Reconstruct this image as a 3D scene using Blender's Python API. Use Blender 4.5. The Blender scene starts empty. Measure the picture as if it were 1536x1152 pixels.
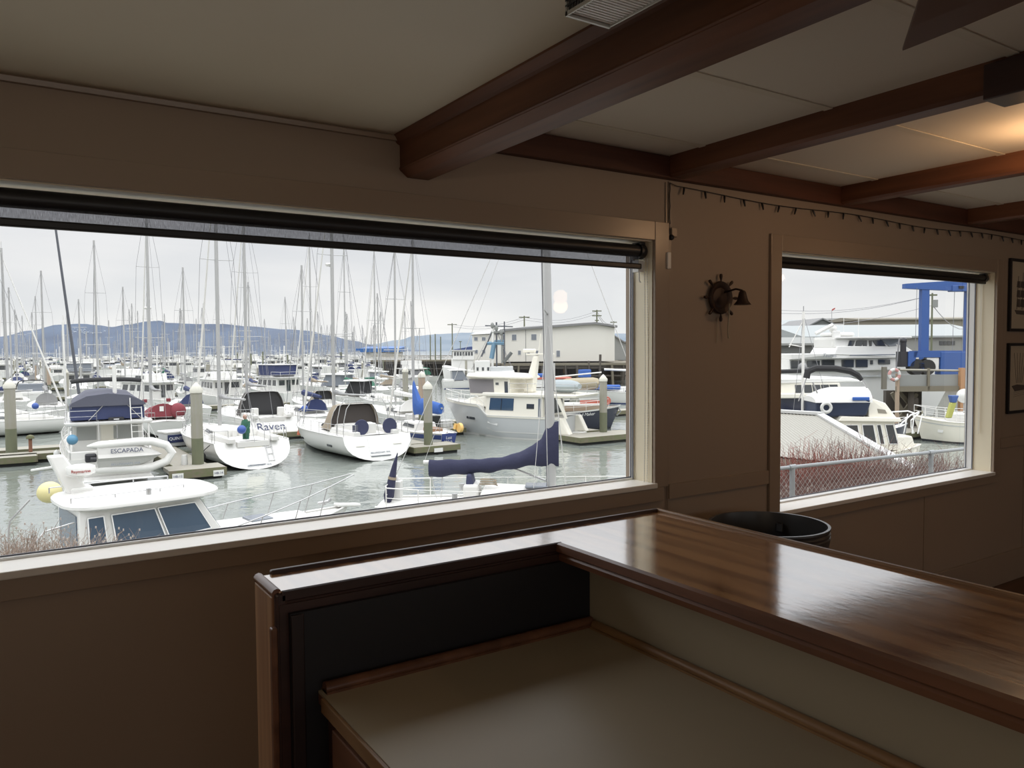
import bpy, bmesh, math, random
from mathutils import Vector, Matrix
import numpy as np
random.seed(7)
SC = bpy.context.scene
COL = SC.collection

# ------------------------------------------------------------------ camera
F = 1167.0                       # focal length in pixels of the 1536 x 1152 frame
YAW, PIT, ROL = math.radians(33.15), math.radians(2.55), math.radians(-0.40)
EYE = Vector((0, 0, 1.62))
_f = Vector((math.sin(YAW)*math.cos(PIT), math.cos(YAW)*math.cos(PIT), -math.sin(PIT)))
_r0 = Vector((math.cos(YAW), -math.sin(YAW), 0)); _u0 = _r0.cross(_f)
_r = _r0*math.cos(ROL) + _u0*math.sin(ROL)
_u = -_r0*math.sin(ROL) + _u0*math.cos(ROL)
cd = bpy.data.cameras.new('camera'); cam = bpy.data.objects.new('camera', cd); COL.objects.link(cam)
cam.matrix_world = Matrix(((_r.x, _u.x, -_f.x, EYE.x), (_r.y, _u.y, -_f.y, EYE.y), (_r.z, _u.z, -_f.z, EYE.z), (0, 0, 0, 1)))
cd.sensor_width = 36; cd.lens = 36*F/1536; cd.clip_start = 0.05; cd.clip_end = 20000
SC.camera = cam
# ------------------------------------------------------------------ view, sky
SC.view_settings.view_transform = 'Standard'; SC.view_settings.look = 'None'
SC.view_settings.exposure = 0.08; SC.view_settings.gamma = 1.0; SC.view_settings.use_curve_mapping = False
SC.cycles.use_denoising = True
SC.cycles.max_bounces = 10; SC.cycles.diffuse_bounces = 5; SC.cycles.glossy_bounces = 4
SC.cycles.transparent_max_bounces = 24; SC.cycles.sample_clamp_indirect = 4.0
SC.cycles.caustics_reflective = False; SC.cycles.caustics_refractive = False
wd = bpy.data.worlds.new('overcast_sky'); SC.world = wd; wd.use_nodes = True
nt = wd.node_tree; nt.nodes.clear()
def wn(t, **k):
    n = nt.nodes.new(t)
    for a, v in k.items(): setattr(n, a, v)
    return n
tc = wn('ShaderNodeTexCoord'); sp = wn('ShaderNodeSeparateXYZ'); nt.links.new(tc.outputs['Generated'], sp.inputs[0])
mp = wn('ShaderNodeMapping'); mp.inputs['Scale'].default_value = (1.3, 1.3, 5.5); nt.links.new(tc.outputs['Generated'], mp.inputs[0])
nz = wn('ShaderNodeTexNoise'); nz.inputs['Scale'].default_value = 2.1; nz.inputs['Detail'].default_value = 4; nz.inputs['Roughness'].default_value = .45
nt.links.new(mp.outputs[0], nz.inputs['Vector'])
cl = wn('ShaderNodeValToRGB'); cl.color_ramp.elements[0].position = .36; cl.color_ramp.elements[0].color = (.68, .70, .73, 1)
cl.color_ramp.elements[1].position = .66; cl.color_ramp.elements[1].color = (.83, .83, .835, 1); nt.links.new(nz.outputs['Fac'], cl.inputs[0])
gr = wn('ShaderNodeValToRGB'); e = gr.color_ramp.elements   # brightness with height: pale band at the horizon, brighter overhead
e[0].position = 0.0; e[0].color = (1.22, 1.20, 1.15, 1); e[1].position = 1.0; e[1].color = (3.9, 3.9, 3.9, 1)
for p, c in ((.05, (1.13, 1.12, 1.09, 1)), (.17, (1.0, 1.0, 1.01, 1)), (.32, (1.7, 1.7, 1.7, 1)), (.55, (3.1, 3.1, 3.1, 1))):
    q = e.new(p); q.color = c
nt.links.new(sp.outputs['Z'], gr.inputs[0])
mx = wn('ShaderNodeMix', data_type='RGBA', blend_type='MULTIPLY'); mx.inputs[0].default_value = 1
nt.links.new(cl.outputs[0], mx.inputs[6]); nt.links.new(gr.outputs[0], mx.inputs[7])
bg = wn('ShaderNodeBackground'); bg.inputs['Strength'].default_value = 1.0
nt.links.new(mx.outputs[2], bg.inputs[0]); wo = wn('ShaderNodeOutputWorld'); nt.links.new(bg.outputs[0], wo.inputs[0])

def area(name, loc, rot, sx, sy, portal=False, power=10, color=(1, 1, 1)):
    ld = bpy.data.lights.new(name, 'AREA'); ld.shape = 'RECTANGLE'; ld.size = sx; ld.size_y = sy; ld.energy = power; ld.color = color
    lo = bpy.data.objects.new(name, ld); COL.objects.link(lo); lo.location = loc; lo.rotation_euler = rot
    if portal: ld.cycles.is_portal = True
    return lo
WY = 2.75                         # inner face of the window wall; its outer face is at WY + WT
WT = 0.19
area('portal', (.7, WY+.16, 1.555), (math.radians(-90), 0, 0), 3.8, 1.17, True)
area('portal', (4.70, WY+.16, 1.43), (math.radians(-90), 0, 0), 2.34, 1.42, True)

# ------------------------------------------------------------------ pixel helpers and world frame of the harbour
def ray(px, py): return _r*((px-768)/F) - _u*((py-576)/F) + _f
WZ = -4.38                        # water level
def gp(px, py, z=WZ):             # the point at height z that the pixel looks at
    d = ray(px, py); return EYE + d*((z-EYE.z)/d.z)
def dp(px, py, depth): return EYE + ray(px, py)*depth
def yp(px, py, Y=WY): d = ray(px, py); return EYE + d*(Y/d.y)
def horizon(px): return 529 - .0068*px
def gz(px, depth, z):             # the point at depth in pixel column px, at height z
    a = dp(px, 400, depth); b = dp(px, 700, depth); t = (z-a.z)/(b.z-a.z); return a.lerp(b, t)

# ------------------------------------------------------------------ materials
MATS = {}
def mat(name, col=(.8, .8, .8), rough=.5, metal=0.0, spec=.5, noise=None, bump=None, coat=0, emit=None, trans=0, alpha=1):
    if name in MATS: return MATS[name]
    m = bpy.data.materials.new(name); m.use_nodes = True; t = m.node_tree; b = t.nodes['Principled BSDF']
    b.inputs['Base Color'].default_value = (*col, 1); b.inputs['Roughness'].default_value = rough
    b.inputs['Metallic'].default_value = metal; b.inputs['Specular IOR Level'].default_value = spec
    b.inputs['Coat Weight'].default_value = coat; b.inputs['Coat Roughness'].default_value = .08
    if emit: b.inputs['Emission Color'].default_value = (*emit[0], 1); b.inputs['Emission Strength'].default_value = emit[1]
    tcn = t.nodes.new('ShaderNodeTexCoord')
    if noise:                     # (scale xyz, second colour, detail, lo, hi)
        sc_, c2, det, lo, hi = noise
        mpn = t.nodes.new('ShaderNodeMapping'); mpn.inputs['Scale'].default_value = sc_
        t.links.new(tcn.outputs['Object'], mpn.inputs[0])
        n = t.nodes.new('ShaderNodeTexNoise'); n.inputs['Scale'].default_value = 1; n.inputs['Detail'].default_value = det
        t.links.new(mpn.outputs[0], n.inputs['Vector'])
        r = t.nodes.new('ShaderNodeValToRGB'); r.color_ramp.elements[0].position = lo; r.color_ramp.elements[1].position = hi
        r.color_ramp.elements[0].color = (*col, 1); r.color_ramp.elements[1].color = (*c2, 1)
        t.links.new(n.outputs['Fac'], r.inputs[0]); t.links.new(r.outputs[0], b.inputs['Base Color'])
    if bump:                      # (scale xyz, strength, distance)
        mpb = t.nodes.new('ShaderNodeMapping'); mpb.inputs['Scale'].default_value = bump[0]
        t.links.new(tcn.outputs['Object'], mpb.inputs[0])
        n2 = t.nodes.new('ShaderNodeTexNoise'); n2.inputs['Scale'].default_value = 1; n2.inputs['Detail'].default_value = 4
        t.links.new(mpb.outputs[0], n2.inputs['Vector'])
        bp = t.nodes.new('ShaderNodeBump'); bp.inputs['Strength'].default_value = bump[1]; bp.inputs['Distance'].default_value = bump[2]
        t.links.new(n2.outputs['Fac'], bp.inputs['Height']); t.links.new(bp.outputs[0], b.inputs['Normal'])
    MATS[name] = m
    return m
def thin_glass(name, tint=(1, 1, 1), refl=.06):
    m = bpy.data.materials.new(name); m.use_nodes = True; t = m.node_tree; t.nodes.clear()
    tr = t.nodes.new('ShaderNodeBsdfTransparent'); tr.inputs[0].default_value = (*tint, 1)
    gl = t.nodes.new('ShaderNodeBsdfGlossy'); gl.inputs['Roughness'].default_value = .02
    fr = t.nodes.new('ShaderNodeFresnel'); fr.inputs[0].default_value = 1.35
    mxs = t.nodes.new('ShaderNodeMixShader'); o = t.nodes.new('ShaderNodeOutputMaterial')
    t.links.new(fr.outputs[0], mxs.inputs[0]); t.links.new(tr.outputs[0], mxs.inputs[1]); t.links.new(gl.outputs[0], mxs.inputs[2])
    t.links.new(mxs.outputs[0], o.inputs[0]); MATS[name] = m
    return m

# ------------------------------------------------------------------ mesh builder
class MB:
    def __init__(s): s.v = []; s.f = []; s.mi = []
    def add(s, vs, fs, mi=0):
        k = len(s.v); s.v += [tuple(p) for p in vs]
        for f in fs: s.f.append(tuple(k+i for i in f)); s.mi.append(mi)
        return s
    def box(s, x0, x1, y0, y1, z0, z1, mi=0):
        return s.add([(x0, y0, z0), (x1, y0, z0), (x1, y1, z0), (x0, y1, z0), (x0, y0, z1), (x1, y0, z1), (x1, y1, z1), (x0, y1, z1)],
                     [(3, 2, 1, 0), (4, 5, 6, 7), (0, 1, 5, 4), (1, 2, 6, 5), (2, 3, 7, 6), (3, 0, 4, 7)], mi)
    def hexa(s, b, t, mi=0):      # bottom 4 and top 4 points
        return s.add(list(b)+list(t), [(3, 2, 1, 0), (4, 5, 6, 7), (0, 1, 5, 4), (1, 2, 6, 5), (2, 3, 7, 6), (3, 0, 4, 7)], mi)
    def bar(s, a, b, w, h=None, mi=0):
        a, b = Vector(a), Vector(b); h = h or w; d = (b-a).normalized()
        up = Vector((0, 0, 1)) if abs(d.z) < .95 else Vector((1, 0, 0))
        x = d.cross(up).normalized()*(w/2); y = x.cross(d).normalized()*(h/2)
        return s.hexa([a-x-y, a+x-y, a+x+y, a-x+y], [b-x-y, b+x-y, b+x+y, b-x+y], mi)
    def tube(s, pts, r, n=6, mi=0, close=False):
        pts = [Vector(p) for p in pts]; N = len(pts); rr = r if isinstance(r, (list, tuple)) else [r]*N
        vs = []; ref = None
        for i, p in enumerate(pts):
            if close: d = pts[(i+1) % N]-pts[i-1]
            else: d = pts[min(i+1, N-1)]-pts[max(i-1, 0)]
            d = d.normalized() if d.length > 1e-9 else Vector((0, 0, 1))
            if ref is None:
                ref = Vector((0, 0, 1)) if abs(d.z) < .9 else Vector((1, 0, 0))
            x = (ref - d*ref.dot(d))
            x = x.normalized() if x.length > 1e-6 else d.orthogonal().normalized()
            ref = x; y = d.cross(x)
            for j in range(n):
                a = 2*math.pi*j/n; vs.append(p + x*(math.cos(a)*rr[i]) + y*(math.sin(a)*rr[i]))
        fs = []
        M = N if close else N-1
        for i in range(M):
            for j in range(n):
                a = i*n+j; b = i*n+(j+1) % n; i2 = (i+1) % N
                fs.append((a, b, i2*n+(j+1) % n, i2*n+j))
        if not close:
            fs.append(tuple(range(n-1, -1, -1))); fs.append(tuple((N-1)*n+j for j in range(n)))
        return s.add(vs, fs, mi)
    def loft(s, rings, mi=0, cap=True, closed=True):
        n = len(rings[0]); vs = [p for r in rings for p in r]; fs = []
        m = n if closed else n-1
        for i in range(len(rings)-1):
            for j in range(m): fs.append((i*n+j, i*n+(j+1) % n, (i+1)*n+(j+1) % n, (i+1)*n+j))
        if cap: fs.append(tuple(range(n-1, -1, -1))); fs.append(tuple((len(rings)-1)*n+j for j in range(n)))
        return s.add(vs, fs, mi)
    def lathe(s, prof, c=(0, 0, 0), n=20, mi=0, axis='z'):
        rings = []
        for r, z in prof:
            ring = []
            for j in range(n):
                a = 2*math.pi*j/n; q = (math.cos(a)*r, math.sin(a)*r, z)
                if axis == 'y': q = (q[0], q[2], q[1])
                if axis == 'x': q = (q[2], q[0], q[1])
                ring.append((q[0]+c[0], q[1]+c[1], q[2]+c[2]))
            rings.append(ring)
        return s.loft(rings, mi)
    def prism(s, poly, a, b, plane='xz', mi=0):   # 2D polygon extruded between a and b along the missing axis
        def P(p, k):
            return {'xz': (p[0], k, p[1]), 'xy': (p[0], p[1], k), 'yz': (k, p[0], p[1])}[plane]
        n = len(poly); vs = [P(p, a) for p in poly]+[P(p, b) for p in poly]
        fs = [tuple(range(n)), tuple(range(2*n-1, n-1, -1))]+[(i, n+i, n+(i+1) % n, (i+1) % n) for i in range(n)]
        return s.add(vs, fs, mi)
    def sphere(s, c, r, n=12, m=8, sz=1, mi=0):
        c = Vector(c); prof = [(max(.001, math.sin(math.pi*i/m))*r, -math.cos(math.pi*i/m)*r*sz) for i in range(m+1)]
        return s.lathe(prof, c, n, mi)
    def build(s, name, m, parent=None, smooth=False, bevel=0, fix=True, sub=0):
        me = bpy.data.meshes.new(name); me.from_pydata(s.v, [], s.f)
        ms = m if isinstance(m, (list, tuple)) else [m]
        for q in ms: me.materials.append(q if not isinstance(q, str) else MATS[q])
        if len(ms) > 1:
            for p, i in zip(me.polygons, s.mi): p.material_index = i
        if fix:
            b = bmesh.new(); b.from_mesh(me); bmesh.ops.recalc_face_normals(b, faces=b.faces); b.to_mesh(me); b.free()
        if smooth:
            for p in me.polygons: p.use_smooth = True
            try: me.set_sharp_from_angle(angle=math.radians(38))
            except Exception: pass
        o = bpy.data.objects.new(name, me); COL.objects.link(o)
        if bevel:
            k = o.modifiers.new('bevel', 'BEVEL'); k.width = bevel; k.segments = 2; k.limit_method = 'ANGLE'; k.angle_limit = math.radians(40)
        if sub:
            k = o.modifiers.new('sub', 'SUBSURF'); k.levels = sub; k.render_levels = sub
        if parent: o.parent = parent
        return o
def tag(o, label=None, cat=None, group=None, kind=None):
    if label: o['label'] = label
    if cat: o['category'] = cat
    if group: o['group'] = group
    if kind: o['kind'] = kind
    return o
def empty(name, loc=(0, 0, 0), rz=0, label=None, cat=None, group=None, kind=None):
    o = bpy.data.objects.new(name, None); COL.objects.link(o); o.location = loc; o.rotation_euler = (0, 0, rz); o.empty_display_size = .1
    return tag(o, label, cat, group, kind)
def struct(name, mb, m, parent=None, **k):
    o = mb.build(name, m, parent, **k)
    if parent is None: o['kind'] = 'structure'
    return o
def copy_tree(o, parent=None):
    c = o.copy(); COL.objects.link(c)
    if parent: c.parent = parent
    for ch in list(o.children): copy_tree(ch, c)
    return c
def text(s, size, m, parent, loc, rot, name='lettering', ext=.003, shear=0, align='CENTER', scale=(1, 1, 1)):
    cu = bpy.data.curves.new(name, 'FONT'); cu.body = s; cu.size = size; cu.extrude = ext; cu.align_x = align; cu.align_y = 'CENTER'; cu.shear = shear
    t_ = bpy.data.objects.new('tmp', cu); me = bpy.data.meshes.new_from_object(t_); bpy.data.objects.remove(t_); me.materials.clear(); me.materials.append(MATS[m])
    o = bpy.data.objects.new(name, me); COL.objects.link(o)
    o.parent = parent; o.location = loc; o.rotation_euler = rot; o.scale = scale
    return o
# ================================================================== materials of the room
mat('wall_paint', (.36, .285, .22), .55, noise=((.8, .8, .8), (.34, .265, .20), 3, .3, .7))
mat('trim_paint', (.345, .27, .205), .28)
mat('sill_paint', (.86, .83, .77), .35); mat('jamb_paint', (.84, .76, .58), .4)
mat('ceiling_white', (.74, .69, .55), .45, noise=((1.2, 1.2, 1.2), (.69, .63, .49), 2, .3, .7))
mat('ceiling_tile', (.70, .64, .53), .7, bump=((60, 60, 60), .05, .002))
mat('beam_wood', (.12, .045, .026), .5, spec=.3, noise=((1.5, 22, 22), (.070, .028, .017), 4, .35, .7))
mat('beam_wood_long', (.17, .070, .036), .48, spec=.3, noise=((22, 1.5, 22), (.10, .040, .022), 4, .35, .7))
mat('seam', (.66, .60, .48), .6)
mat('floor_wood', (.13, .06, .03), .4, noise=((1.2, 14, 1), (.08, .04, .02), 4, .3, .7))
mat('dark_wood', (.055, .025, .02), .4, noise=((3, 3, 20), (.03, .014, .012), 4, .3, .7))
mat('side_wood', (.42, .24, .12), .45, noise=((30, 30, 1.2), (.22, .10, .05), 3, .3, .7))
mat('edge_wood', (.19, .085, .045), .4, noise=((16, 2.5, 16), (.10, .042, .024), 4, .35, .7), coat=.2)
mat('pine_trim', (.33, .20, .10), .4, noise=((20, 3, 20), (.22, .12, .055), 4, .3, .7))
mat('laminate', (.42, .36, .26), .42, noise=((3, 3, 3), (.38, .325, .235), 3, .3, .7), bump=((25, 25, 25), .06, .001))
mat('panel_cream', (.40, .36, .27), .5)
mat('black_panel', (.012, .012, .016), .55)
mat('fan_wood', (.13, .065, .04), .5); mat('black_wood', (.022, .012, .012), .5); mat('black_plastic', (.018, .018, .020), .4)
mat('bin_plastic', (.045, .045, .048), .35, noise=((4, 4, 4), (.06, .06, .06), 3, .3, .7))
mat('vinyl_white', (.84, .84, .83), .3)
mat('seal_gray', (.12, .13, .16), .5)
mat('cord_white', (.75, .72, .65), .5)
mat('bronze', (.040, .022, .016), .5, metal=.3)
mat('paper', (.50, .44, .34), .6)
mat('ink', (.10, .08, .07), .7)
mat('cardboard', (.45, .40, .30), .7)
mat('lamp_metal', (.55, .55, .52), .35, metal=.4)
# varnished bar top: grain plus fine scratches
m = mat('bar_varnish', (.56, .29, .12), .17, spec=.5, noise=((24, 1.3, 1), (.21, .085, .034), 5, .40, .60))
t = m.node_tree; b = t.nodes['Principled BSDF']; tcn = t.nodes['Texture Coordinate']
mpb = t.nodes.new('ShaderNodeMapping'); mpb.inputs['Scale'].default_value = (70, 22, 1); t.links.new(tcn.outputs['Object'], mpb.inputs[0])
n2 = t.nodes.new('ShaderNodeTexNoise'); n2.inputs['Scale'].default_value = 1; n2.inputs['Detail'].default_value = 6; t.links.new(mpb.outputs[0], n2.inputs['Vector'])
bp = t.nodes.new('ShaderNodeBump'); bp.inputs['Strength'].default_value = .13; bp.inputs['Distance'].default_value = .0010
t.links.new(n2.outputs['Fac'], bp.inputs['Height']); t.links.new(bp.outputs[0], b.inputs['Normal'])
rr = t.nodes.new('ShaderNodeMapRange'); rr.inputs['To Min'].default_value = .06; rr.inputs['To Max'].default_value = .17; b.inputs['IOR'].default_value = 3.0; b.inputs['Coat Weight'].default_value = 1.0; b.inputs['Coat IOR'].default_value = 2.4; b.inputs['Coat Roughness'].default_value = .10; t.links.new(bp.outputs[0], b.inputs['Coat Normal'])
t.links.new(n2.outputs['Fac'], rr.inputs[0]); t.links.new(rr.outputs[0], b.inputs['Roughness'])
thin_glass('window_glass', (.98, .985, .985))
# woven shade cloth, lets part of the light through
m = bpy.data.materials.new('shade_mesh'); m.use_nodes = True; t = m.node_tree; t.nodes.clear(); MATS['shade_mesh'] = m
tr = t.nodes.new('ShaderNodeBsdfTransparent'); tr.inputs[0].default_value = (.84, .84, .86, 1)
df = t.nodes.new('ShaderNodeBsdfDiffuse'); df.inputs[0].default_value = (.05, .05, .06, 1)
tcn = t.nodes.new('ShaderNodeTexCoord'); mpb = t.nodes.new('ShaderNodeMapping'); mpb.inputs['Scale'].default_value = (420, 1, 60)
n2 = t.nodes.new('ShaderNodeTexNoise'); n2.inputs['Scale'].default_value = 1; n2.inputs['Detail'].default_value = 2
rr = t.nodes.new('ShaderNodeMapRange'); rr.inputs['From Min'].default_value = .3; rr.inputs['From Max'].default_value = .7; rr.inputs['To Min'].default_value = .36; rr.inputs['To Max'].default_value = .52
mxs = t.nodes.new('ShaderNodeMixShader'); o = t.nodes.new('ShaderNodeOutputMaterial')
t.links.new(tcn.outputs['Object'], mpb.inputs[0]); t.links.new(mpb.outputs[0], n2.inputs['Vector']); t.links.new(n2.outputs['Fac'], rr.inputs[0])
t.links.new(rr.outputs[0], mxs.inputs[0]); t.links.new(tr.outputs[0], mxs.inputs[1]); t.links.new(df.outputs[0], mxs.inputs[2]); t.links.new(mxs.outputs[0], o.inputs[0])

# ================================================================== room shell
FZ = -.11; RX0, RX1, RY0 = -2.6, 9.0, -3.6
CL, CR = 2.436, 2.53                 # the two ceiling heights, left and right of the big beam
W1 = (-1.2, 2.60, .97, 2.131); W2 = (3.53, 5.87, .722, 2.138)
w = MB()
for x0, x1, z0, z1 in ((RX0, W1[0], FZ, 2.7), (W1[0], W1[1], FZ, W1[2]), (W1[0], W1[1], W1[3], 2.7), (W1[1], W2[0], FZ, 2.7),
                       (W2[0], W2[1], FZ, W2[2]), (W2[0], W2[1], W2[3], 2.7), (W2[1], RX1, FZ, 2.7)):
    w.box(x0, x1, WY, WY+WT, z0, z1)
struct('wall_north', w, 'wall_paint')
struct('wall_west', MB().box(RX0-.15, RX0, RY0, WY+WT, FZ, 2.7), 'wall_paint')
struct('wall_east', MB().box(RX1, RX1+.15, RY0, WY+WT, FZ, 2.7), 'wall_paint')
# the far side of the room behind the viewer, with two unseen openings sized to brighten the room
w = MB()
for x0, x1, z0, z1 in ((RX0, -2.0, FZ, 2.7), (-2.0, 3.0, FZ, .9), (-2.0, 3.0, 1.9, 2.7), (3.0, 4.0, FZ, 2.7), (4.0, 8.0, FZ, .9), (4.0, 8.0, 1.9, 2.7), (8.0, RX1, FZ, 2.7)):
    w.box(x0, x1, RY0-.15, RY0, z0, z1)
struct('wall_south', w, 'wall_paint')
area('portal', (.5, RY0-.1, 1.4), (math.radians(90), 0, 0), 5.0, 1.0, True)
area('portal', (6.0, RY0-.1, 1.4), (math.radians(90), 0, 0), 4.0, 1.0, True)
struct('floor', MB().box(RX0, RX1, RY0, WY, FZ-.1, FZ), 'floor_wood')
struct('ceiling_west', MB().box(RX0, 1.35, RY0, WY, CL, CL+.08), 'ceiling_white')
struct('ceiling_east', MB().box(1.35, RX1, RY0, WY, CR, CR+.08), 'ceiling_tile')
w = MB().box(RX0-.2, RX1+.2, RY0-.2, WY+WT+.25, 2.7, 2.8)
struct('roof_slab', w, 'wall_paint')
# thin raised joint strips of the right hand ceiling
w = MB()
for k, yy in enumerate((1.86, 1.21, .56, -.09, -.74, 2.5)):
    w.box(1.42, RX1, yy-.018, yy+.018, CR-.004, CR-.0005)
struct('trim_1', w, 'seam')
struct('trim_2', MB().prism([(WY, 2.413), (WY-.018, 2.413), (WY-.022, 2.428), (WY-.012, CL), (WY, CL)], RX0, 1.30, 'yz'), 'trim_paint')   # crown strip
# window casings, sill noses and aprons, chair rail, panel battens
def casing(n, W, tw, apron):
    x0, x1, z0, z1 = W; t_ = .018; c = MB()
    c.box(x0-tw, x0-.0005, WY-t_, WY, z0-.02, z1+.09); c.box(x1+.0005, x1+tw, WY-t_, WY, z0-.02, z1+.09); c.box(x0, x1, WY-t_, WY, z1+.0005, z1+.09)
    c.box(x0-.06, x1+.06, WY-t_, WY, apron, z0-.02)
    struct(n, c, 'trim_paint', bevel=.003)
casing('trim_3', W1, .092, .882); casing('trim_4', W2, .088, .645)
struct('trim_5', MB().box(2.70, 3.44, WY-.014, WY, .885, .957), 'trim_paint', bevel=.002)
struct('trim_6', MB().box(5.97, RX1, WY-.014, WY, .885, .957), 'trim_paint', bevel=.002)
w = MB()
for x in (2.702, 5.00, 6.35, 7.6): w.box(x, x+.012, WY-.004, WY, .10 if x != 2.702 else .1, .64 if x == 5.0 else .88)
w.box(2.700, 2.716, WY-.006, WY, .88, 2.42); w.box(-.9, -.888, WY-.004, WY, .1, .88)
struct('trim_7', w, 'trim_paint')
struct('baseboard_north', MB().box(RX0, RX1, WY-.016, WY, FZ, .114), 'trim_paint', bevel=.003)

def window(n, W, mull):
    x0, x1, z0, z1 = W; root = empty(n, ((x0+x1)/2, WY, z0), kind='structure'); ox, oz = -(x0+x1)/2, -z0; root.location = (-ox, WY, z0)
    L = lambda b: [((v[0]+ox), v[1]-WY, v[2]+oz) for v in b.v]
    def bb(mb, name, m, **k):
        mb.v = L(mb); return mb.build(name, m, root, **k)
    s = MB().box(x0-.012, x1+.012, WY-.026, WY+.13, z0-.022, z0+.003)
    bb(s, 'window_sill', 'sill_paint', bevel=.004)
    j = MB(); j.box(x0-.0004, x0+.004, WY, WY+.13, z0, z1); j.box(x1-.004, x1+.0004, WY, WY+.13, z0, z1); j.box(x0, x1, WY, WY+.13, z1-.004, z1+.0004)
    bb(j, 'window_jamb', 'jamb_paint')
    f = MB(); yf0, yf1 = WY+.125, WY+(.182 if mull else .152); fw = .012; yg = yf1-.012
    f.box(x0, x0+fw, yf0, yf1, z0, z1); f.box(x1-fw, x1, yf0, yf1, z0, z1); f.box(x0+fw, x1-fw, yf0, yf1, z0, z0+fw); f.box(x0+fw, x1-fw, yf0, yf1, z1-fw, z1)
    bb(f, 'window_frame', 'vinyl_white', bevel=.002)
    g = MB(); e_ = .003
    g.box(x0+fw, x0+fw+e_, yg-.003, yg+.002, z0+fw, z1-fw); g.box(x1-fw-e_, x1-fw, yg-.003, yg+.002, z0+fw, z1-fw)
    g.box(x0+fw, x1-fw, yg-.003, yg+.002, z0+fw, z0+fw+e_*1.5); g.box(x1-fw-.002, x1-fw+.0005, yf0-.003, yf0+.004, z0, z1)
    bb(g, 'window_seal', 'seal_gray')
    p = MB().add([(x0+fw*.5, yg, z0+fw*.5), (x1-fw*.5, yg, z0+fw*.5), (x1-fw*.5, yg, z1-fw*.5), (x0+fw*.5, yg, z1-fw*.5)], [(0, 1, 2, 3)])
    bb(p, 'window_pane', 'window_glass', fix=False)
    return root
window('window_1', W1, False); window('window_2', W2, True)

# ================================================================== roller shades
def shade(W, label, drop, r=.030, zt=None):
    x0, x1, z0, z1 = W; zc = z1-.014-r; yc = WY+.06
    root = empty('roller_shade', ((x0+x1)/2, yc, zc), label=label, cat='roller shade'); ox = -(x0+x1)/2
    h = (x1-x0)/2
    MB().lathe([(.001, -h+.05), (r, -h+.05), (r, h-.045), (.001, h-.045)], n=20, axis='x').build('roll', 'black_plastic', root, smooth=True)
    for s_, a in ((-1, -h+.006), (1, h-.044)):
        b_ = MB().lathe([(.001, 0), (r*1.25, 0), (r*1.3, .01), (r*1.3, .028), (r*1.1, .038), (.001, .038)], (a, 0, -.002), 20, axis='x')
        b_.box(a, a+.03, -r*.8, r*1.15, 0, r+.0135); b_.build('bracket', 'black_plastic', root, smooth=True)
    y = -r*.55
    MB().box(-h+.055, h-.05, y-.0006, y+.0006, -drop, 0).build('cloth', 'shade_mesh', root)
    MB().box(-h+.05, h-.034, y-.008, y+.008, -drop-.027, -drop).build('hem_bar', 'black_plastic', root, bevel=.006)
    return root, h, zc
sh1, h1, zc1 = shade(W1, 'black roller shade with a see-through mesh strip across the wide left window', .062)
sh2, h2, zc2 = shade(W2, 'black roller shade rolled almost fully up in the smaller right window', .018, r=.022)
def chain(root, xs, z0, z1, m, yo, beads=True, bulge=0):
    n = 90
    b = MB()
    for x in xs:
        pts = [(x+bulge*math.sin(math.pi*i/12)*1.0, yo, z0+(z1-z0)*i/12) for i in range(13)]
        if beads:
            for i in range(n):
                f_ = i/n; b.box(*(lambda c: (c[0]-.0018, c[0]+.0018, c[1]-.0018, c[1]+.0018, c[2]-.0036, c[2]+.0036))((x+bulge*math.sin(math.pi*f_), yo, z0+(z1-z0)*f_)))
        b.tube(pts, .0009, 4)
    if len(xs) == 2:
        xm = sum(xs)/2; rr_ = abs(xs[1]-xs[0])/2
        b.tube([(xm+rr_*math.cos(a), yo, z1-rr_*math.sin(a)*1.2) for a in [math.pi*i/8 for i in range(9)]], .0016, 4)
    return b.build('bead_chain', m, root)
chain(sh1, (h1-.012, h1-.030), -.04, -1.13, 'cord_white', -.035, bulge=.006)
chain(sh2, (h2-.012, h2-.028), -.02, -1.10, 'cord_white', .02)
# small wire cleat on the jamb under the left shade
MB().box(h1-.045, h1-.012, -.01, .03, -.10, -.045).tube([(h1-.03, 0, -.05), (h1-.03, 0, -.14), (h1-.022, 0, -.15)], .003).build('chain_guide', 'vinyl_white', sh1)

# ================================================================== ceiling beams
def beam(name, x0, x1, z0, zt, label, y0=RY0, y1=None, ch=.012, m='beam_wood_long', group=None):
    y1 = y1 or WY
    poly = [(x0, zt), (x0, z0+ch), (x0+ch, z0), (x1-ch, z0), (x1, z0+ch), (x1, zt)]
    o = MB().prism(poly, y0, y1, 'xz').build(name, m)
    return tag(o, label, 'beam', group)
bm = empty('ceiling_beam', (1.35, WY-.001, 2.282), label='big dark wooden beam with crown moulding, nearest of the ceiling beams', cat='beam')
ox, oz = 1.35, 2.282
MB().prism([(1.291-ox, 2.52-oz), (1.291-ox, .024), (1.322-ox, 0), (1.411-ox, 0), (1.411-ox, 2.528-oz)], RY0-WY, 0, 'xz').build('beam_body', 'beam_wood_long', bm)
MB().prism([(1.291-ox, 2.40-oz), (1.280-ox, 2.405-oz), (1.262-ox, 2.428-oz), (1.262-ox, 2.4355-oz), (1.291-ox, 2.4355-oz)], RY0-WY, 0, 'xz').build('crown_moulding', 'beam_wood_long', bm)
MB().prism([(1.291-ox, .026), (1.2875-ox, .030), (1.2895-ox, .036), (1.291-ox, .037)], RY0-WY, 0, 'xz').build('bead_moulding', 'beam_wood_long', bm)
beam('ceiling_beam', 2.668, 2.772, 2.43, CR, 'wooden ceiling beam in the middle, with a bracket block at its right end', y1=WY-.045)
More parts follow.
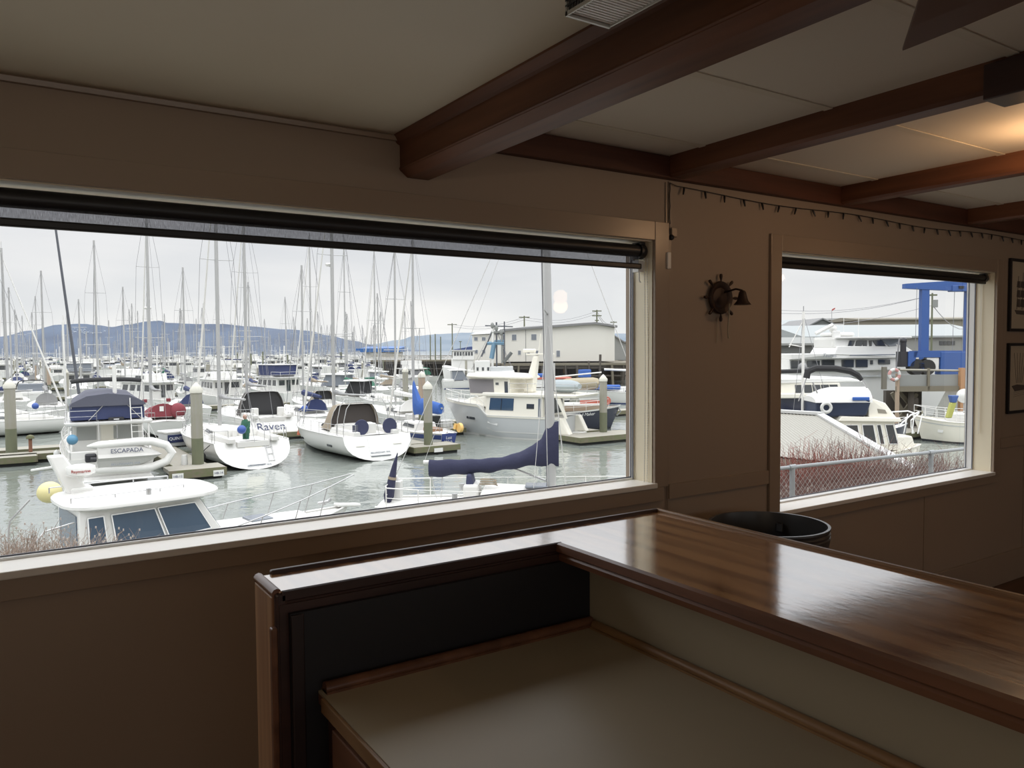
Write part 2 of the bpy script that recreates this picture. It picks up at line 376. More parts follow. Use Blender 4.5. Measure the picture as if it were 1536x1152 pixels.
beam('ceiling_beam', 4.005, 4.105, 2.43, CR, 'wooden ceiling beam second from the right, reddish and narrow', y1=WY-.045)
beam('ceiling_beam', 5.39, 5.49, 2.43, CR, 'short visible wooden ceiling beam at the far right edge', y1=WY-.045)
tag(MB().box(1.415, RX1-.01, WY-.043, WY-.001, 2.426, CR-.001).build('ledger_board', 'beam_wood', bevel=.004), 'dark wooden ledger board along the wall top that carries the beams', 'ledger board')
tag(MB().box(2.65, 2.79, .2, 1.29, 2.405, CR-.012).build('bracket_block', 'dark_wood', bevel=.004), 'dark wooden block boxed around the middle beam at the upper right', 'block')

# ================================================================== ceiling light fixture with a ribbed lens
fx = empty('ceiling_light', (1.08, .75, CL), label='boxy ceiling light with a ribbed lens beside the big beam', cat='light fixture')
zb = 2.315-CL; x0, x1 = 1.005-1.08, 1.123-1.08; y1 = 1.325-.75; y0 = y1-1.2
f = MB(); t_ = .004
f.box(x0, x0+t_, y0, y1, zb, zb+.008); f.box(x1-t_, x1, y0, y1, zb, zb+.008); f.box(x0, x1, y1-t_*1.6, y1, zb-.001, zb+.009); f.box(x0, x1, y0, y0+t_, zb, zb+.008)
f.box(x0, x0+t_, y1-t_, y1, zb, 0); f.box(x1-t_, x1, y1-t_, y1, zb, 0)
f.build('frame', 'lamp_metal', fx)
l = MB()
for i in range(120):
    yy = y0+.006+(y1-y0-.012)*i/120; l.box(x0+t_, x1-t_, yy, yy+.0052, zb+.004, zb+.010)
l.build('ribbed_lens', 'vinyl_white', fx)
l = MB()
for i in range(120):
    yy = y0+.006+(y1-y0-.012)*i/120
    for zz in (0, 1, 2, 3, 4, 5): pass
    l.box(x0+.001, x0+.003, yy, yy+.006, zb+.01, -.001)
for k in range(9): l.box(x0-.0005, x0+.0035, y0, y1, zb+.018+k*.011, zb+.022+k*.011)
l.build('side_grille', 'black_plastic', fx)
MB().box(x0+.004, x1-.002, y0+.004, y1-.002, zb+.011, -.001).build('housing', 'lamp_metal', fx)

# ================================================================== ceiling fan, one blade reaching into view
fan = empty('ceiling_fan', (1.50, .26, CR), label='dark wooden ceiling fan, one pointed blade hanging into the upper right corner', cat='ceiling fan')
MB().lathe([(.001, -.001), (.06, -.001), (.065, -.02), (.03, -.05), (.012, -.06), (.012, -.14), (.08, -.15), (.10, -.17), (.10, -.22), (.07, -.25), (.001, -.26)], n=24).build('motor', 'bronze', fan, smooth=True)
def blade(ang):
    # outline: pointed outer corner on the leading side, cut back obliquely to the trailing side
    lead = [(.10, -.035), (.25, -.060), (.40, -.078), (.55, -.088), (.64, -.090), (.676, -.090)]
    trail = [(.10, .035), (.22, .055), (.34, .070), (.45, .080), (.52, .084), (.545, .080)]
    rings = []
    for (xa, ya), (xb, yb) in zip(lead, trail):
        za, zb_ = -.255-.035*xa/.67, -.255-.02*xb/.67
        rings.append([(xa, ya, za+.004), (xa, ya, za-.004), ((xa+xb)/2, (ya+yb)/2, (za+zb_)/2-.006), (xb, yb, zb_-.004), (xb, yb, zb_+.004)])
    b_ = MB().loft(rings); ca, sa = math.cos(ang), math.sin(ang)
    b_.v = [(p[0]*ca-p[1]*sa, p[0]*sa+p[1]*ca, p[2]) for p in b_.v]
    return b_.build('blade', 'fan_wood', fan, bevel=.002)
for k in range(5): blade(math.radians(90)+k*math.radians(72))

# ================================================================== bar: top, lips, edge, panels, lower counter
bar = empty('bar_counter', (1.0, 1.0, FZ), label='L-shaped wooden bar with a glossy varnished top and dark end', cat='bar counter')
def B(mb, name, m, **k):
    mb.v = [(x-1.0, y-1.0, z-FZ) for x, y, z in mb.v]; return mb.build(name, m, bar, **k)
ZT = 1.07; X0, X1, YB, YF, XI = .50, 1.845, 1.925, 1.765, 1.312; YE = -.6
B(MB().prism([(X0+.012, YF), (XI, YF), (XI, YE), (X1-.012, YE), (X1-.012, YB-.012), (X0+.012, YB-.012)], ZT-.03, ZT, 'xy'), 'bar_top', 'bar_varnish')
B(MB().box(X0+.035, X1-.012, YB-.016, YB, ZT-.03, ZT+.010), 'back_lip', 'dark_wood', bevel=.004)
B(MB().box(X1-.016, X1+.002, YE, YB+.0005, ZT-.035, ZT+.009), 'side_lip', 'pine_trim', bevel=.004)
B(MB().tube([(X0+.008, YF+.004, ZT-.006), (X0+.008, YB-.002, ZT-.006)], .012, 10), 'end_nosing', 'edge_wood', smooth=True)
e1 = MB().prism([(YF, ZT+.001), (YF-.006, ZT-.001), (YF-.006, ZT-.022), (YF-.001, ZT-.026), (YF-.004, ZT-.032), (YF-.004, ZT-.046), (YF+.002, ZT-.05), (YF+.02, ZT-.05), (YF+.02, ZT-.0302), (YF, ZT-.0302)], X0+.018, XI+.004, 'yz')
B(e1, 'front_edge', 'dark_wood')
e2 = MB().prism([(XI-.002, ZT+.001), (XI-.016, ZT-.002), (XI-.018, ZT-.022), (XI-.012, ZT-.027), (XI-.006, ZT-.030), (XI-.010, ZT-.036), (XI-.008, ZT-.050), (XI+.02, ZT-.052), (XI+.02, ZT-.0302), (XI-.002, ZT-.0302)], YE, YF-.004, 'xz')
B(e2, 'inner_edge', 'edge_wood')
B(MB().box(X0-.002, X0+.010, YF+.012, YB-.004, FZ, ZT-.014), 'end_panel', 'side_wood', bevel=.003)
B(MB().box(X0+.002, X0+.030, YF-.006, YF+.012, FZ, ZT-.004), 'corner_post', 'dark_wood', bevel=.006)
B(MB().box(X0-.010, X0+.004, YF-.012, YF+.008, FZ, .99), 'corner_strip', 'edge_wood', bevel=.003)
B(MB().box(X0+.03, XI+.09, 1.742, 1.757, FZ, ZT-.05), 'dark_back_panel', 'black_panel')
B(MB().box(X0+.03, .560, YF-.030, 1.742, FZ, ZT-.052), 'end_stile', 'black_wood', bevel=.003)
B(MB().box(1.402, 1.42, YE, 1.742, FZ, ZT-.05), 'cream_panel', 'panel_cream')
B(MB().box(1.44, X1-.07, YE, YB-.02, FZ, ZT-.0305), 'core', 'side_wood')
B(MB().box(X0+.010, 1.44, 1.757, YB-.02, FZ, ZT-.0305), 'core', 'dark_wood')
# lower work counter, a separate piece of furniture
lc = empty('work_counter', (1.0, 1.0, FZ), label='low work counter with a tan laminate top inside the bar corner', cat='counter')
def C(mb, name, m, **k):
    mb.v = [(x-1.0, y-1.0, z-FZ) for x, y, z in mb.v]; return mb.build(name, m, lc, **k)
ZL = .828
C(MB().box(.592, 1.4015, YE, 1.7415, ZL-.006, ZL), 'counter_top', 'laminate')
C(MB().box(.592, 1.4015, YE, 1.7415, ZL-.030, ZL-.0062), 'substrate', 'edge_wood')
C(MB().box(.583, .5918, YE, 1.70, ZL-.034, ZL-.001), 'front_edge', 'pine_trim', bevel=.002)
C(MB().tube([(.60, 1.722, ZL+.010), (1.39, 1.722, ZL+.010)], .0155, 10).box(.60, 1.39, 1.705, 1.74, ZL, ZL+.006), 'back_trim', 'edge_wood', smooth=True)
C(MB().tube([(1.385, 1.70, ZL+.008), (1.385, YE, ZL+.008)], .013, 10).box(1.367, 1.40, YE, 1.70, ZL, ZL+.005), 'side_trim', 'pine_trim', smooth=True)
C(MB().box(.60, 1.39, YE+.02, 1.70, FZ+.08, ZL-.0302), 'carcass', 'dark_wood')
for k in range(3):
    y_ = 1.64-k*.62
    d_ = C(MB().box(.586, .5995, y_-.56, y_, FZ+.12, ZL-.20), 'door', 'edge_wood', bevel=.003)
    C(MB().box(.586, .5995, y_-.56, y_, ZL-.18, ZL-.05), 'drawer', 'edge_wood', bevel=.003)

# ================================================================== trash can behind the bar
bn = empty('trash_can', (2.97, 2.365, FZ), label='large round dark grey plastic trash can against the wall behind the bar', cat='trash can')
h = .80-FZ; R = .272
MB().lathe([(.001, 0), (R*.80, 0), (R*.97, h-.09), (R*.985, h-.07), (R, h-.045), (R*.985, h-.04), (R*1.0, h-.028), (R*.98, h-.02), (R*1.005, h-.008), (R, h), (R*.955, h), (R*.935, h-.03), (R*.92, h-.10), (R*.76, .03), (.001, .02)], n=64).build('body', 'bin_plastic', bn, smooth=True)
for a in (.45, math.pi+.15):
    MB().hexa([(R*.80*math.cos(a)-.0, R*.80*math.sin(a)-.022, h-.09), (R*.90*math.cos(a), R*.90*math.sin(a)-.022, h-.09), (R*.90*math.cos(a), R*.90*math.sin(a)+.022, h-.09), (R*.80*math.cos(a), R*.80*math.sin(a)+.022, h-.09)],
               [(R*.86*math.cos(a), R*.86*math.sin(a)-.022, h-.045), (R*.93*math.cos(a), R*.93*math.sin(a)-.022, h-.045), (R*.93*math.cos(a), R*.93*math.sin(a)+.022, h-.045), (R*.86*math.cos(a), R*.86*math.sin(a)+.022, h-.045)]).build('handle', 'black_plastic', bn, bevel=.008)

# ================================================================== ship's wheel with a bell on the wall
sw = empty('wheel_ornament', (3.05, WY, 1.874), label="dark metal ship's wheel with a small bell mounted on the wall between the windows", cat='wall ornament')
MB().lathe([(.001, -.008), (.066, -.008), (.080, -.012), (.084, -.020), (.078, -.028), (.060, -.024), (.050, -.016), (.030, -.020), (.001, -.024)], n=40, axis='y').build('wheel', 'bronze', sw, smooth=True)
for k in range(8):
    a = k*math.pi/4+math.pi/2; c, s_ = math.cos(a), math.sin(a)
    MB().tube([(c*r, -.020, s_*r) for r in (.078, .088, .096, .108, .118, .121)], [.004, .0035, .006, .0085, .007, .002], 8).build('spoke_handle', 'bronze', sw, smooth=True)
MB().tube([(.028, -.02, .028), (.03, -.09, .040), (.03, -.13, .030)], .005, 8).build('bell_arm', 'bronze', sw, smooth=True)
MB().lathe([(.001, .03), (.010, .03), (.017, .022), (.022, 0), (.028, -.022), (.043, -.040), (.040, -.041), (.001, -.030)], (.032, -.13, .0), 24).build('bell', 'bronze', sw, smooth=True)
MB().tube([(.03, -.05, -.03), (.036, -.04, -.10), (.040, -.03, -.17), (.046, -.03, -.205)], .0035, 6).build('bell_cord', 'cardboard', sw)
MB().tube([(-.016, -.012, -.10), (-.016, -.008, -.23)], .0016, 6).build('hanging_string', 'cardboard', sw)

# ================================================================== conduit, box, outlet, string lights
cn = empty('cable_run', (2.684, WY, 1.2), label='painted cable and raceway running down the wall right of the wide window', cat='cable')
MB().box(-.004, .006, -.006, 0, .0, 1.215).build('raceway', 'trim_paint', cn)
MB().tube([(.004+.004*math.sin(i*.9), -.010, .70-i*.115) for i in range(11)], .003, 6).build('cord', 'trim_paint', cn)
MB().box(-.012, .012, -.028, 0, .80, .88).build('junction_box', 'sill_paint', cn, bevel=.004)
pt = tag(MB().box(2.705, 2.742, WY-.022, WY, 2.155, 2.20).tube([(2.703, WY-.012, 2.195), (2.70, WY-.012, 2.215)], .006).build('cable_clip', 'trim_paint', bevel=.003), 'small pale plug adapter on the wall below the string lights', 'adapter')
sl = empty('string_lights', (2.70, WY-.012, 2.415), label='string of small dark bulbs draped along the wall under the ledger board', cat='string lights')
pts = []
for i in range(80):
    x = 3.75*i/79; z = -.012-.016*math.sin(x*2.1)**2-.012*math.sin(x*.84)+(.010 if i == 0 else 0)
    pts.append((x, 0, z))
MB().tube(pts, .0022, 5).build('wire', 'black_plastic', sl)
MB().tube([(.002*math.sin(i*2.0), 0, -.005-.027*i) for i in range(10)], .0028, 5).sphere((.008, -.004, -.262), .014, 8, 6).build('lead_cord', 'black_plastic', sl)
rnd = random.Random(3)
for i in range(2, 79, 3):
    p = pts[i]; a = rnd.uniform(-.7, .7)
    MB().tube([(p[0], 0, p[2]), (p[0]+.012*math.sin(a), -.004, p[2]-.012), (p[0]+.036*math.sin(a), -.008, p[2]-.037)], [.0038, .0062, .0035], 6).build('bulb', 'black_plastic', sl)

# ================================================================== framed drawings at the right edge
def picture(z0, z1, label, kind):
    x0, x1 = 6.055, 6.50; fr = empty('framed_picture', (x0, WY, z0), label=label, cat='picture'); W_, H_ = x1-x0, z1-z0; t_ = .02
    b_ = MB(); b_.box(0, W_, -.022, -.001, 0, t_); b_.box(0, W_, -.022, -.001, H_-t_, H_); b_.box(0, t_, -.022, -.001, t_, H_-t_); b_.box(W_-t_, W_, -.022, -.001, t_, H_-t_)
    b_.build('frame', 'black_panel', fr, bevel=.003)
    MB().box(t_, W_-t_, -.008, -.002, t_, H_-t_).build('mat_board', 'paper', fr)
    d_ = MB()
    if kind == 0:
        for (ax, az, bx, bz) in ((.12, .16, .14, .40), (.20, .16, .21, .43), (.28, .16, .28, .38)): d_.bar((ax, -.009, az), (bx, -.009, bz), .004, .001)
        for cx, w_ in ((.15, .05), (.21, .06), (.28, .045)):
            for k in range(3): d_.hexa([(cx-w_/2-.008, -.0085, .18+k*.07), (cx+w_/2-.008, -.0085, .175+k*.07), (cx+w_/2-.008, -.0095, .175+k*.07), (cx-w_/2-.008, -.0095, .18+k*.07)], [(cx-w_/2, -.0085, .235+k*.065), (cx+w_/2-.006, -.0085, .235+k*.065), (cx+w_/2-.006, -.0095, .235+k*.065), (cx-w_/2, -.0095, .235+k*.065)])
        d_.prism([(.09, .155), (.33, .15), (.30, .12), (.12, .125)], -.0095, -.0085, 'xz')
    else:
        for k in range(5): d_.bar((.14+k*.02, -.009, .22), (.10+k*.045, -.009, .44), .002, .001)
        d_.prism([(.07, .20), (.12, .16), (.30, .17), (.36, .23), (.28, .20), (.15, .21)], -.0095, -.0085, 'xz')
        for k in range(6): d_.bar((.10, -.009, .12+k*.014), (.36, -.009, .145+k*.012), .002, .001)
    d_.build('drawing', 'ink', fr)
picture(1.725, 2.249, 'upper of two black-framed ship drawings at the right edge of the wall', 0)
picture(1.128, 1.640, 'lower of two black-framed ship drawings at the right edge of the wall', 1)

# ================================================================== warm globe lamps of the room (mirrored in the panes), and an added unseen fill lamp
mat('globe', (1, .8, .6), .3, emit=((1.0, .62, .33), 9.0))
def globe(loc, r, label, pw, drop):
    g = empty('globe_lamp', loc, label=label, cat='lamp')
    MB().sphere((0, 0, 0), r, 20, 12).build('globe', 'globe', g, smooth=True)
    MB().lathe([(.001, drop), (.05, drop), (.05, drop-.015), (.012, drop-.02), (.012, r*.96), (.03, r*.93), (.001, r*.9)], n=16).build('stem', 'bronze', g, smooth=True)
    ld = bpy.data.lights.new('bulb_light', 'POINT'); ld.energy = pw; ld.color = (1, .60, .32); ld.shadow_soft_size = r
    lo = bpy.data.objects.new('bulb_light', ld); COL.objects.link(lo); lo.parent = g; lo.location = (0, 0, -r*1.3)
globe((4.95, -.85, 2.17), .075, 'warm glowing globe lamp hanging behind the viewer', 4, CR-2.17)
globe((3.66, 1.50, 2.425), .05, 'warm glowing globe lamp just beyond the upper right corner', 6, CR-2.425)
globe((6.85, .50, 2.42), .050, 'warm glowing globe lamp at the far right end of the room', 3, CR-2.42)

mat('globe_fill_soft', (1, .9, .8), .3, emit=((1.0, .78, .55), 6.0))
g_ = globe((-.95, -1.3, 1.95), .075, 'globe lamp hanging behind the viewer on the left', 20, CL-1.95)  # unseen lamp added as fill for the dim lower walls
for o_ in SC.objects:
    if o_.type == 'LIGHT' and o_.name.startswith('bulb_light') and abs(o_.data.energy-20) < .1: o_.data.color = (1, .80, .60)
# ================================================================== water, hills, ground outside
m = mat('harbour_water', (.205, .225, .205), .06, spec=.5)
t = m.node_tree; b = t.nodes['Principled BSDF']; tcn = t.nodes['Texture Coordinate']
hs = []
for sc_, w_ in (((.55, .55, .5), 1.0), ((2.6, 2.6, 1), .30)):
    mpb = t.nodes.new('ShaderNodeMapping'); mpb.inputs['Scale'].default_value = sc_; mpb.inputs['Rotation'].default_value = (0, 0, .5); t.links.new(tcn.outputs['Object'], mpb.inputs[0])
    n2 = t.nodes.new('ShaderNodeTexNoise'); n2.inputs['Scale'].default_value = 1; n2.inputs['Detail'].default_value = 2; n2.inputs['Distortion'].default_value = .6; t.links.new(mpb.outputs[0], n2.inputs['Vector'])
    ml = t.nodes.new('ShaderNodeMath'); ml.operation = 'MULTIPLY'; ml.inputs[1].default_value = w_; t.links.new(n2.outputs['Fac'], ml.inputs[0]); hs.append(ml)
ad = t.nodes.new('ShaderNodeMath'); t.links.new(hs[0].outputs[0], ad.inputs[0]); t.links.new(hs[1].outputs[0], ad.inputs[1])
bp = t.nodes.new('ShaderNodeBump'); bp.inputs['Strength'].default_value = .45; bp.inputs['Distance'].default_value = .10
t.links.new(ad.outputs[0], bp.inputs['Height']); t.links.new(bp.outputs[0], b.inputs['Normal'])
w = MB().add([(-9000, 6, WZ), (9000, 6, WZ), (9000, 14000, WZ), (-9000, 14000, WZ)], [(0, 1, 2, 3)])
tag(w.build('water', 'harbour_water'), kind='stuff', label='calm grey green harbour water', cat='water')

mat('hill_near_hazed', (0.086, 0.114, 0.167), .95, noise=((.004, .004, .01), (.068, .088, .13), 5, .4, .65))  # distance haze is mixed into this blue base colour
mat('hill_far_hazed', (0.143, 0.180, 0.222), .95, noise=((.002, .002, .01), (.17, .205, .245), 4, .4, .6))  # paler, with more of the distance haze put into the colour
mat('snow', (.40, .44, .50), .8)
def ridge(name, prof, depth, m, label, back=900):
    rings = []; rnd = random.Random(5)
    n = len(prof)-1
    P = []
    for i in range(n):
        for k in range(6):
            s_ = k/6; x = prof[i][0]+(prof[i+1][0]-prof[i][0])*s_; y = prof[i][1]+(prof[i+1][1]-prof[i][1])*(s_*s_*(3-2*s_))
            P.append((x, y+rnd.uniform(-.2, .2)))
    P.append(prof[-1])
    for (x, y) in P:
        top = dp(x, y, depth+back*.5); foot = gz(x, depth, WZ-1); foot2 = gz(x, depth+back, WZ-1)
        mid = foot.lerp(top, .55)
        rings.append([foot, mid, top, foot2])
    o = MB().loft(rings, cap=True).build(name, m, smooth=True)
    return tag(o, label, 'hill', kind='structure')
ridge('hill_ridge', [(-260, 512), (-60, 508), (0, 505), (44, 496), (88, 487), (122, 485.5), (150, 488), (168, 490.5), (190, 487), (222, 482), (240, 481), (252, 484.5), (300, 486), (335, 486), (372, 489.5), (430, 494), (462, 496), (492, 503), (530, 511), (556, 517), (585, 523.5), (640, 525)], 4200, 'hill_near_hazed', 'long blue wooded ridge across the bay')
ridge('hill_ridge', [(500, 523), (552, 517), (598, 510), (622, 504), (660, 501), (700, 499), (760, 497), (900, 500), (1100, 505), (1400, 508), (1800, 510)], 7500, 'hill_far_hazed', 'paler distant ridge right of the long blue one', back=1500)
w = MB()
rnd = random.Random(11)
for i in range(34):
    x = rnd.gauss(124, 10); y = 497+rnd.gauss(0, 3.2)
    a = dp(x, y, 4330); s_ = rnd.uniform(1.5, 6)
    w.sphere(a, s_, 6, 4, .6)
tag(w.build('snow_patch', 'snow'), 'scattered pale clearings on the slope of the blue ridge', 'clearing', kind='structure')
# bank below the building
mat('bank_soil', (.20, .18, .15), .95, noise=((1.5, 1.5, 1.5), (.32, .30, .27), 5, .35, .65), bump=((4, 4, 4), .6, .08))
mat('gravel', (.30, .28, .25), .95, noise=((9, 9, 9), (.42, .40, .36), 5, .35, .65))
GZ = -1.02
rings = []
for x in range(-16, 30, 2):
    e_ = 9.2 + (.35*math.sin(x*.9)) if x < 6 else 9.6+.3*math.sin(x*.7)
    off = max(0, x-6)*-.12
    rings.append([(x, WY+WT, GZ), (x, 6.5+off*.5, GZ), (x, e_+off, GZ-.15), (x, e_+off+1.6, GZ-1.6), (x, e_+off+3.6, WZ-.6)])
w = MB(); n_ = 5
w.loft(rings, cap=False, closed=False)
struct('ground', w, 'bank_soil', smooth=True)
# outer face of the building so that the bank has a wall to stand on
# ================================================================== boats: materials and builders
mat('gelcoat', (.69, .685, .66), .25, coat=.2)
mat('gelcoat_cream', (.76, .73, .64), .3, coat=.2)
mat('gelcoat_grey', (.52, .535, .54), .3, coat=.2)
mat('deck_white', (.64, .63, .60), .6)
mat('deck_tan', (0.330, 0.258, 0.187), .6)
mat('navy_hull', (.018, .022, .045), .2, coat=.4)
mat('blue_hull', (0.033, 0.054, 0.216), .25, coat=.3)
mat('black_stripe', (.03, .032, .04), .4)
mat('antifoul_dark', (.03, .035, .04), .7)
mat('antifoul_green', (.10, .14, .12), .8)
mat('antifoul_red', (.30, .07, .05), .8)
mat('stripe_blue', (0.035, 0.059, 0.178), .4)
mat('tinted', (.045, .050, .055), .06, spec=.8)
mat('window_blue', (0.046, 0.079, 0.124), .08, spec=.8)
mat('window_grey', (.16, .18, .21), .12, spec=.8)
mat('canvas_navy', (0.040, 0.044, 0.091), .85, bump=((6, 6, 6), .5, .03))
mat('canvas_blue', (0.024, 0.035, 0.102), .85, bump=((5, 5, 5), .4, .03))
mat('canvas_bright', (0.032, 0.104, 0.367), .8, bump=((4, 4, 4), .5, .05))
mat('canvas_slate', (0.080, 0.083, 0.113), .85, bump=((4, 4, 4), .4, .03))
mat('canvas_black', (0.021, 0.021, 0.023), .8, bump=((6, 6, 6), .4, .02))
mat('canvas_brown', (0.050, 0.042, 0.038), .85)
mat('canvas_tan', (0.279, 0.231, 0.171), .85, bump=((5, 5, 5), .4, .02))
mat('canvas_grey', (0.245, 0.245, 0.245), .85, bump=((5, 5, 5), .4, .02))
mat('canvas_red', (0.190, 0.025, 0.037), .8, bump=((5, 5, 5), .4, .02))
mat('canvas_white', (.68, .675, .65), .8)
mat('canvas_green', (0.027, 0.129, 0.081), .8)
mat('stainless', (0.476, 0.476, 0.476), .25, metal=.7)
mat('mast_metal', (0.421, 0.421, 0.415), .35, metal=.3)
mat('mast_white', (.70, .69, .66), .4)
mat('mast_dark', (.07, .075, .09), .4)
mat('wire', (.22, .22, .23), .4)
mat('wire_light', (0.488, 0.482, 0.464), .5)
mat('rubber', (.02, .02, .02), .7)
mat('teak', (0.246, 0.138, 0.078), .55, noise=((2, 14, 14), (.26, .13, .06), 3, .3, .7))
mat('fender_white', (.58, .58, .56), .45)
mat('fender_blue', (0.026, 0.077, 0.316), .4)
mat('buoy_yellow', (.62, .56, .28), .5)
mat('lamp_orange', (0.506, 0.123, 0.057), .5)
mat('tube_grey', (.52, .51, .485), .5)
mat('tube_white', (.70, .69, .66), .45)
mat('name_navy', (.02, .03, .10), .5)
mat('name_grey', (.22, .24, .28), .5)
mat('name_white', (.85, .85, .85), .5)
mat('name_red', (.35, .06, .05), .5)
mat('engine_black', (.025, .025, .03), .35)
mat('red_paint', (.62, .07, .04), .45)

def smooth(t): return t*t*(3-2*t)
class Hull:
    """stern waterline at x=0, bow waterline at x=L, y to port, z up from the water"""
    def __init__(s, L, Bm, fs, fb, ts=.8, ovs=.4, ovb=.6, sag=.12, flare=.25, pb=2.2, tx=.38, u=0):
        s.L, s.B, s.fs, s.fb, s.ts, s.ovs, s.ovb, s.sag, s.flare, s.pb, s.tx, s.u = L, Bm, fs, fb, ts, ovs, ovb, sag, flare, pb, tx, u
    def sheer(s, t): return s.fs+(s.fb-s.fs)*t**1.7-s.sag*math.sin(math.pi*t)*.8
    def plan(s, t):
        if t < s.tx: return s.ts+(1-s.ts)*math.sin(t/s.tx*math.pi/2)
        return max(0, 1-((t-s.tx)/(1-s.tx))**s.pb)
    def half(s, t, q):            # q = height fraction of the sheer
        wl = .80-(s.flare+.30)*max(0, (t-.45)/.55)**1.2
        k = wl+(1-wl)*min(1, max(0, q))**.7
        if s.u:
            ku = (1-(1-min(1, max(0, q)))**3.0)**.55; m_ = s.u*(1-t)**.7; k = k*(1-m_)+ku*m_
        return s.B/2*s.plan(t)*k
    def xat(s, t, q):
        xa = -s.ovs*max(0, q) if s.ovs >= 0 else -s.ovs*0+(-s.ovs)*max(0, q)
        xb = s.L+s.ovb*max(0, q)**1.1
        return xa+t*(xb-xa)
    def pt(s, t, q, side=1, off=0):
        return Vector((s.xat(t, q), side*(s.half(t, q)+off), s.sheer(t)*q if q >= 0 else q*1.2))
    def build(s, root, hm, bm_='antifoul_dark', sm='black_stripe', dm='deck_white', n=22, boot=.09, rail=True, lo=False):
        qs = [-.3, .0, boot, .3, .6, .85, 1.0]
        if s.u: qs = [-.3, .0, .03, boot, .18, .32, .5, .7, .88, 1.0]
        if lo: qs = [-.2, .04, .5, 1.0]; n = 9
        rings = []
        for i in range(n+1):
            t_ = i/n
            L_ = [s.pt(t_, q, 1) for q in qs]; R_ = [s.pt(t_, q, -1) for q in qs]
            rings.append(L_[::-1]+R_)
        mb = MB(); m_ = len(rings[0]); vs = [p for r in rings for p in r]
        half_ = len(qs)
        mb.v = [tuple(p) for p in vs]
        for i in range(n):
            for j in range(m_-1):
                # which band
                lev = half_-2-j if j < half_-1 else (-1 if j == half_-1 else j-half_)
                mi = 1 if lev <= (1 if s.u else 0) else (2 if (lev == (2 if s.u else 1) and not lo) else 0)
                if lo and lev == 0: mi = 1
                mb.f.append((i*m_+j, i*m_+j+1, (i+1)*m_+j+1, (i+1)*m_+j)); mb.mi.append(mi)
        mb.f.append(tuple(range(m_))); mb.mi.append(0)
        o = mb.build('hull', [hm, bm_, sm], root, smooth=True)
        # deck
        d = MB(); r2 = []
        for i in range(n+1):
            t_ = i/n; a = s.pt(t_, 1, 1); b = s.pt(t_, 1, -1); z = -.03
            c = (a+b)/2+Vector((0, 0, .06*s.plan(t_)))
            r2.append([a+Vector((0, 0, z)), a.lerp(c, .5)+Vector((0, 0, z+.02)), c, b.lerp(c, .5)+Vector((0, 0, z+.02)), b+Vector((0, 0, z))])
        d.loft(r2, cap=False, closed=False).build('deck', dm, root, smooth=True)
        if rail and not lo:
            pts = [s.pt(i/n, 1, 1)+Vector((0, 0, .01)) for i in range(n+1)]+[s.pt(i/n, 1, -1)+Vector((0, 0, .01)) for i in range(n-1, -1, -1)]
            MB().tube(pts, .032, 6).build('gunwale', hm, root, smooth=True)
        return o
    def deckz(s, x):
        t_ = max(0, min(1, (x-s.xat(0, 1))/(s.xat(1, 1)-s.xat(0, 1)))); return s.sheer(t_)
    def edge(s, x, side=1, inset=.08):
        t_ = max(0, min(1, (x-s.xat(0, 1))/(s.xat(1, 1)-s.xat(0, 1)))); return Vector((x, side*max(0, s.half(t_, 1)-inset), s.sheer(t_)))
    def stripe(s, root, q0, q1, m, name='stripe', t0=0, t1=1, n=20, off=.008):
        mb = MB()
        for side in (1, -1):
            r_ = []
            for i in range(n+1):
                t_ = t0+(t1-t0)*i/n; a = s.pt(t_, q0, side, off); b = s.pt(t_, q1, side, off); r_.append([a, b])
            mb.loft(r_, cap=False, closed=False)
        return mb.build(name, m, root)
    def text(s, root, body, t_, q, size, m, side=1, **k):
        p = s.pt(t_, q, side, .02); p2 = s.pt(t_+.02, q, side, .02); p3 = s.pt(t_, q+.05, side, .02)
        ex = (p2-p).normalized()
        if side == 1: ex = -ex
        ey = (p3-p); ey = (ey-ex*ey.dot(ex)).normalized(); ez = ex.cross(ey)
        R_ = Matrix((ex, ey, ez)).transposed()
        return text(body, size, m, root, p, R_.to_euler(), **k)

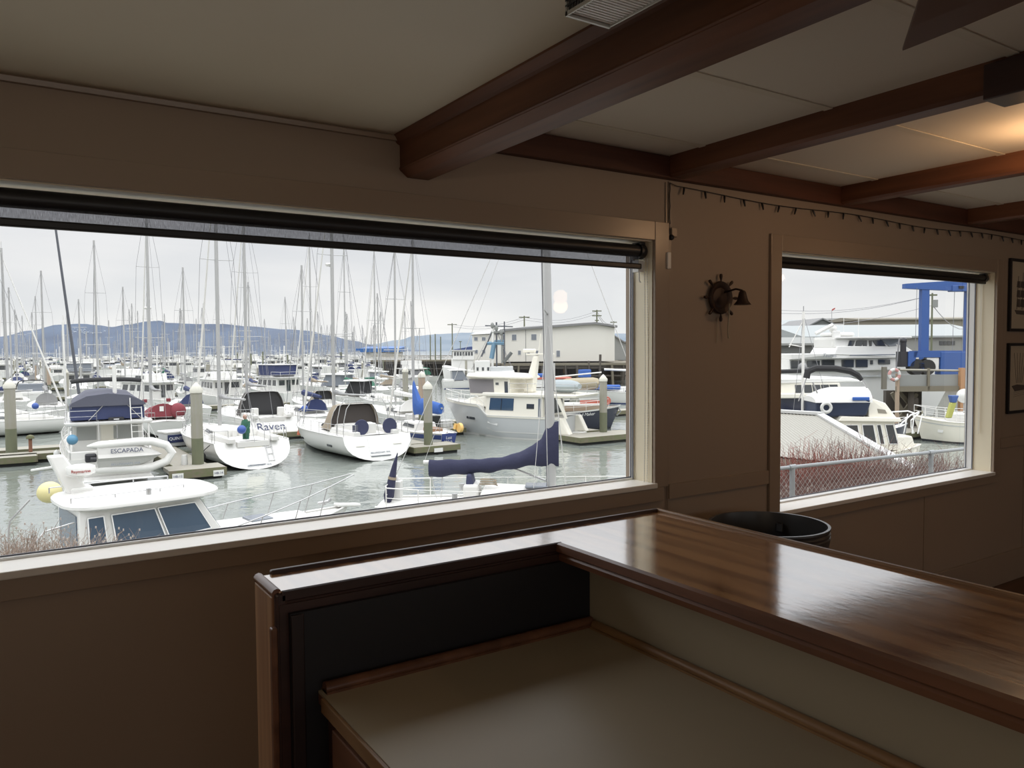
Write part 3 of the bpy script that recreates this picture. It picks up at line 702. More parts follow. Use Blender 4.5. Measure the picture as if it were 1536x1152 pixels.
class House:
    """a box with raked ends: bottom x0..x1, widths w0 (aft) w1 (fore), heights z0..z1; rf/rb rake of front and back, tb side tumble, zf extra height drop at the front"""
    def __init__(s, x0, x1, w0, w1, z0, z1, rf=.2, rb=.05, tb=.06, z0f=None, z1f=None):
        z0f = z0 if z0f is None else z0f; z1f = z1 if z1f is None else z1f
        s.b = [Vector((x0, w0/2, z0)), Vector((x1, w1/2, z0f)), Vector((x1, -w1/2, z0f)), Vector((x0, -w0/2, z0))]
        s.t = [Vector((x0+rb, w0/2-tb, z1)), Vector((x1-rf, w1/2-tb, z1f)), Vector((x1-rf, -w1/2+tb, z1f)), Vector((x0+rb, -w0/2+tb, z1))]
        s.c = sum(s.b+s.t, Vector((0, 0, 0)))/8
    FACE = {'port': (0, 1), 'front': (1, 2), 'stbd': (3, 2), 'back': (3, 0)}
    def build(s, root, name, m, bevel=.05):
        return MB().hexa(s.b, s.t).build(name, m, root, bevel=bevel)
    def p(s, face, u, v):
        i, j = s.FACE[face]; return s.b[i].lerp(s.b[j], u).lerp(s.t[i].lerp(s.t[j], u), v)
    def win(s, face, u0, u1, v0, v1, root, m='tinted', name='window', d=.022, frame=None):
        P = [s.p(face, u0, v0), s.p(face, u1, v0), s.p(face, u1, v1), s.p(face, u0, v1)]
        n = (P[1]-P[0]).cross(P[3]-P[0]).normalized()
        if n.dot(sum(P, Vector((0, 0, 0)))/4-s.c) < 0: n = -n
        o = MB().hexa([q-n*.01 for q in P], [q+n*d for q in P]).build(name, m, root)
        if frame:
            fb_ = MB()
            for k in range(4): fb_.bar(P[k]+n*(d+.004), P[(k+1) % 4]+n*(d+.004), .022, .022)
            fb_.build('window_trim', frame, root)
        return o
def rail(root, pts, h, r=.014, posts=None, mid=True, m='stainless', name='rail'):
    mb = MB(); P = [Vector(p) for p in pts]; up = Vector((0, 0, h))
    mb.tube([p+up for p in P], r, 5)
    if mid: mb.tube([p+up*.5 for p in P], r*.6, 4)
    for p in (P if posts is None else [P[i] for i in posts]): mb.tube([p, p+up], r, 5)
    return mb.build(name, m, root, smooth=True)
def deckrail(root, H, x0, x1, h=.6, n=6, side=1, inset=.1, r=.013, m='stainless', name='rail', mid=True, cap=False):
    pts = [H.edge(x0+(x1-x0)*i/n, side, inset) for i in range(n+1)]
    return rail(root, pts, h, r, m=m, name=name, mid=mid)
def pulpit(root, H, x0, h=.6, m='stainless', inset=.06, r=.016):
    xe = H.xat(1, 1)-.08; n = 4
    P = [H.edge(x0+(xe-x0)*i/n, 1, inset) for i in range(n+1)]; Q = [H.edge(xe-(xe-x0)*i/n, -1, inset) for i in range(n+1)]
    pts = P+Q; up = Vector((0, 0, h)); mb = MB().tube([p+up for p in pts], r, 6)
    for i in (0, 2, 4, 5, 7, 9): mb.tube([pts[i], pts[i]+up], r, 5)
    mb.tube([p+up*.5 for p in pts], r*.6, 4)
    return mb.build('pulpit', m, root, smooth=True)
def mast(root, x, z0, z1, r=.07, m='mast_metal', H=None, spread=(.45, .75), beam=1.2, fore=None, aft=None, furl='mast_white', wm='wire', wr=.009, n=8, radar=None, lean=0, boom=None, cover='canvas_blue', coverr=.16, spl=.85, wirem=True):
    """mast, spreaders and standing rigging; lean shifts the top along y"""
    top = Vector((x-.15, lean, z1)); foot = Vector((x, 0, z0))
    MB().tube([foot, foot.lerp(top, .6), top], [r, r, r*.75], n).tube([top, top+Vector((0, 0, .5))], .012, 4).build('mast', m, root, smooth=True)
    s_ = MB(); w = MB()
    tips = []
    for f_ in spread:
        p = foot.lerp(top, f_); l = spl*(1.0 if f_ < .6 else .8); a, b = p+Vector((-.1, l, .03)), p+Vector((-.1, -l, .03)); s_.tube([a, p, b], .022, 5); tips.append((a, b))
    if spread: s_.build('spreader', m, root)
    for k in (0, 1):
        sg = 1-2*k; base = Vector((x-.15, sg*beam, z0))
        if H: base = H.edge(x-.15, sg, .05)
        pts = [base]+[t_[k] for t_ in tips]+[top]
        w.tube(pts, wr, 4)
        if tips: w.tube([base+Vector((.3, 0, 0)), foot.lerp(top, spread[0])], wr, 4)
    if aft: w.tube([top, Vector(aft)], wr, 4)
    if fore:
        if not furl: w.tube([top.lerp(foot, .05), Vector(fore)], wr, 4)
    if wirem: w.build('rigging', wm, root)
    if fore and furl:
        a = Vector(fore); b = top.lerp(foot, .05)
        MB().tube([a, a.lerp(b, .03), a.lerp(b, .06), a.lerp(b, .5), a.lerp(b, .93), b], [.02, .05, .075, .055, .035, .012], 6).build('furled_sail', furl, root, smooth=True)
    if radar:
        p = foot.lerp(top, radar)+Vector((.38, 0, 0))
        MB().lathe([(.001, 0), (.22, 0), (.26, .05), (.26, .12), (.18, .18), (.001, .19)], p, 14).tube([p, foot.lerp(top, radar-.01)], .03, 5).build('radar_dome', 'mast_white', root, smooth=True)
    if boom:
        L_, zb_ = boom; a = Vector((x-.05, 0, zb_)); b = Vector((x-L_, 0, zb_+.12))
        MB().tube([a, b], .06, 8).build('boom', m, root, smooth=True)
        if cover:
            N = 14; rings = []
            for i in range(N+1):
                t_ = i/N; p = a.lerp(b, t_*.97+.0); hh = coverr*(1.9-1.0*smooth(min(1, t_*2.2))-.35*t_); ww = coverr*(.85-.35*t_)*(1 if 0 < i < N else .4)
                wv = .03*math.sin(t_*17)
                rings.append([(p.x, p.y+ww*math.sin(a_), p.z+.05+hh*.55*(1+math.cos(a_))-.12+wv*.5) for a_ in [2*math.pi*k/10 for k in range(10)]])
            MB().loft(rings).build('sail_cover', cover, root, smooth=True)
def bimini(root, x0, x1, z, w, zb, m='canvas_navy', legs=True, curve=.14, th=.05, name='bimini_top', fr='stainless'):
    n = 8; rings = []
    for i in range(n+1):
        t_ = i/n; x = x0+(x1-x0)*t_; zc = z+curve*math.sin(math.pi*t_)*.8-(.10 if i in (0, n) else 0)
        ring = [(x, (w/2)*math.cos(math.pi*k/8), zc+curve*.8*math.sin(math.pi*k/8)) for k in range(9)]
        ring += [(x, (w/2-.02)*math.cos(math.pi*k/8), zc-th+curve*.8*math.sin(math.pi*k/8)) for k in range(8, -1, -1)]
        rings.append(ring)
    MB().loft(rings).build(name, m, root, smooth=True)
    if legs:
        b = MB(); xm = (x0+x1)/2
        for s_ in (1, -1):
            for xa in (x0, xm, x1): b.tube([(xm+(xa-xm)*.2, s_*w/2, zb), (xa, s_*(w/2-.01), z)], .014, 5)
        b.build('bimini_frame', fr, root)
def dodger(root, x0, x1, w, z0, h, m='canvas_navy', wm='canvas_black', back=True, name='dodger'):
    """canvas hood: open aft at x0, sloping down forward to x1"""
    rings = []
    n = 7
    for i in range(n+1):
        t_ = i/n; x = x0+(x1-x0)*t_; hh = h*(1-smooth(max(0, t_-.35)/.65)*.98); ww = w/2*(1-.12*t_)
        rings.append([(x, ww*math.cos(math.pi*k/12)*(1.0), z0+hh*min(1, 1.35*math.sin(math.pi*k/12))**.8) for k in range(13)])
    MB().loft(rings, cap=False, closed=False).build(name, m, root, smooth=True)
    if back:
        r0 = rings[0]; MB().add([(x0+.25, p[1]*.96, z0+(p[2]-z0)*.95) for p in r0], [tuple(range(13))]).build('dodger_window', wm, root)
        MB().tube([Vector(p)+Vector((-.01, 0, .005)) for p in r0], .018, 5).build('dodger_frame', 'stainless', root)
def cyl(root, name, m, a, b, r, n=10): return MB().tube([a, b], r, n).build(name, m, root, smooth=True)
def fender(root, p, r=.13, l=.6, m='fender_white', ball=False, name='fender'):
    p = Vector(p)
    if ball: return MB().sphere(p, r, 14, 10).build(name, m, root, smooth=True)
    return MB().lathe([(.02, -l/2-.05), (r*.6, -l/2), (r, -l/2+.1), (r, l/2-.1), (r*.6, l/2), (.02, l/2+.06)], p, 10).build(name, m, root, smooth=True)
def boat(name, stern, bow, label, cat='boat', L=None, group=None, zs=0):
    """stern and bow waterline points given as ground points; returns root and length"""
    a, b = Vector(stern), Vector(bow); d = b-a; d.z = 0
    r_ = empty(name, (a.x, a.y, WZ), math.atan2(d.y, d.x), label, cat, group)
    return r_, (L or d.length)
# ================================================================== harbour frame: u right, v away, in metres from the viewer
_fh = Vector((math.sin(YAW), math.cos(YAW), 0)); _rh = Vector((math.cos(YAW), -math.sin(YAW), 0))
def uv(u, v, z=WZ): q = _rh*u+_fh*v; return Vector((q.x, q.y, z))
def touv(p): return p.x*_rh.x+p.y*_rh.y, p.x*_fh.x+p.y*_fh.y
def hd(name, px, py, deg, label, cat='boat', group=None, L=None):
    """boat with its stern waterline at a ground pixel, heading deg from straight away (minus = to the left)"""
    p = gp(px, py); a = math.radians(deg); d = _rh*math.sin(a)+_fh*math.cos(a)
    return empty(name, (p.x, p.y, WZ), math.atan2(d.y, d.x), label, cat, group)
def boom_sail(root, x, z, L, m, r=.17, name='boom'): pass

# ------------------------------------------------------------------ trawler with the dinghy across its stern
mat('canvas_pale_window', (.34, .35, .335), .8)
def escapada():
    r = hd('trawler_yacht', 168, 724, -31, 'white trawler yacht with navy flybridge covers and a grey dinghy hung across its stern', 'boat')
    H = Hull(12.6, 4.5, 1.35, 2.3, ts=.93, ovs=.1, ovb=1.1, sag=.1, flare=.3, pb=2.4)
    H.build(r, 'gelcoat', 'antifoul_dark', 'stripe_blue', boot=.07)
    # swim platform
    MB().box(-1.35, -.05, -1.9, 1.9, .28, .38).build('swim_platform', 'gelcoat', r, bevel=.05)
    # saloon
    h = House(2.0, 8.6, 3.5, 3.2, 1.2, 3.05, rf=.5, rb=.0, tb=.06, z0f=1.4, z1f=3.05); h.build(r, 'cabin', 'gelcoat')
    for k in range(4): h.win('port', .08+k*.22, .26+k*.22, .42, .86, r, 'tinted')
    for k in range(4): h.win('stbd', .08+k*.22, .26+k*.22, .42, .86, r, 'tinted')
    h.win('back', .06, .42, .50, .90, r, 'canvas_pale_window', 'window_cover'); h.win('back', .66, .94, .50, .90, r, 'canvas_pale_window', 'window_cover'); h.win('front', .1, .9, .4, .9, r, 'tinted')
    MB().box(1.999-.02, 2.0, -.45, .35, 1.25, 2.95).build('saloon_door', 'gelcoat_cream', r, bevel=.01)
    # cockpit bulwark
    MB().box(-.02, .10, -1.95, 1.95, 1.25, 1.75).build('bulwark', 'gelcoat', r, bevel=.04)
    for s_ in (1, -1): MB().hexa([(-.02, s_*1.95, 1.2), (2.2, s_*2.1, 1.2), (2.2, s_*2.0, 1.2), (-.02, s_*1.85, 1.2)], [(-.02, s_*1.95, 1.75), (2.2, s_*2.1, 1.85), (2.2, s_*2.0, 1.85), (-.02, s_*1.85, 1.75)]).build('bulwark', 'gelcoat', r)
    # upper deck, overhanging the side decks
    MB().hexa([(.5, 2.05, 3.05), (8.9, 1.85, 3.05), (8.9, -1.85, 3.05), (.5, -2.05, 3.05)], [(.45, 2.12, 3.20), (9.0, 1.9, 3.22), (9.0, -1.9, 3.22), (.45, -2.12, 3.20)]).build('boat_deck', 'gelcoat', r, bevel=.04)
    for x, y in ((.6, 1.9), (.6, -1.9)): cyl(r, 'deck_post', 'gelcoat', (x, y, 1.7), (x, y, 3.05), .05)
    # flybridge with canvas
    f = House(3.3, 7.6, 3.35, 2.9, 3.2, 4.05, rf=.7, rb=0, tb=.05); f.build(r, 'flybridge', 'gelcoat')
    c = MB(); c.hexa([(1.15, 1.78, 3.28), (3.5, 1.78, 3.28), (3.5, -1.78, 3.28), (1.15, -1.78, 3.28)], [(1.15, 1.76, 4.05), (3.5, 1.76, 4.05), (3.5, -1.76, 4.05), (1.15, -1.76, 4.05)])
    c.build('canvas_side', 'canvas_blue', r, bevel=.03)
    rings = []
    for i in range(9):
        t_ = i/8; x = 1.0+(7.2-1.0)*t_; top = 4.62+.10*math.sin(t_*9)+.14*math.exp(-((t_-.25)/.12)**2); w_ = 1.86-.28*t_
        rings.append([(x, w_, 4.02), (x, w_*.93, 4.20), (x, w_*.55, top-.06), (x, 0, top+.06), (x, -w_*.55, top-.06), (x, -w_*.93, 4.20), (x, -w_, 4.02)])
    MB().loft(rings).build('canvas_cover', 'canvas_slate', r, smooth=True)
    # folded bimini on its arch
    t_ = MB()
    t_.tube([(1.9, y, 5.28+.13*math.sqrt(max(0, 1-(y/1.75)**2))) for y in [1.72*math.cos(math.pi*k/12) for k in range(13)]], [.09]+[.12]*11+[.09], 8)
    t_.build('folded_bimini', 'canvas_black', r, smooth=True)
    t_ = MB()
    for s_ in (1, -1): t_.tube([(1.15, s_*1.74, 3.9), (1.15, s_*1.74, 5.25), (1.9, s_*1.70, 5.30)], .022, 6).tube([(3.2, s_*1.70, 4.1), (1.9, s_*1.70, 5.26)], .018, 5)
    t_.tube([(1.13, 1.80, 4.03), (1.13, -1.80, 4.03)], .03, 6)
    t_.build('bimini_frame', 'stainless', r)
    # short mast with crane boom, radar
    MB().tube([(1.35, -.35, 3.2), (1.38, -.35, 6.2)], [.115, .10], 10).build('mast', 'mast_white', r, smooth=True)
    MB().tube([(1.12, -.35, 4.7), (1.1, .95, 3.25)], .018, 5).tube([(1.12, -.35, 4.7), (1.1, -1.6, 3.25)], .018, 5).build('stay', 'wire_light', r)
    MB().box(1.0, 1.18, -.75, .02, 3.02, 3.38).build('life_raft_case', 'canvas_black', r, bevel=.06)
    MB().box(.98, 1.0, -.50, -.24, 3.26, 3.30).build('case_label', 'name_white', r)
    cyl(r, 'crane_post', 'stainless', (.9, -.38, 1.75), (.95, -.38, 3.1), .025)
    # boarding ladder on the starboard side
    l = MB()
    for x in (-1.0, -1.55): l.bar((1.0, x-.05, 4.4 if x > -1.2 else 3.9), (.2, x-.05, 1.7), .045, .06)
    for k in range(7): l.bar((.32+.1*k, -1.05, 1.95+.32*k), (.32+.1*k, -1.6, 1.95+.32*k), .06, .03)
    l.build('ladder', 'mast_white', r)
    rail(r, [(.5, 2.05, 3.22), (.5, .6, 3.22)], .6, .014, m='stainless'); rail(r, [(.5, -1.7, 3.22), (.5, -2.05, 3.22), (2.5, -2.05, 3.22)], .7, .014)
    deckrail(r, H, 1.6, 10.5, .75, 8, 1, r=.02, m='mast_white'); deckrail(r, H, 1.6, 10.5, .75, 8, -1, r=.02, m='mast_white'); pulpit(r, H, 10.5, .75, r=.02, m='mast_white')
    fender(r, (.2, 2.35, .95), .20, .8, 'rubber'); fender(r, (1.3, 2.45, 1.0), .20, .8, 'rubber'); fender(r, (3.0, 2.45, 1.2), .16, .7, 'fender_white')
    fender(r, (.5, 1.75, 2.35), .27, ball=True, m=mat('buoy_pale_blue', (0.096, 0.244, 0.373), .5).name)
    # tall antennas on the port side
    MB().tube([(2.2, 1.95, 3.2), (2.1, 2.0, 8.5)], .03, 4).build('antenna', 'mast_white', r); MB().tube([(5.2, 1.85, 3.2), (5.2, 1.9, 9.0)], .03, 4).build('antenna', 'mast_white', r)
    r.scale = (.87, .87, .87); return r
esc = escapada()
# the dinghy, hung on its side across the transom: its bottom faces aft
def dinghy(parent_root):
    q = empty('inflatable_dinghy', (0, 0, 0), label='grey inflatable dinghy hung on its side with a dark boat name on its bottom', cat='dinghy')
    pass
    rz = parent_root.rotation_euler.z; c, s_ = math.cos(rz), math.sin(rz); l = Vector((-1.05*.87, .35, 1.30))
    q.location = (parent_root.location.x+l.x*c-l.y*s_, parent_root.location.y+l.x*s_+l.y*c, WZ+l.z); q.rotation_euler = (0, 0, rz); q.scale = (.87, .87, .87)
    # local: x = thickness (aft is minus), y = length (bow towards minus y), z = beam direction
    Lg = 3.75; bm2 = .88
    top = [(.02, .45-0*.0, bm2*.80), (.02, -.6, bm2*.92), (.0, -1.7, bm2*.88), (-.02, -2.6, bm2*.55), (-.04, -3.10, bm2*.10), (-.04, -3.12, -bm2*.05)]
    def tube_path():
        P = []
        for i in range(25):
            a = i/24
            if a < .4: y = .75-(a/.4)*2.65; z = bm2*(.70+.10*(a/.4))
            elif a <= .6:
                t_ = (a-.4)/.2; y = -1.9-1.35*math.sin(t_*math.pi); z = bm2*.80*math.cos(t_*math.pi)
            else: t_ = (a-.6)/.4; y = -1.9+t_*2.65; z = -bm2*(.80-.10*t_)
            P.append((0, y, z))
        return P
    P = tube_path(); n = len(P)
    rr_ = [.05 if i in (0, n-1) else (.14 if i in (1, n-2) else .215) for i in range(n)]
    MB().tube(P, rr_, 12).build('inflatable_tube', 'tube_white', q, smooth=True)
    # V bottom
    rings = []
    for i in range(12):
        t_ = i/11; y = .28-3.0*t_; hw = bm2*.70*(1-max(0, (t_-.45)/.55)**2.0); dp_ = -.30*(1-max(0, (t_-.7)/.3)**2*.9)
        rings.append([(0.02, y, hw), (-.16, y, hw*.80), (-.19+dp_*.3, y, hw*.28), (-.19+dp_*.75, y, 0), (-.19+dp_*.3, y, -hw*.28), (-.16, y, -hw*.80), (0.02, y, -hw)])
    MB().loft(rings).build('bottom', 'tube_grey', q)
    MB().box(-.16, .14, .22, .30, -.52, .52).build('transom', 'tube_white', q)
    # outboard
    e_ = MB(); e_.box(-.05, .35, .32, .85, -.22, .22); e_.build('outboard_cowl', 'engine_black', q, bevel=.08)
    MB().bar((-.05, .45, 0), (-.55, .42, -.05), .13, .10).tube([(-.45, .36, 0), (-.45, .62, 0)], .10, 8).build('outboard_leg', 'engine_black', q)
    # seats inside are hidden, the lettering sits on the two bottom panels
    text('ESCAPADA', .31, 'name_navy', q, (-.365, -1.05, .32), (math.radians(90+8), 0, math.radians(-90)), ext=.006)
    text('BELLINGHAM, WA', .165, 'name_grey', q, (-.37, -.98, -.36), (math.radians(90-10), 0, math.radians(-90)), ext=.006)
    MB().tube([(-.05, .2, .85), (.3, .2, 1.9)], .012, 4).build('sling', 'wire_light', q); MB().tube([(-.05, -2.6, .6), (.5, -2.2, 1.6)], .012, 4).build('sling', 'wire_light', q)
    return q
dinghy(esc)

# ------------------------------------------------------------------ sailboat helper for the modern white hulls
def sailboat(name, px, py, deg, label, L, Bm, fs=1.15, fb=1.55, ts=.82, ovs=-.9, hull='gelcoat', mx=.57, mh=17, boom_cover='canvas_grey', dodg='canvas_brown', bim=None, stripe='black_stripe', cabin_h=.45, radar=None, lean=0, spread=(.35, .66), furl='mast_white', mr=.10, anti='antifoul_dark', cover_r=.2, wr=.012, boomL=.40):
    r = hd(name, px, py, deg, label, 'sailboat')
    H = Hull(L, Bm, fs, fb, ts=ts, ovs=ovs, ovb=.45, sag=.04, flare=.12, pb=2.0, tx=.42, u=1)
    H.build(r, hull, anti, stripe, boot=.10)
    c = House(L*.30, L*.74, Bm*.60, Bm*.34, fs-.03, fs+cabin_h, rf=1.0, rb=.1, tb=.12, z0f=fb-.12, z1f=fb+cabin_h*.45); c.build(r, 'coachroof', 'deck_white', bevel=.08)
    for f_ in ('port', 'stbd'): c.win(f_, .12, .62, .35, .72, r, 'tinted')
    MB().box(L*.06, L*.30, -Bm*.20, Bm*.20, fs-.25, fs+.02).build('cockpit_well', 'deck_white', r)
    for s_ in (1, -1): MB().hexa([(L*.05, s_*Bm*.22, fs-.02), (L*.31, s_*Bm*.26, fs-.02), (L*.31, s_*Bm*.36, fs-.02), (L*.05, s_*Bm*.32, fs-.02)], [(L*.05, s_*Bm*.23, fs+.22), (L*.31, s_*Bm*.27, fs+.30), (L*.31, s_*Bm*.34, fs+.30), (L*.05, s_*Bm*.31, fs+.22)]).build('coaming', 'deck_white', r, bevel=.04)
    if dodg: dodger(r, L*.29, L*.45, Bm*.58, fs+.25, 1.0, dodg)
    mast(r, L*mx, fs+cabin_h*.6, mh, mr, H=H, spread=spread, fore=(L+.25, 0, fb+.1), aft=(-.1+max(0, -ovs)*.7, 0, fs), furl=furl, radar=radar, boom=(L*boomL, fs+2.0), cover=boom_cover, coverr=cover_r, lean=lean, wr=wr, spl=Bm*.28)
    deckrail(r, H, L*.12, L*.86, .6, 7, 1); deckrail(r, H, L*.12, L*.86, .6, 7, -1); pulpit(r, H, L*.86, .6)
    x0 = max(.1, -ovs)+.1
    rail(r, [H.edge(L*.13, 1), H.edge(x0, 1), H.edge(x0-.02, 1, Bm*.18)], .62, .016, name='pushpit'); rail(r, [H.edge(L*.13, -1), H.edge(x0, -1), H.edge(x0-.02, -1, Bm*.18)], .62, .016, name='pushpit')
    return r, H

# ladder boat: reverse transom with swim ladder, open stern
lad, HL = sailboat('sailboat', 388, 704, -37, 'white sailboat with a swim ladder on its broad rounded transom, a person in green aboard', 11.2, 4.15, fs=1.35, fb=1.55, ts=.93, boom_cover='canvas_grey', dodg=None, mr=.11, cover_r=.15, spread=(.30, .62))
def on_transom(H, y, q, off=.02):      # point on the raked transom at height fraction q
    x = H.xat(0, q); return Vector((x-off, y, H.sheer(0)*q))
def transom_frame(H):
    a = on_transom(H, 0, .2); b = on_transom(H, 0, .9); ez_ = (b-a).normalized(); ex = Vector((0, -1, 0)); n = ex.cross(ez_)
    return Matrix((ex, ez_, n)).transposed().to_euler()
TE = transom_frame(HL)
l = MB()
for y in (-.62, -.92): l.tube([on_transom(HL, y, .25, .06), on_transom(HL, y, 1.0, .06), on_transom(HL, y, 1.0, .06)+Vector((.0, 0, .55))], .018, 5)
for k in range(4): l.tube([on_transom(HL, -.62, .28+.24*k, .06), on_transom(HL, -.92, .28+.24*k, .06)], .016, 5)
l.build('swim_ladder', 'stainless', lad, smooth=True)
p = MB().hexa([on_transom(HL, .45, .22, .015), on_transom(HL, -.45, .22, .015), on_transom(HL, -.45, .22, .0), on_transom(HL, .45, .22, .0)], [on_transom(HL, .45, .92, .015), on_transom(HL, -.45, .92, .015), on_transom(HL, -.45, .92, .0), on_transom(HL, .45, .92, .0)])
p.build('transom_gate', 'gelcoat_cream', lad, bevel=.01)
MB().bar(on_transom(HL, .42, .17), on_transom(HL, -.42, .17), .03, .03).build('gate_sill', 'window_grey', lad)
text('BELLINGHAM  WA', .15, 'name_grey', lad, on_transom(HL, -.1, .15, .03), TE)
fender(lad, on_transom(HL, .45, 1.0)+Vector((.25, 0, .62)), .23, ball=True, m='fender_blue')
fender(lad, HL.edge(2.0, 1, -.18)-Vector((0, 0, .8)), .14, .5, 'rubber'); MB().tube([HL.edge(1.4, 1), HL.edge(1.7, 1, -.2)-Vector((0, 0, .35)), HL.edge(2.0, 1, -.18)-Vector((0, 0, .5))], .02, 5).build('fender_line', 'rubber', lad)
for k in range(3): MB().box(3.2+.03*k, 3.25+.03*k, .4-.35*k, .62-.35*k, 1.3, 1.75).build('locker_lid', 'deck_white', lad, bevel=.02)

# person in a green jacket standing in the cockpit
def person_standing(loc, rz, label, top_m, leg_m, hair_m):
    root = empty('person', loc, rz, label, 'person')
    me = bpy.data.meshes.new('body'); 
    J = {'pel': (0, 0, .95), 'spi': (0, 0, 1.12), 'che': (.015, 0, 1.32), 'nek': (.03, 0, 1.50), 'hea': (.05, 0, 1.60), 'crn': (.05, 0, 1.70),
         'ls': (0, .19, 1.42), 'le': (.04, .25, 1.15), 'lw': (.20, .17, .98), 'rs': (0, -.19, 1.42), 're': (.05, -.25, 1.16), 'rw': (.22, -.16, 1.0),
         'lh': (0, .095, .90), 'lk': (.03, .11, .50), 'la': (0, .12, .10), 'lt': (.14, .13, .04), 'rh': (0, -.095, .90), 'rk': (.03, -.11, .50), 'ra': (0, -.12, .10), 'rt': (.14, -.13, .04)}
    R_ = {'pel': (.15, .11), 'spi': (.15, .105), 'che': (.18, .12), 'nek': (.055, .055), 'hea': (.08, .095), 'crn': (.07, .08), 'ls': (.065, .065), 'le': (.05, .05), 'lw': (.035, .035), 'rs': (.065, .065), 're': (.05, .05), 'rw': (.035, .035),
          'lh': (.10, .10), 'lk': (.068, .068), 'la': (.045, .045), 'lt': (.04, .035), 'rh': (.10, .10), 'rk': (.068, .068), 'ra': (.045, .045), 'rt': (.04, .035)}
    E_ = [('pel', 'spi'), ('spi', 'che'), ('che', 'nek'), ('nek', 'hea'), ('hea', 'crn'), ('che', 'ls'), ('ls', 'le'), ('le', 'lw'), ('che', 'rs'), ('rs', 're'), ('re', 'rw'), ('pel', 'lh'), ('lh', 'lk'), ('lk', 'la'), ('la', 'lt'), ('pel', 'rh'), ('rh', 'rk'), ('rk', 'ra'), ('ra', 'rt')]
    names = list(J); me.from_pydata([J[n] for n in names], [(names.index(a), names.index(b)) for a, b in E_], [])
    o = bpy.data.objects.new('body', me); COL.objects.link(o); o.parent = root
    me.materials.append(MATS['skin'])
    sk = o.modifiers.new('skin', 'SKIN'); sk.use_smooth_shade = True; o.modifiers.new('sub', 'SUBSURF').levels = 1
    lay = me.skin_vertices[0] if me.skin_vertices else None
    if lay is None:
        bmm = bmesh.new(); bmm.from_mesh(me); bmm.verts.layers.skin.verify(); bmm.to_mesh(me); bmm.free(); lay = me.skin_vertices[0]
    for i, n in enumerate(names): lay.data[i].radius = R_[n]
    lay.data[0].use_root = True
    # jacket, trousers, hair, face and fingers
    def ringz(z, rx, ry, cx=0, n=14): return [(cx+rx*math.cos(2*math.pi*k/n), ry*math.sin(2*math.pi*k/n), z) for k in range(n)]
    MB().loft([ringz(.80, .165, .22), ringz(.95, .17, .225), ringz(1.12, .155, .205), ringz(1.32, .16, .235, .01), ringz(1.44, .12, .20, .01), ringz(1.52, .07, .08, .03)]).build('jacket', top_m, root, smooth=True)
    for s_, a, b_, c in ((1, 'ls', 'le', 'lw'), (-1, 'rs', 're', 'rw')): MB().tube([J[a], J[b_], Vector(J[b_]).lerp(Vector(J[c]), .92)], [.085, .07, .055], 10).build('sleeve', top_m, root, smooth=True)
    for a, b_, c in (('lh', 'lk', 'la'), ('rh', 'rk', 'ra')): MB().tube([J[a], J[b_], J[c]], [.115, .09, .075], 10).build('trouser_leg', leg_m, root, smooth=True)
    MB().sphere((.035, 0, 1.685), .108, 12, 8, 1.0).build('hair', hair_m, root, smooth=True)
    MB().sphere((.085, 0, 1.655), .092, 12, 8, 1.22).tube([(.17, 0, 1.68), (.192, 0, 1.645), (.165, 0, 1.64)], .012, 6).tube([(.05, .10, 1.67), (.05, .10, 1.63)], .018, 6).tube([(.05, -.10, 1.67), (.05, -.10, 1.63)], .018, 6).build('face', 'skin', root, smooth=True)
    e_ = MB(); e_.sphere((.168, .035, 1.675), .012, 6, 4); e_.sphere((.168, -.035, 1.675), .012, 6, 4); e_.bar((.172, -.03, 1.60), (.172, .03, 1.60), .012, .01); e_.build('eyes_and_mouth', 'canvas_black', root)
    for s_, w_ in ((1, 'lw'), (-1, 'rw')):
        p = Vector(J[w_]); hnd = MB().tube([p, p+Vector((.05, 0, -.02)), p+Vector((.09, 0, -.03))], [.03, .042, .035], 8)
        for k in range(4): hnd.tube([p+Vector((.08, (k-1.5)*.019, -.03)), p+Vector((.12, (k-1.5)*.02, -.045)), p+Vector((.14, (k-1.5)*.02, -.075))], [.010, .009, .008], 6)
        hnd.tube([p+Vector((.04, -s_*.03, -.02)), p+Vector((.075, -s_*.055, -.045)), p+Vector((.10, -s_*.05, -.06))], [.012, .010, .009], 6); hnd.build('hand', 'skin', root, smooth=True)
    return root
mat('skin', (0.422, 0.255, 0.191), .5); mat('hair_grey', (.45, .36, .32), .8); mat('jacket_green', (0.022, 0.115, 0.070), .8); mat('trouser_green', (0.017, 0.088, 0.059), .8)
rz = lad.rotation_euler.z; lx, ly = 1.75, .02
person_standing((lad.location.x+lx*math.cos(rz)-ly*math.sin(rz), lad.location.y+lx*math.sin(rz)+ly*math.cos(rz), WZ+.92), rz+2.0, 'person in a green jacket and green trousers standing in the cockpit beside the swim ladder', 'jacket_green', 'trouser_green', 'hair_grey')

# Raven, behind the ladder boat
rav, HR = sailboat('sailboat', 414, 660, -34, 'white sailboat with a dark brown dodger and its name in large letters on the transom', 12.0, 4.2, ts=.92, fs=1.45, fb=1.6, boom_cover='canvas_grey', dodg='canvas_brown', mr=.11, radar=None)
TE2 = transom_frame(HR)
text('Raven', .80, 'name_navy', rav, on_transom(HR, .15, .60, .03), TE2)
dodger(rav, 2.9, 4.9, 3.1, 1.5, 1.65, 'canvas_brown'); fender(rav, HR.edge(1.3, -1, -.1)+Vector((-.9, -.1, .55)), .24, ball=True, m='fender_blue')
for y in (.9, -.9): MB().box(1.5, 1.9, y-.22, y+.22, 1.2, 2.1).build('helm_pedestal', 'deck_white', rav, bevel=.05)
for y in (1.3, -1.3): MB().box(1.0, 2.6, y-.3, y+.3, 1.3, 1.75).build('cockpit_seat', 'deck_white', rav, bevel=.06)
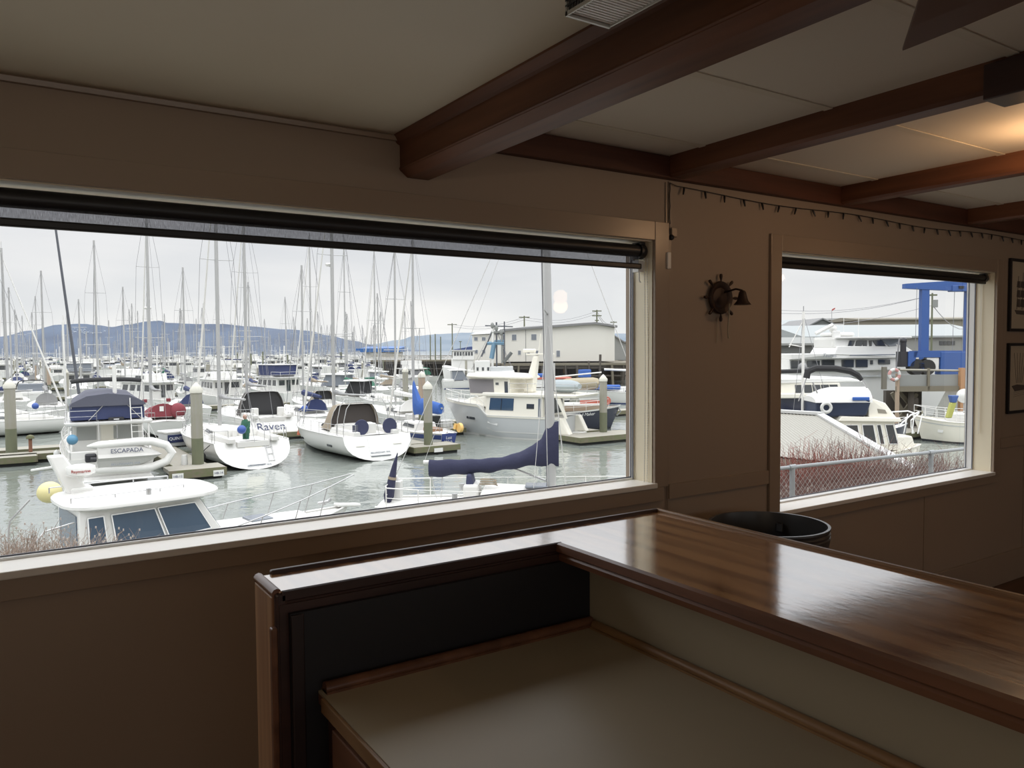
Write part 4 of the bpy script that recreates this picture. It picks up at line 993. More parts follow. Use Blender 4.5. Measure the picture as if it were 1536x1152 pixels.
tag(MB().lathe([(.16, 0), (.10, .28), (.03, .55), (.001, .56)], gp(449, 652, WZ+.5), 10).build('traffic_cone', 'lamp_orange', smooth=True), 'small orange cone on the dock beside the sailboat transom', 'cone')

# two-wheel boat with navy wheel covers
whl, HW = sailboat('sailboat', 573, 691, -35, 'white sailboat with two navy covered steering wheels and a taupe dodger', 11.7, 4.3, ts=.93, fs=1.35, fb=1.5, ovs=-.55, boom_cover='canvas_grey', dodg=None, mr=.115, cover_r=.16, radar=.62)
TE3 = transom_frame(HW)
dodger(whl, 3.5, 5.6, 3.0, 1.45, 1.45, 'canvas_tan', 'canvas_brown')
b_ = MB()
for x0, zt in ((1.1, 3.15), (2.0, 3.25)):
    b_.tube([(x0+.35, 1.6*math.cos(math.pi*k/12), 1.45+(zt-1.45)*min(1, 1.6*math.sin(math.pi*k/12))) for k in range(13)], .022, 6)
b_.build('bimini_frame', 'mast_metal', whl, smooth=True)
for y in (.75, -.95):
    MB().lathe([(.001, -.03), (.42, -.03), (.44, 0), (.42, .03), (.001, .03)], (.95, y, 1.78), 24, axis='x').build('wheel_cover', 'canvas_navy', whl, smooth=True)
    MB().box(1.0, 1.35, y-.17, y+.17, 1.2, 2.05).build('helm_pedestal', 'deck_white', whl, bevel=.05)
MB().box(1.25, 2.2, -.28, .28, 1.2, 1.95).build('cockpit_table', 'deck_white', whl, bevel=.04)
MB().box(.85, .93, .98, 1.30, 1.45, 1.95).build('outboard_pad', 'canvas_slate', whl, bevel=.03)
MB().hexa([on_transom(HW, .62, .22, .015), on_transom(HW, -.62, .22, .015), on_transom(HW, -.62, .22, .0), on_transom(HW, .62, .22, .0)], [on_transom(HW, .62, .95, .015), on_transom(HW, -.62, .95, .015), on_transom(HW, -.62, .95, .0), on_transom(HW, .62, .95, .0)]).build('transom_gate', 'gelcoat', whl, bevel=.01)
MB().bar(on_transom(HW, .58, .20, .03), on_transom(HW, -.58, .20, .03), .05, .03).build('gate_sill', 'window_grey', whl)
text('BELLINGHAM  WA', .14, 'name_grey', whl, on_transom(HW, 0, .33, .03), TE3, scale=(1, 1, 1))
for y in (1.1, -1.1): MB().bar(on_transom(HW, y+.25, .62, .02), on_transom(HW, y-.25, .62, .02), .05, .03).build('step_pad', 'gelcoat_cream', whl)
for t_ in (.16, .55):
    a = HW.pt(t_, .55, 1, .01); b2 = HW.pt(t_+.055, .55, 1, .01); MB().bar(a, b2, .03, .12).build('hull_port', 'tinted', whl)
a = HW.pt(.80, .82, 1, .01); b2 = HW.pt(.83, .83, 1, .01); MB().bar(a, b2, .03, .08).build('hull_port', 'tinted', whl)

# small blue-sterned sailboat with a bright blue cover
blu = hd('sailboat', 671, 673, -35, 'small sailboat with a bright blue sail cover and a blue transom with white lettering', 'sailboat')
HB = Hull(7.6, 2.5, .95, 1.15, ts=.42, ovs=.25, ovb=.6, sag=.1, flare=.15)
HB.build(blu, 'gelcoat', 'antifoul_dark', 'black_stripe'); HB.stripe(blu, .62, .92, 'stripe_blue', 'blue_band')
pp = [on_transom(HB, y*HB.half(0, q)*.99, q, .015) for y, q in ((1, .05), (1, .5), (1, 1.0), (-1, 1.0), (-1, .5), (-1, .05))]
MB().add(pp, [(0, 1, 2, 3, 4, 5)]).build('transom_panel', 'blue_hull', blu)
text('Last', .26, 'name_white', blu, on_transom(HB, 0, .72, .03), transom_frame(HB)); text('Wish', .26, 'name_white', blu, on_transom(HB, 0, .45, .03), transom_frame(HB))
c = House(2.6, 5.8, 1.6, .9, .9, 1.4, rf=.8, rb=.1, tb=.1); c.build(blu, 'coachroof', 'deck_white', bevel=.06); c.win('port', .1, .8, .35, .75, blu, 'tinted')
mast(blu, 4.3, 1.3, 13.5, .085, H=HB, fore=(8.0, 0, 1.2), aft=(-.1, 0, .95), furl='mast_white', spread=(.5,), spl=.8, boom=(3.7, 2.3), cover=None)
rings = []
for i in range(13):
    t_ = i/12; x = 4.28-3.6*t_; top = 4.25-1.75*min(1, t_*3.2)**.8 if t_ < .32 else 2.95-.35*(t_-.32); bot = 1.75+.35*t_+.05*math.sin(t_*12); w_ = .10+.16*math.sin(min(1, t_*4)*math.pi/2)*(1-.3*t_)
    rings.append([(x, w_*math.sin(a_), (top+bot)/2+(top-bot)/2*math.cos(a_)) for a_ in [2*math.pi*k/10 for k in range(10)]])
MB().loft(rings).build('sail_cover', 'canvas_bright', blu, smooth=True)
MB().tube([(.05, -.55, 1.15), (.02, -.62, 1.5)], .10, 8).lathe([(.10, -.09), (.28, -.10), (.30, 0), (.28, .10), (.10, .09)], (-.25, -.75, 1.25), 16, axis='y').build('horseshoe_buoy', mat('buoy_tan', (.75, .48, .16), .6).name, blu, smooth=True)
rail(blu, [HB.edge(1.2, 1), HB.edge(.0, 1), HB.edge(.0, -1), HB.edge(1.2, -1)], .6, .016, name='pushpit'); pulpit(blu, HB, 6.6, .55)
MB().box(1.2, 2.3, -.4, .4, .7, 1.15).build('cockpit_locker', 'teak', blu, bevel=.03); MB().tube([(.02, 0, 1.0), (-.02, 0, .1)], .05, 6).build('rudder_head', 'teak', blu)

# ------------------------------------------------------------------ big raised-pilothouse trawler
def pilothouse():
    a = gp(852, 659); b = gp(691, 649.5); d = b-a; d.z = 0
    r = empty('pilothouse_trawler', (a.x, a.y, WZ), math.atan2(d.y, d.x), 'large cream and grey pilothouse motor yacht with a covered wheelhouse window', 'motor yacht')
    L = d.length/.88
    H = Hull(L, 4.3, 1.45, 2.75, ts=.90, ovs=.1, ovb=1.5, sag=.0, flare=.45, pb=2.1, tx=.45)
    H.sheer = lambda t: 1.75 if t < .52 else (1.75+(2.55-1.75)*smooth(min(1, (t-.52)/.10))+.30*max(0, (t-.62)/.38)**1.5)
    H.build(r, 'gelcoat_grey', 'antifoul_green', 'gelcoat', boot=.07, n=34)
    H.stripe(r, .93, 1.02, 'gelcoat_cream', 'cap_rail', n=34, off=.03); H.stripe(r, .28, .32, 'gelcoat', 'rub_rail', t0=.0, t1=.62, off=.03)
    MB().box(-1.05, .1, -1.8, 1.8, .36, .56).build('swim_platform', 'gelcoat', r, bevel=.06)
    MB().box(-.95, 0, -1.7, 1.7, .20, .36).build('platform_bracket', 'antifoul_green', r)
    # saloon and side walls
    h = House(1.2, 6.3, 3.7, 3.6, 1.7, 3.25, rf=.2, rb=.0, tb=.05); h.build(r, 'saloon', 'gelcoat_cream', bevel=.04)
    h.win('port', .50, .93, .30, .90, r, 'window_blue', d=.03); MB().bar(h.p('port', .715, .30)+Vector((0, .04, 0)), h.p('port', .715, .90)+Vector((0, .04, 0)), .04, .03).build('window_bar', 'canvas_black', r)
    h.win('stbd', .1, .9, .30, .85, r, 'window_blue'); h.win('back', .1, .9, .15, .9, r, 'tinted')
    h.win('port', .14, .27, .42, .66, r, 'tinted', d=.02); h.win('port', .02, .07, .05, .92, r, 'window_grey', d=.02)
    MB().hexa([(-.9, 2.0, 1.75), (-.75, 2.0, 1.75), (-.75, 1.85, 1.75), (-.9, 1.85, 1.75)], [(-.35, 2.0, 3.2), (.0, 2.0, 3.2), (.0, 1.85, 3.2), (-.35, 1.85, 3.2)]).build('side_wing', 'gelcoat_cream', r)
    for sg in (1, -1): MB().hexa([(-1.0, sg*1.7, .5), (.1, sg*1.85, .5), (.1, sg*1.1, .5), (-1.0, sg*1.1, .5)], [(-.35, sg*1.7, 1.75), (.1, sg*1.85, 1.75), (.1, sg*1.1, 1.75), (-.35, sg*1.1, 1.75)]).build('stern_steps', 'gelcoat_cream', r, bevel=.08)
    # boat deck overhang
    MB().hexa([(-1.6, 1.9, 3.22), (6.4, 2.0, 3.22), (6.4, -2.0, 3.22), (-1.6, -1.9, 3.22)], [(-1.75, 1.95, 3.46), (6.4, 2.0, 3.52), (6.4, -2.0, 3.52), (-1.75, -1.95, 3.46)]).build('boat_deck', 'gelcoat_cream', r, bevel=.08)
    # forward trunk
    MB().hexa([(5.9, 1.85, 2.3), (9.2, .75, 2.6), (9.2, -.75, 2.6), (5.9, -1.85, 2.3)], [(6.0, 1.7, 3.3), (8.4, .7, 3.0), (8.4, -.7, 3.0), (6.0, -1.7, 3.3)]).build('trunk_cabin', 'gelcoat_cream', r, bevel=.12)
    # wheelhouse
    w_ = House(4.1, 8.0, 3.3, 2.5, 3.2, 4.62, rf=-.25, rb=.1, tb=.10); w_.build(r, 'wheelhouse', 'gelcoat_cream', bevel=.06)
    w_.win('port', .38, .985, .14, .92, r, 'canvas_grey_warm', 'window_cover', d=.02); w_.win('front', .02, .98, .14, .92, r, 'canvas_grey_warm', 'window_cover', d=.02); w_.win('stbd', .38, .985, .14, .92, r, 'canvas_grey_warm', 'window_cover', d=.02)
    w_.win('port', .04, .12, .1, .82, r, 'tinted', 'door_window'); w_.win('port', .26, .33, .62, .75, r, 'tinted', 'vent')
    n = 12; rings = []
    for k, (sc_, z) in enumerate(((.93, 4.58), (1.0, 4.64), (1.0, 4.74), (.94, 4.84), (.72, 4.96), (.35, 5.02))):
        ring = []
        for j in range(28):
            a_ = 2*math.pi*j/28; cx, sx = math.cos(a_), math.sin(a_); e_ = .62
            ring.append((5.75+sc_*2.95*math.copysign(abs(cx)**e_, cx), sc_*1.85*math.copysign(abs(sx)**e_, sx)*(1-.12*(cx > 0)*cx), z+.05*cx))
        rings.append(ring)
    MB().loft(rings).build('hardtop', 'gelcoat_cream', r, smooth=True)
    # mast
    MB().hexa([(2.9, .35, 3.5), (3.7, .35, 3.5), (3.7, -.35, 3.5), (2.9, -.35, 3.5)], [(2.45, .16, 6.3), (2.9, .16, 6.3), (2.9, -.16, 6.3), (2.45, -.16, 6.3)]).build('radar_mast', 'gelcoat_cream', r, bevel=.08)
    MB().hexa([(1.2, .16, 6.42), (3.5, .20, 6.36), (3.5, -.20, 6.36), (1.2, -.16, 6.42)], [(1.2, .16, 6.50), (3.5, .20, 6.48), (3.5, -.20, 6.48), (1.2, -.16, 6.50)]).tube([(2.5, 0, 6.4), (2.3, 0, 8.0)], .035, 6).build('mast_wing', 'gelcoat_cream', r, bevel=.03)
    MB().box(2.75, 3.85, -.12, .12, 6.55, 6.85).build('radar_scanner', 'gelcoat_cream', r, bevel=.08)
    # dinghy on the boat deck under a grey cover
    rings = []
    for i in range(9):
        t_ = i/8; x = -.9+3.0*t_; s_ = math.sin(min(1, t_*3+.25)*math.pi/2)*math.sin(min(1, (1-t_)*2.2+.1)*math.pi/2)
        rings.append([(x, -.2+.95*s_*math.cos(2*math.pi*k/12), 4.0+.48*s_*math.sin(2*math.pi*k/12)) for k in range(12)])
    MB().loft(rings).build('covered_tender', 'canvas_pale', r, smooth=True)
    rail(r, [(4.0, 1.9, 3.5), (2.4, 1.92, 3.5), (.6, 1.92, 3.5), (-1.5, 1.85, 3.5), (-1.6, 0, 3.5), (-1.5, -1.85, 3.5)], .75, .018)
    for s_ in (1, -1): deckrail(r, H, L*.64, L*.93, .7, 4, s_, r=.022, m='mast_white')
    pulpit(r, H, L*.93, .75, r=.025, m='mast_white')
    for k, (t_, w0) in enumerate(((.715, .05), (.735, .03), (.757, .05), (.79, .03))):
        a_ = H.pt(t_-.008, .55, 1, .012); b_ = H.pt(t_+.014, .55, 1, .012); MB().bar(a_, b_, .04, .22).build('hull_port', 'tinted', r)
    a_ = H.pt(.47, .62, 1, .012); b_ = H.pt(.56, .62, 1, .012); MB().bar(a_, b_, .02, .20).build('boarding_gate', 'gelcoat', r, bevel=.005)
    r.scale = (.88, .88, .88); return r
mat('canvas_grey_warm', (0.195, 0.183, 0.189), .85); mat('canvas_pale', (0.297, 0.335, 0.348), .8)
plt = pilothouse()

# ------------------------------------------------------------------ dark blue cutter behind the pilothouse yacht
dk = hd('sailboat', 790, 646, 96, 'dark navy hulled sailboat with white cap rail and a tan covered sail', 'sailboat')
p0 = gp(788, 646); p1 = gp(916, 643); d_ = p1-p0; dk.location = (p0.x, p0.y, WZ); dk.rotation_euler.z = math.atan2(d_.y, d_.x); LD = d_.length
HD = Hull(LD, 3.4, 1.45, 1.75, ts=.8, ovs=.5, ovb=.75, sag=.12, flare=.2)
HD.build(dk, 'navy_hull', 'antifoul_red', 'black_stripe', dm='deck_tan'); HD.stripe(dk, .95, 1.03, 'gelcoat', 'cap_rail', off=.04)
HD.text(dk, 'Sail Maker', .62, .82, .34, 'name_white', side=-1, shear=.25)
c = House(2.2, 6.0, 2.3, 1.7, 1.4, 1.98, rf=.3, rb=.1, tb=.08); c.build(dk, 'coachroof', 'deck_white', bevel=.05)
MB().box(2.3, 5.7, -1.20, -1.165, 1.5, 1.85).build('cabin_side', 'deck_tan', dk)
rings = []
for i in range(11):
    t_ = i/10; x = 2.1+3.3*t_; hh = .62*min(1, .35+t_*2.2)*(1 if t_ < .95 else .8)
    rings.append([(x, -.35+.45*math.cos(2*math.pi*k/10), 3.35+.10*t_+hh*math.sin(2*math.pi*k/10)*.75) for k in range(10)])
MB().loft(rings).build('sail_cover', 'canvas_tan_light', dk, smooth=True) if mat('canvas_tan_light', (0.379, 0.328, 0.231), .85) else None
MB().tube([(1.6, -.35, 3.9), (5.7, -.35, 4.25)], .05, 6).build('boom', 'mast_white', dk)
deckrail(dk, HD, .4, LD*.95, .65, 6, -1, m='mast_white', r=.018); deckrail(dk, HD, .4, LD*.95, .65, 6, 1, m='mast_white', r=.018)
MB().lathe([(.12, -.14), (.30, -.14), (.32, 0), (.30, .14), (.12, .14)], (LD*.93, -.5, 2.15), 14, axis='y').box(LD*.62, LD*.84, -.75, -.4, 1.95, 2.2).build('life_ring', 'red_soft', dk, smooth=True) if mat('red_soft', (0.482, 0.121, 0.083), .6) else None
MB().tube([(LD+.5, -.1, 1.7), (LD+.75, -.1, 1.3), (LD+.45, -.1, 1.0)], .05, 6).build('anchor', 'stainless', dk, smooth=True)

# ------------------------------------------------------------------ cabin cruiser right under the window
def cruiser():
    tip = Vector((-4.72, 22.1)); a = math.radians(49); d = _rh*math.sin(a)+_fh*math.cos(a)
    L = 8.6; o = uv(tip.x, tip.y)-d*(L+.8)*.97
    r = empty('cabin_cruiser', (o.x, o.y, WZ), math.atan2(d.y, d.x), 'white cabin cruiser with a round radar dome on its roof, nearest boat under the window', 'boat')
    H = Hull(L, 3.0, 1.05, 1.75, ts=.9, ovs=.1, ovb=.8, sag=.05, flare=.3, pb=2.2)
    H.build(r, 'gelcoat', 'antifoul_dark', 'stripe_blue')
    c = House(2.1, 5.5, 2.35, 2.1, 1.15, 2.86, rf=.75, rb=.0, tb=.10, z0f=1.5); c.build(r, 'cabin', 'gelcoat', bevel=.03)
    c.win('stbd', .24, .585, .35, .88, r, 'window_blue', frame='vinyl_white', d=.05); c.win('stbd', .61, .93, .35, .88, r, 'window_blue', frame='vinyl_white', d=.05); c.win('stbd', .06, .18, .18, .88, r, 'window_blue', frame='vinyl_white', d=.05)
    c.win('port', .30, .93, .35, .88, r, 'window_blue'); c.win('front', .05, .48, .30, .92, r, 'window_blue'); c.win('front', .52, .95, .30, .92, r, 'window_blue'); c.win('back', .1, .9, .3, .9, r, 'window_blue')
    # roof slab, rounded nose
    rings = []
    out = []
    for k in range(32):
        a_ = 2*math.pi*k/32; cx, sx = math.cos(a_), math.sin(a_); e_ = .42 if cx < 0 else .72
        out.append((cx, sx, e_))
    for sc_, z in ((.955, 2.84), (1.0, 2.88), (1.0, 2.95), (.975, 3.0), (.90, 3.03), (.6, 3.07), (.2, 3.08)):
        rings.append([(3.62+sc_*1.78*math.copysign(abs(cx)**e_, cx)*(1.0 if cx < 0 else 1.0), sc_*1.36*math.copysign(abs(sx)**(.55), sx), z) for cx, sx, e_ in out])
    MB().loft(rings).build('roof', 'gelcoat', r, smooth=True)
    # roof rails
    rail(r, [(1.9, .95, 3.02), (2.8, 1.0, 3.02), (3.8, 1.0, 3.02), (4.6, .85, 3.02)], .14, .017, mid=False, name='roof_rail'); rail(r, [(2.0, -.85, 3.02), (2.9, -.9, 3.02), (3.9, -.85, 3.02), (4.5, -.7, 3.02)], .12, .013, mid=False, name='roof_rail')
    # arch mast with the radar dome
    MB().hexa([(2.2, .75, 3.0), (2.7, .75, 3.0), (2.7, .40, 3.0), (2.2, .40, 3.0)], [(1.8, .70, 4.05), (2.15, .70, 4.05), (2.15, .46, 4.05), (1.8, .46, 4.05)]).box(2.25, 2.75, .35, 1.0, 3.0, 3.18).build('mast_arch', 'gelcoat', r, bevel=.05)
    rad = MB().lathe([(.001, 0), (.22, 0), (.30, .04), (.315, .10), (.315, .17), (.30, .22), (.20, .26), (.001, .27)], (2.42, .10, 3.55), 28).build('radar_dome', 'gelcoat', r, smooth=True)
    MB().tube([(2.42, .10, 3.38), (2.42, .10, 3.55)], .06, 8).tube([(2.1, .6, 3.53), (2.42, .10, 3.53)], .05, 6).tube([(2.0, .6, 3.75), (1.6, 1.25, 3.62)], .03, 6).build('radar_bracket', 'gelcoat', r)
    dc = Vector((2.42, .10, 3.685)); 
    # lettering wraps on the dome side that faces the viewer
    rz_ = r.rotation_euler.z; eye = Vector((EYE.x-r.location.x, EYE.y-r.location.y, 0)); eye.rotate(Matrix.Rotation(-rz_, 3, 'Z'))
    ang0 = math.atan2(eye.y-dc.y, eye.x-dc.x)
    word = 'Raymarine'; wd_ = [.60, .52, .50, .80, .52, .36, .26, .54, .52]; tot = sum(wd_); pos = -tot/2
    for ch, w_ in zip(word, wd_):
        c_ = pos+w_/2; pos += w_; th = ang0+c_*.088/.318*1.05
        text(ch, .105, 'name_red', rad, (dc.x+math.cos(th)*.318, dc.y+math.sin(th)*.318, dc.z-.01), (math.radians(90), 0, th+math.pi/2), ext=.004)
    # deck hatch, bow rail, anchor
    MB().box(6.35, 6.95, -.35, .35, 1.72, 1.82).build('deck_hatch', 'window_grey', r, bevel=.03)
    MB().hexa([(5.3, .85, 1.45), (8.2, .35, 1.6), (8.2, -.35, 1.6), (5.3, -.85, 1.45)], [(5.5, .75, 1.74), (7.9, .25, 1.80), (7.9, -.25, 1.80), (5.5, -.75, 1.74)]).build('trunk_cabin', 'deck_white', r, bevel=.10)
    for s_ in (1, -1):
        P = [H.edge(x, s_, .05) for x in (2.6, 3.8, 5.0, 6.2, 7.4, 8.4)]; hts = [.30, .48, .62, .72, .80, .86]
        m_ = MB(); top = [p+Vector((.10, 0, h_)) for p, h_ in zip(P, hts)]+[Vector((9.55, s_*.10, 2.72))]
        m_.tube(top, .019, 6)
        for p, q_ in zip(P[1:], top[1:-1]): m_.tube([p-Vector((.15, 0, 0)), q_], .015, 5)
        m_.build('bow_rail', 'stainless', r, smooth=True)
    MB().bar((9.0, 0, 1.82), (9.75, 0, 1.72), .30, .10).build('bow_pulpit', 'gelcoat', r, bevel=.03)
    MB().tube([(8.6, 0, 1.90), (8.9, .1, 2.0), (8.7, -.1, 1.98), (8.5, .1, 1.92)], .05, 6).build('windlass', 'stainless', r, smooth=True)
    _b = dp(74, 727, 19.6)-r.location; _b.rotate(Matrix.Rotation(-r.rotation_euler.z, 3, 'Z')); fender(r, _b/.97, .30, ball=True, m='buoy_yellow')
    MB().tube([(2.0, -1.1, 2.6), (1.4, -1.2, 2.5), (1.1, -1.2, 2.1), (1.1, -1.2, 1.2)], .022, 6).tube([(1.5, 1.0, 2.9), (1.1, 1.1, 2.4), (1.0, 1.2, 1.4)], .022, 6).build('cockpit_rail', 'stainless', r, smooth=True)
    MB().tube([(3.6, -1.0, 3.05), (3.6, -1.0, 3.2)], .06, 8).build('roof_light', 'stainless', r)
    r.scale = (.97, .97, .90); return r
cruiser()

# ------------------------------------------------------------------ near sailboat with the navy boom cover
def near_sloop():
    mb_ = gp(828, 724, WZ+1.75); um, vm = touv(mb_)
    bp_ = gp(632, 714, WZ+1.95); ub, vb = touv(bp_)
    d = (mb_-bp_); d.z = 0; L = 8.2; hd_ = d.normalized(); mx_ = 5.0
    o = mb_-hd_*mx_
    r = empty('sloop', (o.x, o.y, WZ), math.atan2(hd_.y, hd_.x), 'white sloop under the window with a navy sail cover along its boom', 'sailboat')
    H = Hull(L, 2.9, 1.1, 1.35, ts=.62, ovs=.5, ovb=.9, sag=.1, flare=.15)
    H.build(r, 'gelcoat', 'antifoul_dark', 'stripe_blue')
    c = House(2.7, 6.9, 1.8, 1.1, 1.08, 1.62, rf=.9, rb=.1, tb=.14, z0f=1.22, z1f=1.56); c.build(r, 'coachroof', 'deck_white', bevel=.10); c.win('stbd', .1, .6, .35, .75, r, 'tinted'); c.win('port', .1, .6, .35, .75, r, 'tinted')
    MB().box(4.15, 4.85, -.32, .32, 1.62, 1.70).build('deck_hatch', 'window_grey', r, bevel=.03)
    MB().box(2.2, 2.7, -.5, .5, 1.1, 1.75).build('companionway_hood', 'deck_white', r, bevel=.08)
    MB().hexa([(2.25, .4, 1.3), (2.62, .4, 1.3), (2.62, -.4, 1.3), (2.25, -.4, 1.3)], [(2.3, .35, 2.05), (2.45, .35, 2.05), (2.45, -.35, 2.05), (2.3, -.35, 2.05)]).build('hood_cover', 'canvas_navy', r, bevel=.05)
    MB().tube([(3.0+.28*math.cos(a_)*(1-.1*(a_ > 6)), -.35+.16*math.sin(a_), 1.72+.012*a_) for a_ in [k*.5 for k in range(36)]], .022, 5).build('rope_coil', 'canvas_tan', r, smooth=True)
    zt = 12.6; foot = Vector((mx_, 0, 1.6)); top = Vector((mx_-.22, 0, zt))
    rings = []
    for k in range(9):
        p = foot.lerp(top, k/8); rings.append([(p.x+.135*math.cos(a_), .085*math.sin(a_), p.z) for a_ in [2*math.pi*j/12 for j in range(12)]])
    MB().loft(rings).build('mast', 'mast_metal', r, smooth=True)
    MB().tube([foot+Vector((-.16, 0, 0)), top+Vector((-.15, 0, 0))], .018, 5).build('sail_track', 'wire', r)
    sp_ = foot.lerp(top, .50); s_ = MB(); w = MB()
    for sg in (1, -1):
        tip = sp_+Vector((-.1, sg*.95, .12)); MB().tube([sp_, tip], [.035, .022], 6).build('spreader', 'mast_metal', r, smooth=True)
        w.tube([H.edge(mx_-.1, sg, .05), tip, top], .009, 4); w.tube([H.edge(mx_+.5, sg, .05), sp_], .008, 4); w.tube([H.edge(mx_-.6, sg, .05), sp_], .008, 4)
    w.tube([top, (L+.75, 0, 1.45)], .011, 4); w.tube([top, (-.35, 0, 1.25)], .011, 4); w.tube([foot.lerp(top, .28)+Vector((.16, 0, 0)), foot.lerp(top, .36)+Vector((.16, 0, 0))], .03, 5); w.build('rigging', 'wire_light', r)
    # gooseneck end high at the mast, boom running aft
    a = Vector((mx_-.1, 0, 2.42)); b = Vector((mx_-3.98, 0, 2.40))
    MB().tube([a, b, b+Vector((-.14, 0, 0))], .06, 10).build('boom', 'mast_white', r, smooth=True)
    rings = []; N = 30
    tx_ = [.22, 0, -.18, -.32, -.59, -1.07, -1.52, -2.0, -2.46, -3.5, -3.94][::-1]; tz_ = [3.72, 3.66, 3.53, 3.18, 2.95, 2.72, 2.58, 2.53, 2.50, 2.48, 2.47][::-1]
    bx_ = [.22, -.55, -.75, -1.3, -2.0, -2.9, -3.5, -3.94][::-1]; bz_ = [2.26, 2.30, 2.27, 2.18, 2.07, 2.01, 1.94, 1.91][::-1]
    for i in range(N+1):
        x = .22-4.16*i/N; zt_ = float(np.interp(x, tx_, tz_))+.012*math.sin(i*1.3); zb_ = float(np.interp(x, bx_, bz_))+.025*math.sin(i*1.1)
        w_ = .19+.10*math.exp(-((x+.75)/.6)**2)+.012*math.sin(i*2.3); zc, hz = (zt_+zb_)/2, (zt_-zb_)/2
        wid = lambda ca: 1-.45*max(0, ca)-.25*max(0, -ca)
        rings.append([(mx_+x, w_*math.sin(a_)*wid(math.cos(a_)), zc+hz*math.copysign(abs(math.cos(a_))**.75, math.cos(a_))) for a_ in [2*math.pi*k/18 for k in range(18)]])
    MB().loft(rings).build('sail_cover', 'canvas_sail_navy', r, smooth=True)
    # vang, mainsheet, lifelines, pushpit
    MB().tube([(mx_-.15, 0, 1.8), (mx_-1.35, 0, 2.25)], .03, 6).build('boom_vang', 'stainless', r)
    MB().tube([b, Vector((1.3, 0, 1.2))], .012, 4).tube([b+Vector((.5, 0, 0)), Vector((1.4, .2, 1.2))], .012, 4).tube([b+Vector((-.1, 0, .05)), top], .007, 4).build('sheet', 'wire_light', r)
    for sg in (1, -1): deckrail(r, H, .9, 7.4, .62, 5, sg, r=.011, m='mast_white')
    pulpit(r, H, 7.4, .62, m='mast_white')
    rail(r, [H.edge(.9, 1), H.edge(-.15, 1), H.edge(-.25, 1, .5), H.edge(-.25, -1, .5), H.edge(-.15, -1), H.edge(.9, -1)], .62, .02, m='mast_white', name='pushpit')
    # rolled navy flag on its staff at the stern
    p = Vector((-.30, -.15, 1.0)); q_ = Vector((.03, -.10, 2.65))
    MB().tube([p, q_], .016, 5).build('flag_staff', 'mast_white', r)
    MB().tube([p.lerp(q_, .08), p.lerp(q_, .2), p.lerp(q_, .5), p.lerp(q_, .8), q_+Vector((.03, 0, .06))], [.10, .17, .13, .075, .012], 8).build('rolled_flag', 'canvas_sail_navy', r, smooth=True)
    MB().tube([p.lerp(q_, .52), p.lerp(q_, .57)], .135, 8).build('flag_tie', 'canvas_tan', r)
    MB().box(-.2, .1, .1, .5, 1.1, 1.75).tube([(.0, .3, 1.7), (-.1, .3, 1.9)], .07, 8).build('outboard', 'fender_white', r, bevel=.06)
    MB().tube([(2.0, -.9, 1.35), (2.0, -.9, 1.55)], .09, 10).tube([(2.0, .9, 1.35), (2.0, .9, 1.55)], .09, 10).build('winch', 'stainless', r)
    return r
mat('canvas_sail_navy', (0.026, 0.028, 0.061), .9, bump=((3.5, 3.5, 3.5), .7, .05))
near_sloop()
# ================================================================== docks, pilings
mat('dock_wood', (0.302, 0.288, 0.252), .9, noise=((2.5, 14, 3), (.30, .28, .23), 4, .35, .65))
mat('dock_side', (0.158, 0.137, 0.094), .9, noise=((4, 4, 6), (.13, .14, .07), 4, .35, .65))
mat('float_black', (.025, .027, .025), .8)
mat('pile_grey', (0.288, 0.274, 0.238), .9, noise=((9, 9, .8), (.27, .26, .20), 4, .3, .7))
mat('pile_low', (0.144, 0.151, 0.094), .9, noise=((9, 9, 2), (.13, .14, .09), 4, .3, .7))
mat('pile_tan', (0.331, 0.259, 0.194), .9, noise=((9, 9, .8), (.34, .26, .19), 4, .3, .7))
mat('pile_orange', (0.396, 0.216, 0.108), .85)
mat('cap_white', (0.562, 0.547, 0.475), .5)
mat('rust', (0.202, 0.094, 0.058), .9)
AX = _rh*.835+_fh*.55            # along the main docks
FX = -_rh*.55+_fh*.835           # along the fingers, away from the viewer
O0 = uv(-12.9, 39.5)
def mpos(s, f, z=WZ): q = O0+AX*s+FX*f; return Vector((q.x, q.y, z))
DK = WZ+.50
ANG_A = math.atan2(AX.y, AX.x); ANG_F = math.atan2(FX.y, FX.x)
def dock(center, length, width, label, axis='f', ext=None, group=None, planks=True):
    """floating dock piece, long side along the finger or main direction"""
    ang = ANG_A if axis == 'a' else math.atan2(FX.y, FX.x)
    r = empty('floating_dock', (center.x, center.y, WZ), ang, label, 'dock', group); l, w = length/2, width/2
    MB().box(-l, l, -w, w, .40, .50).build('decking', 'dock_wood', r)
    MB().box(-l-.04, l+.04, -w-.05, -w, .18, .50).box(-l-.04, l+.04, w, w+.05, .18, .50).box(-l-.06, -l, -w, w, .18, .505).box(l, l+.06, -w, w, .18, .505).build('side_board', 'dock_side', r)
    MB().box(-l+.1, l-.1, -w+.1, w-.1, -.25, .398).build('float', 'float_black', r)
    return r
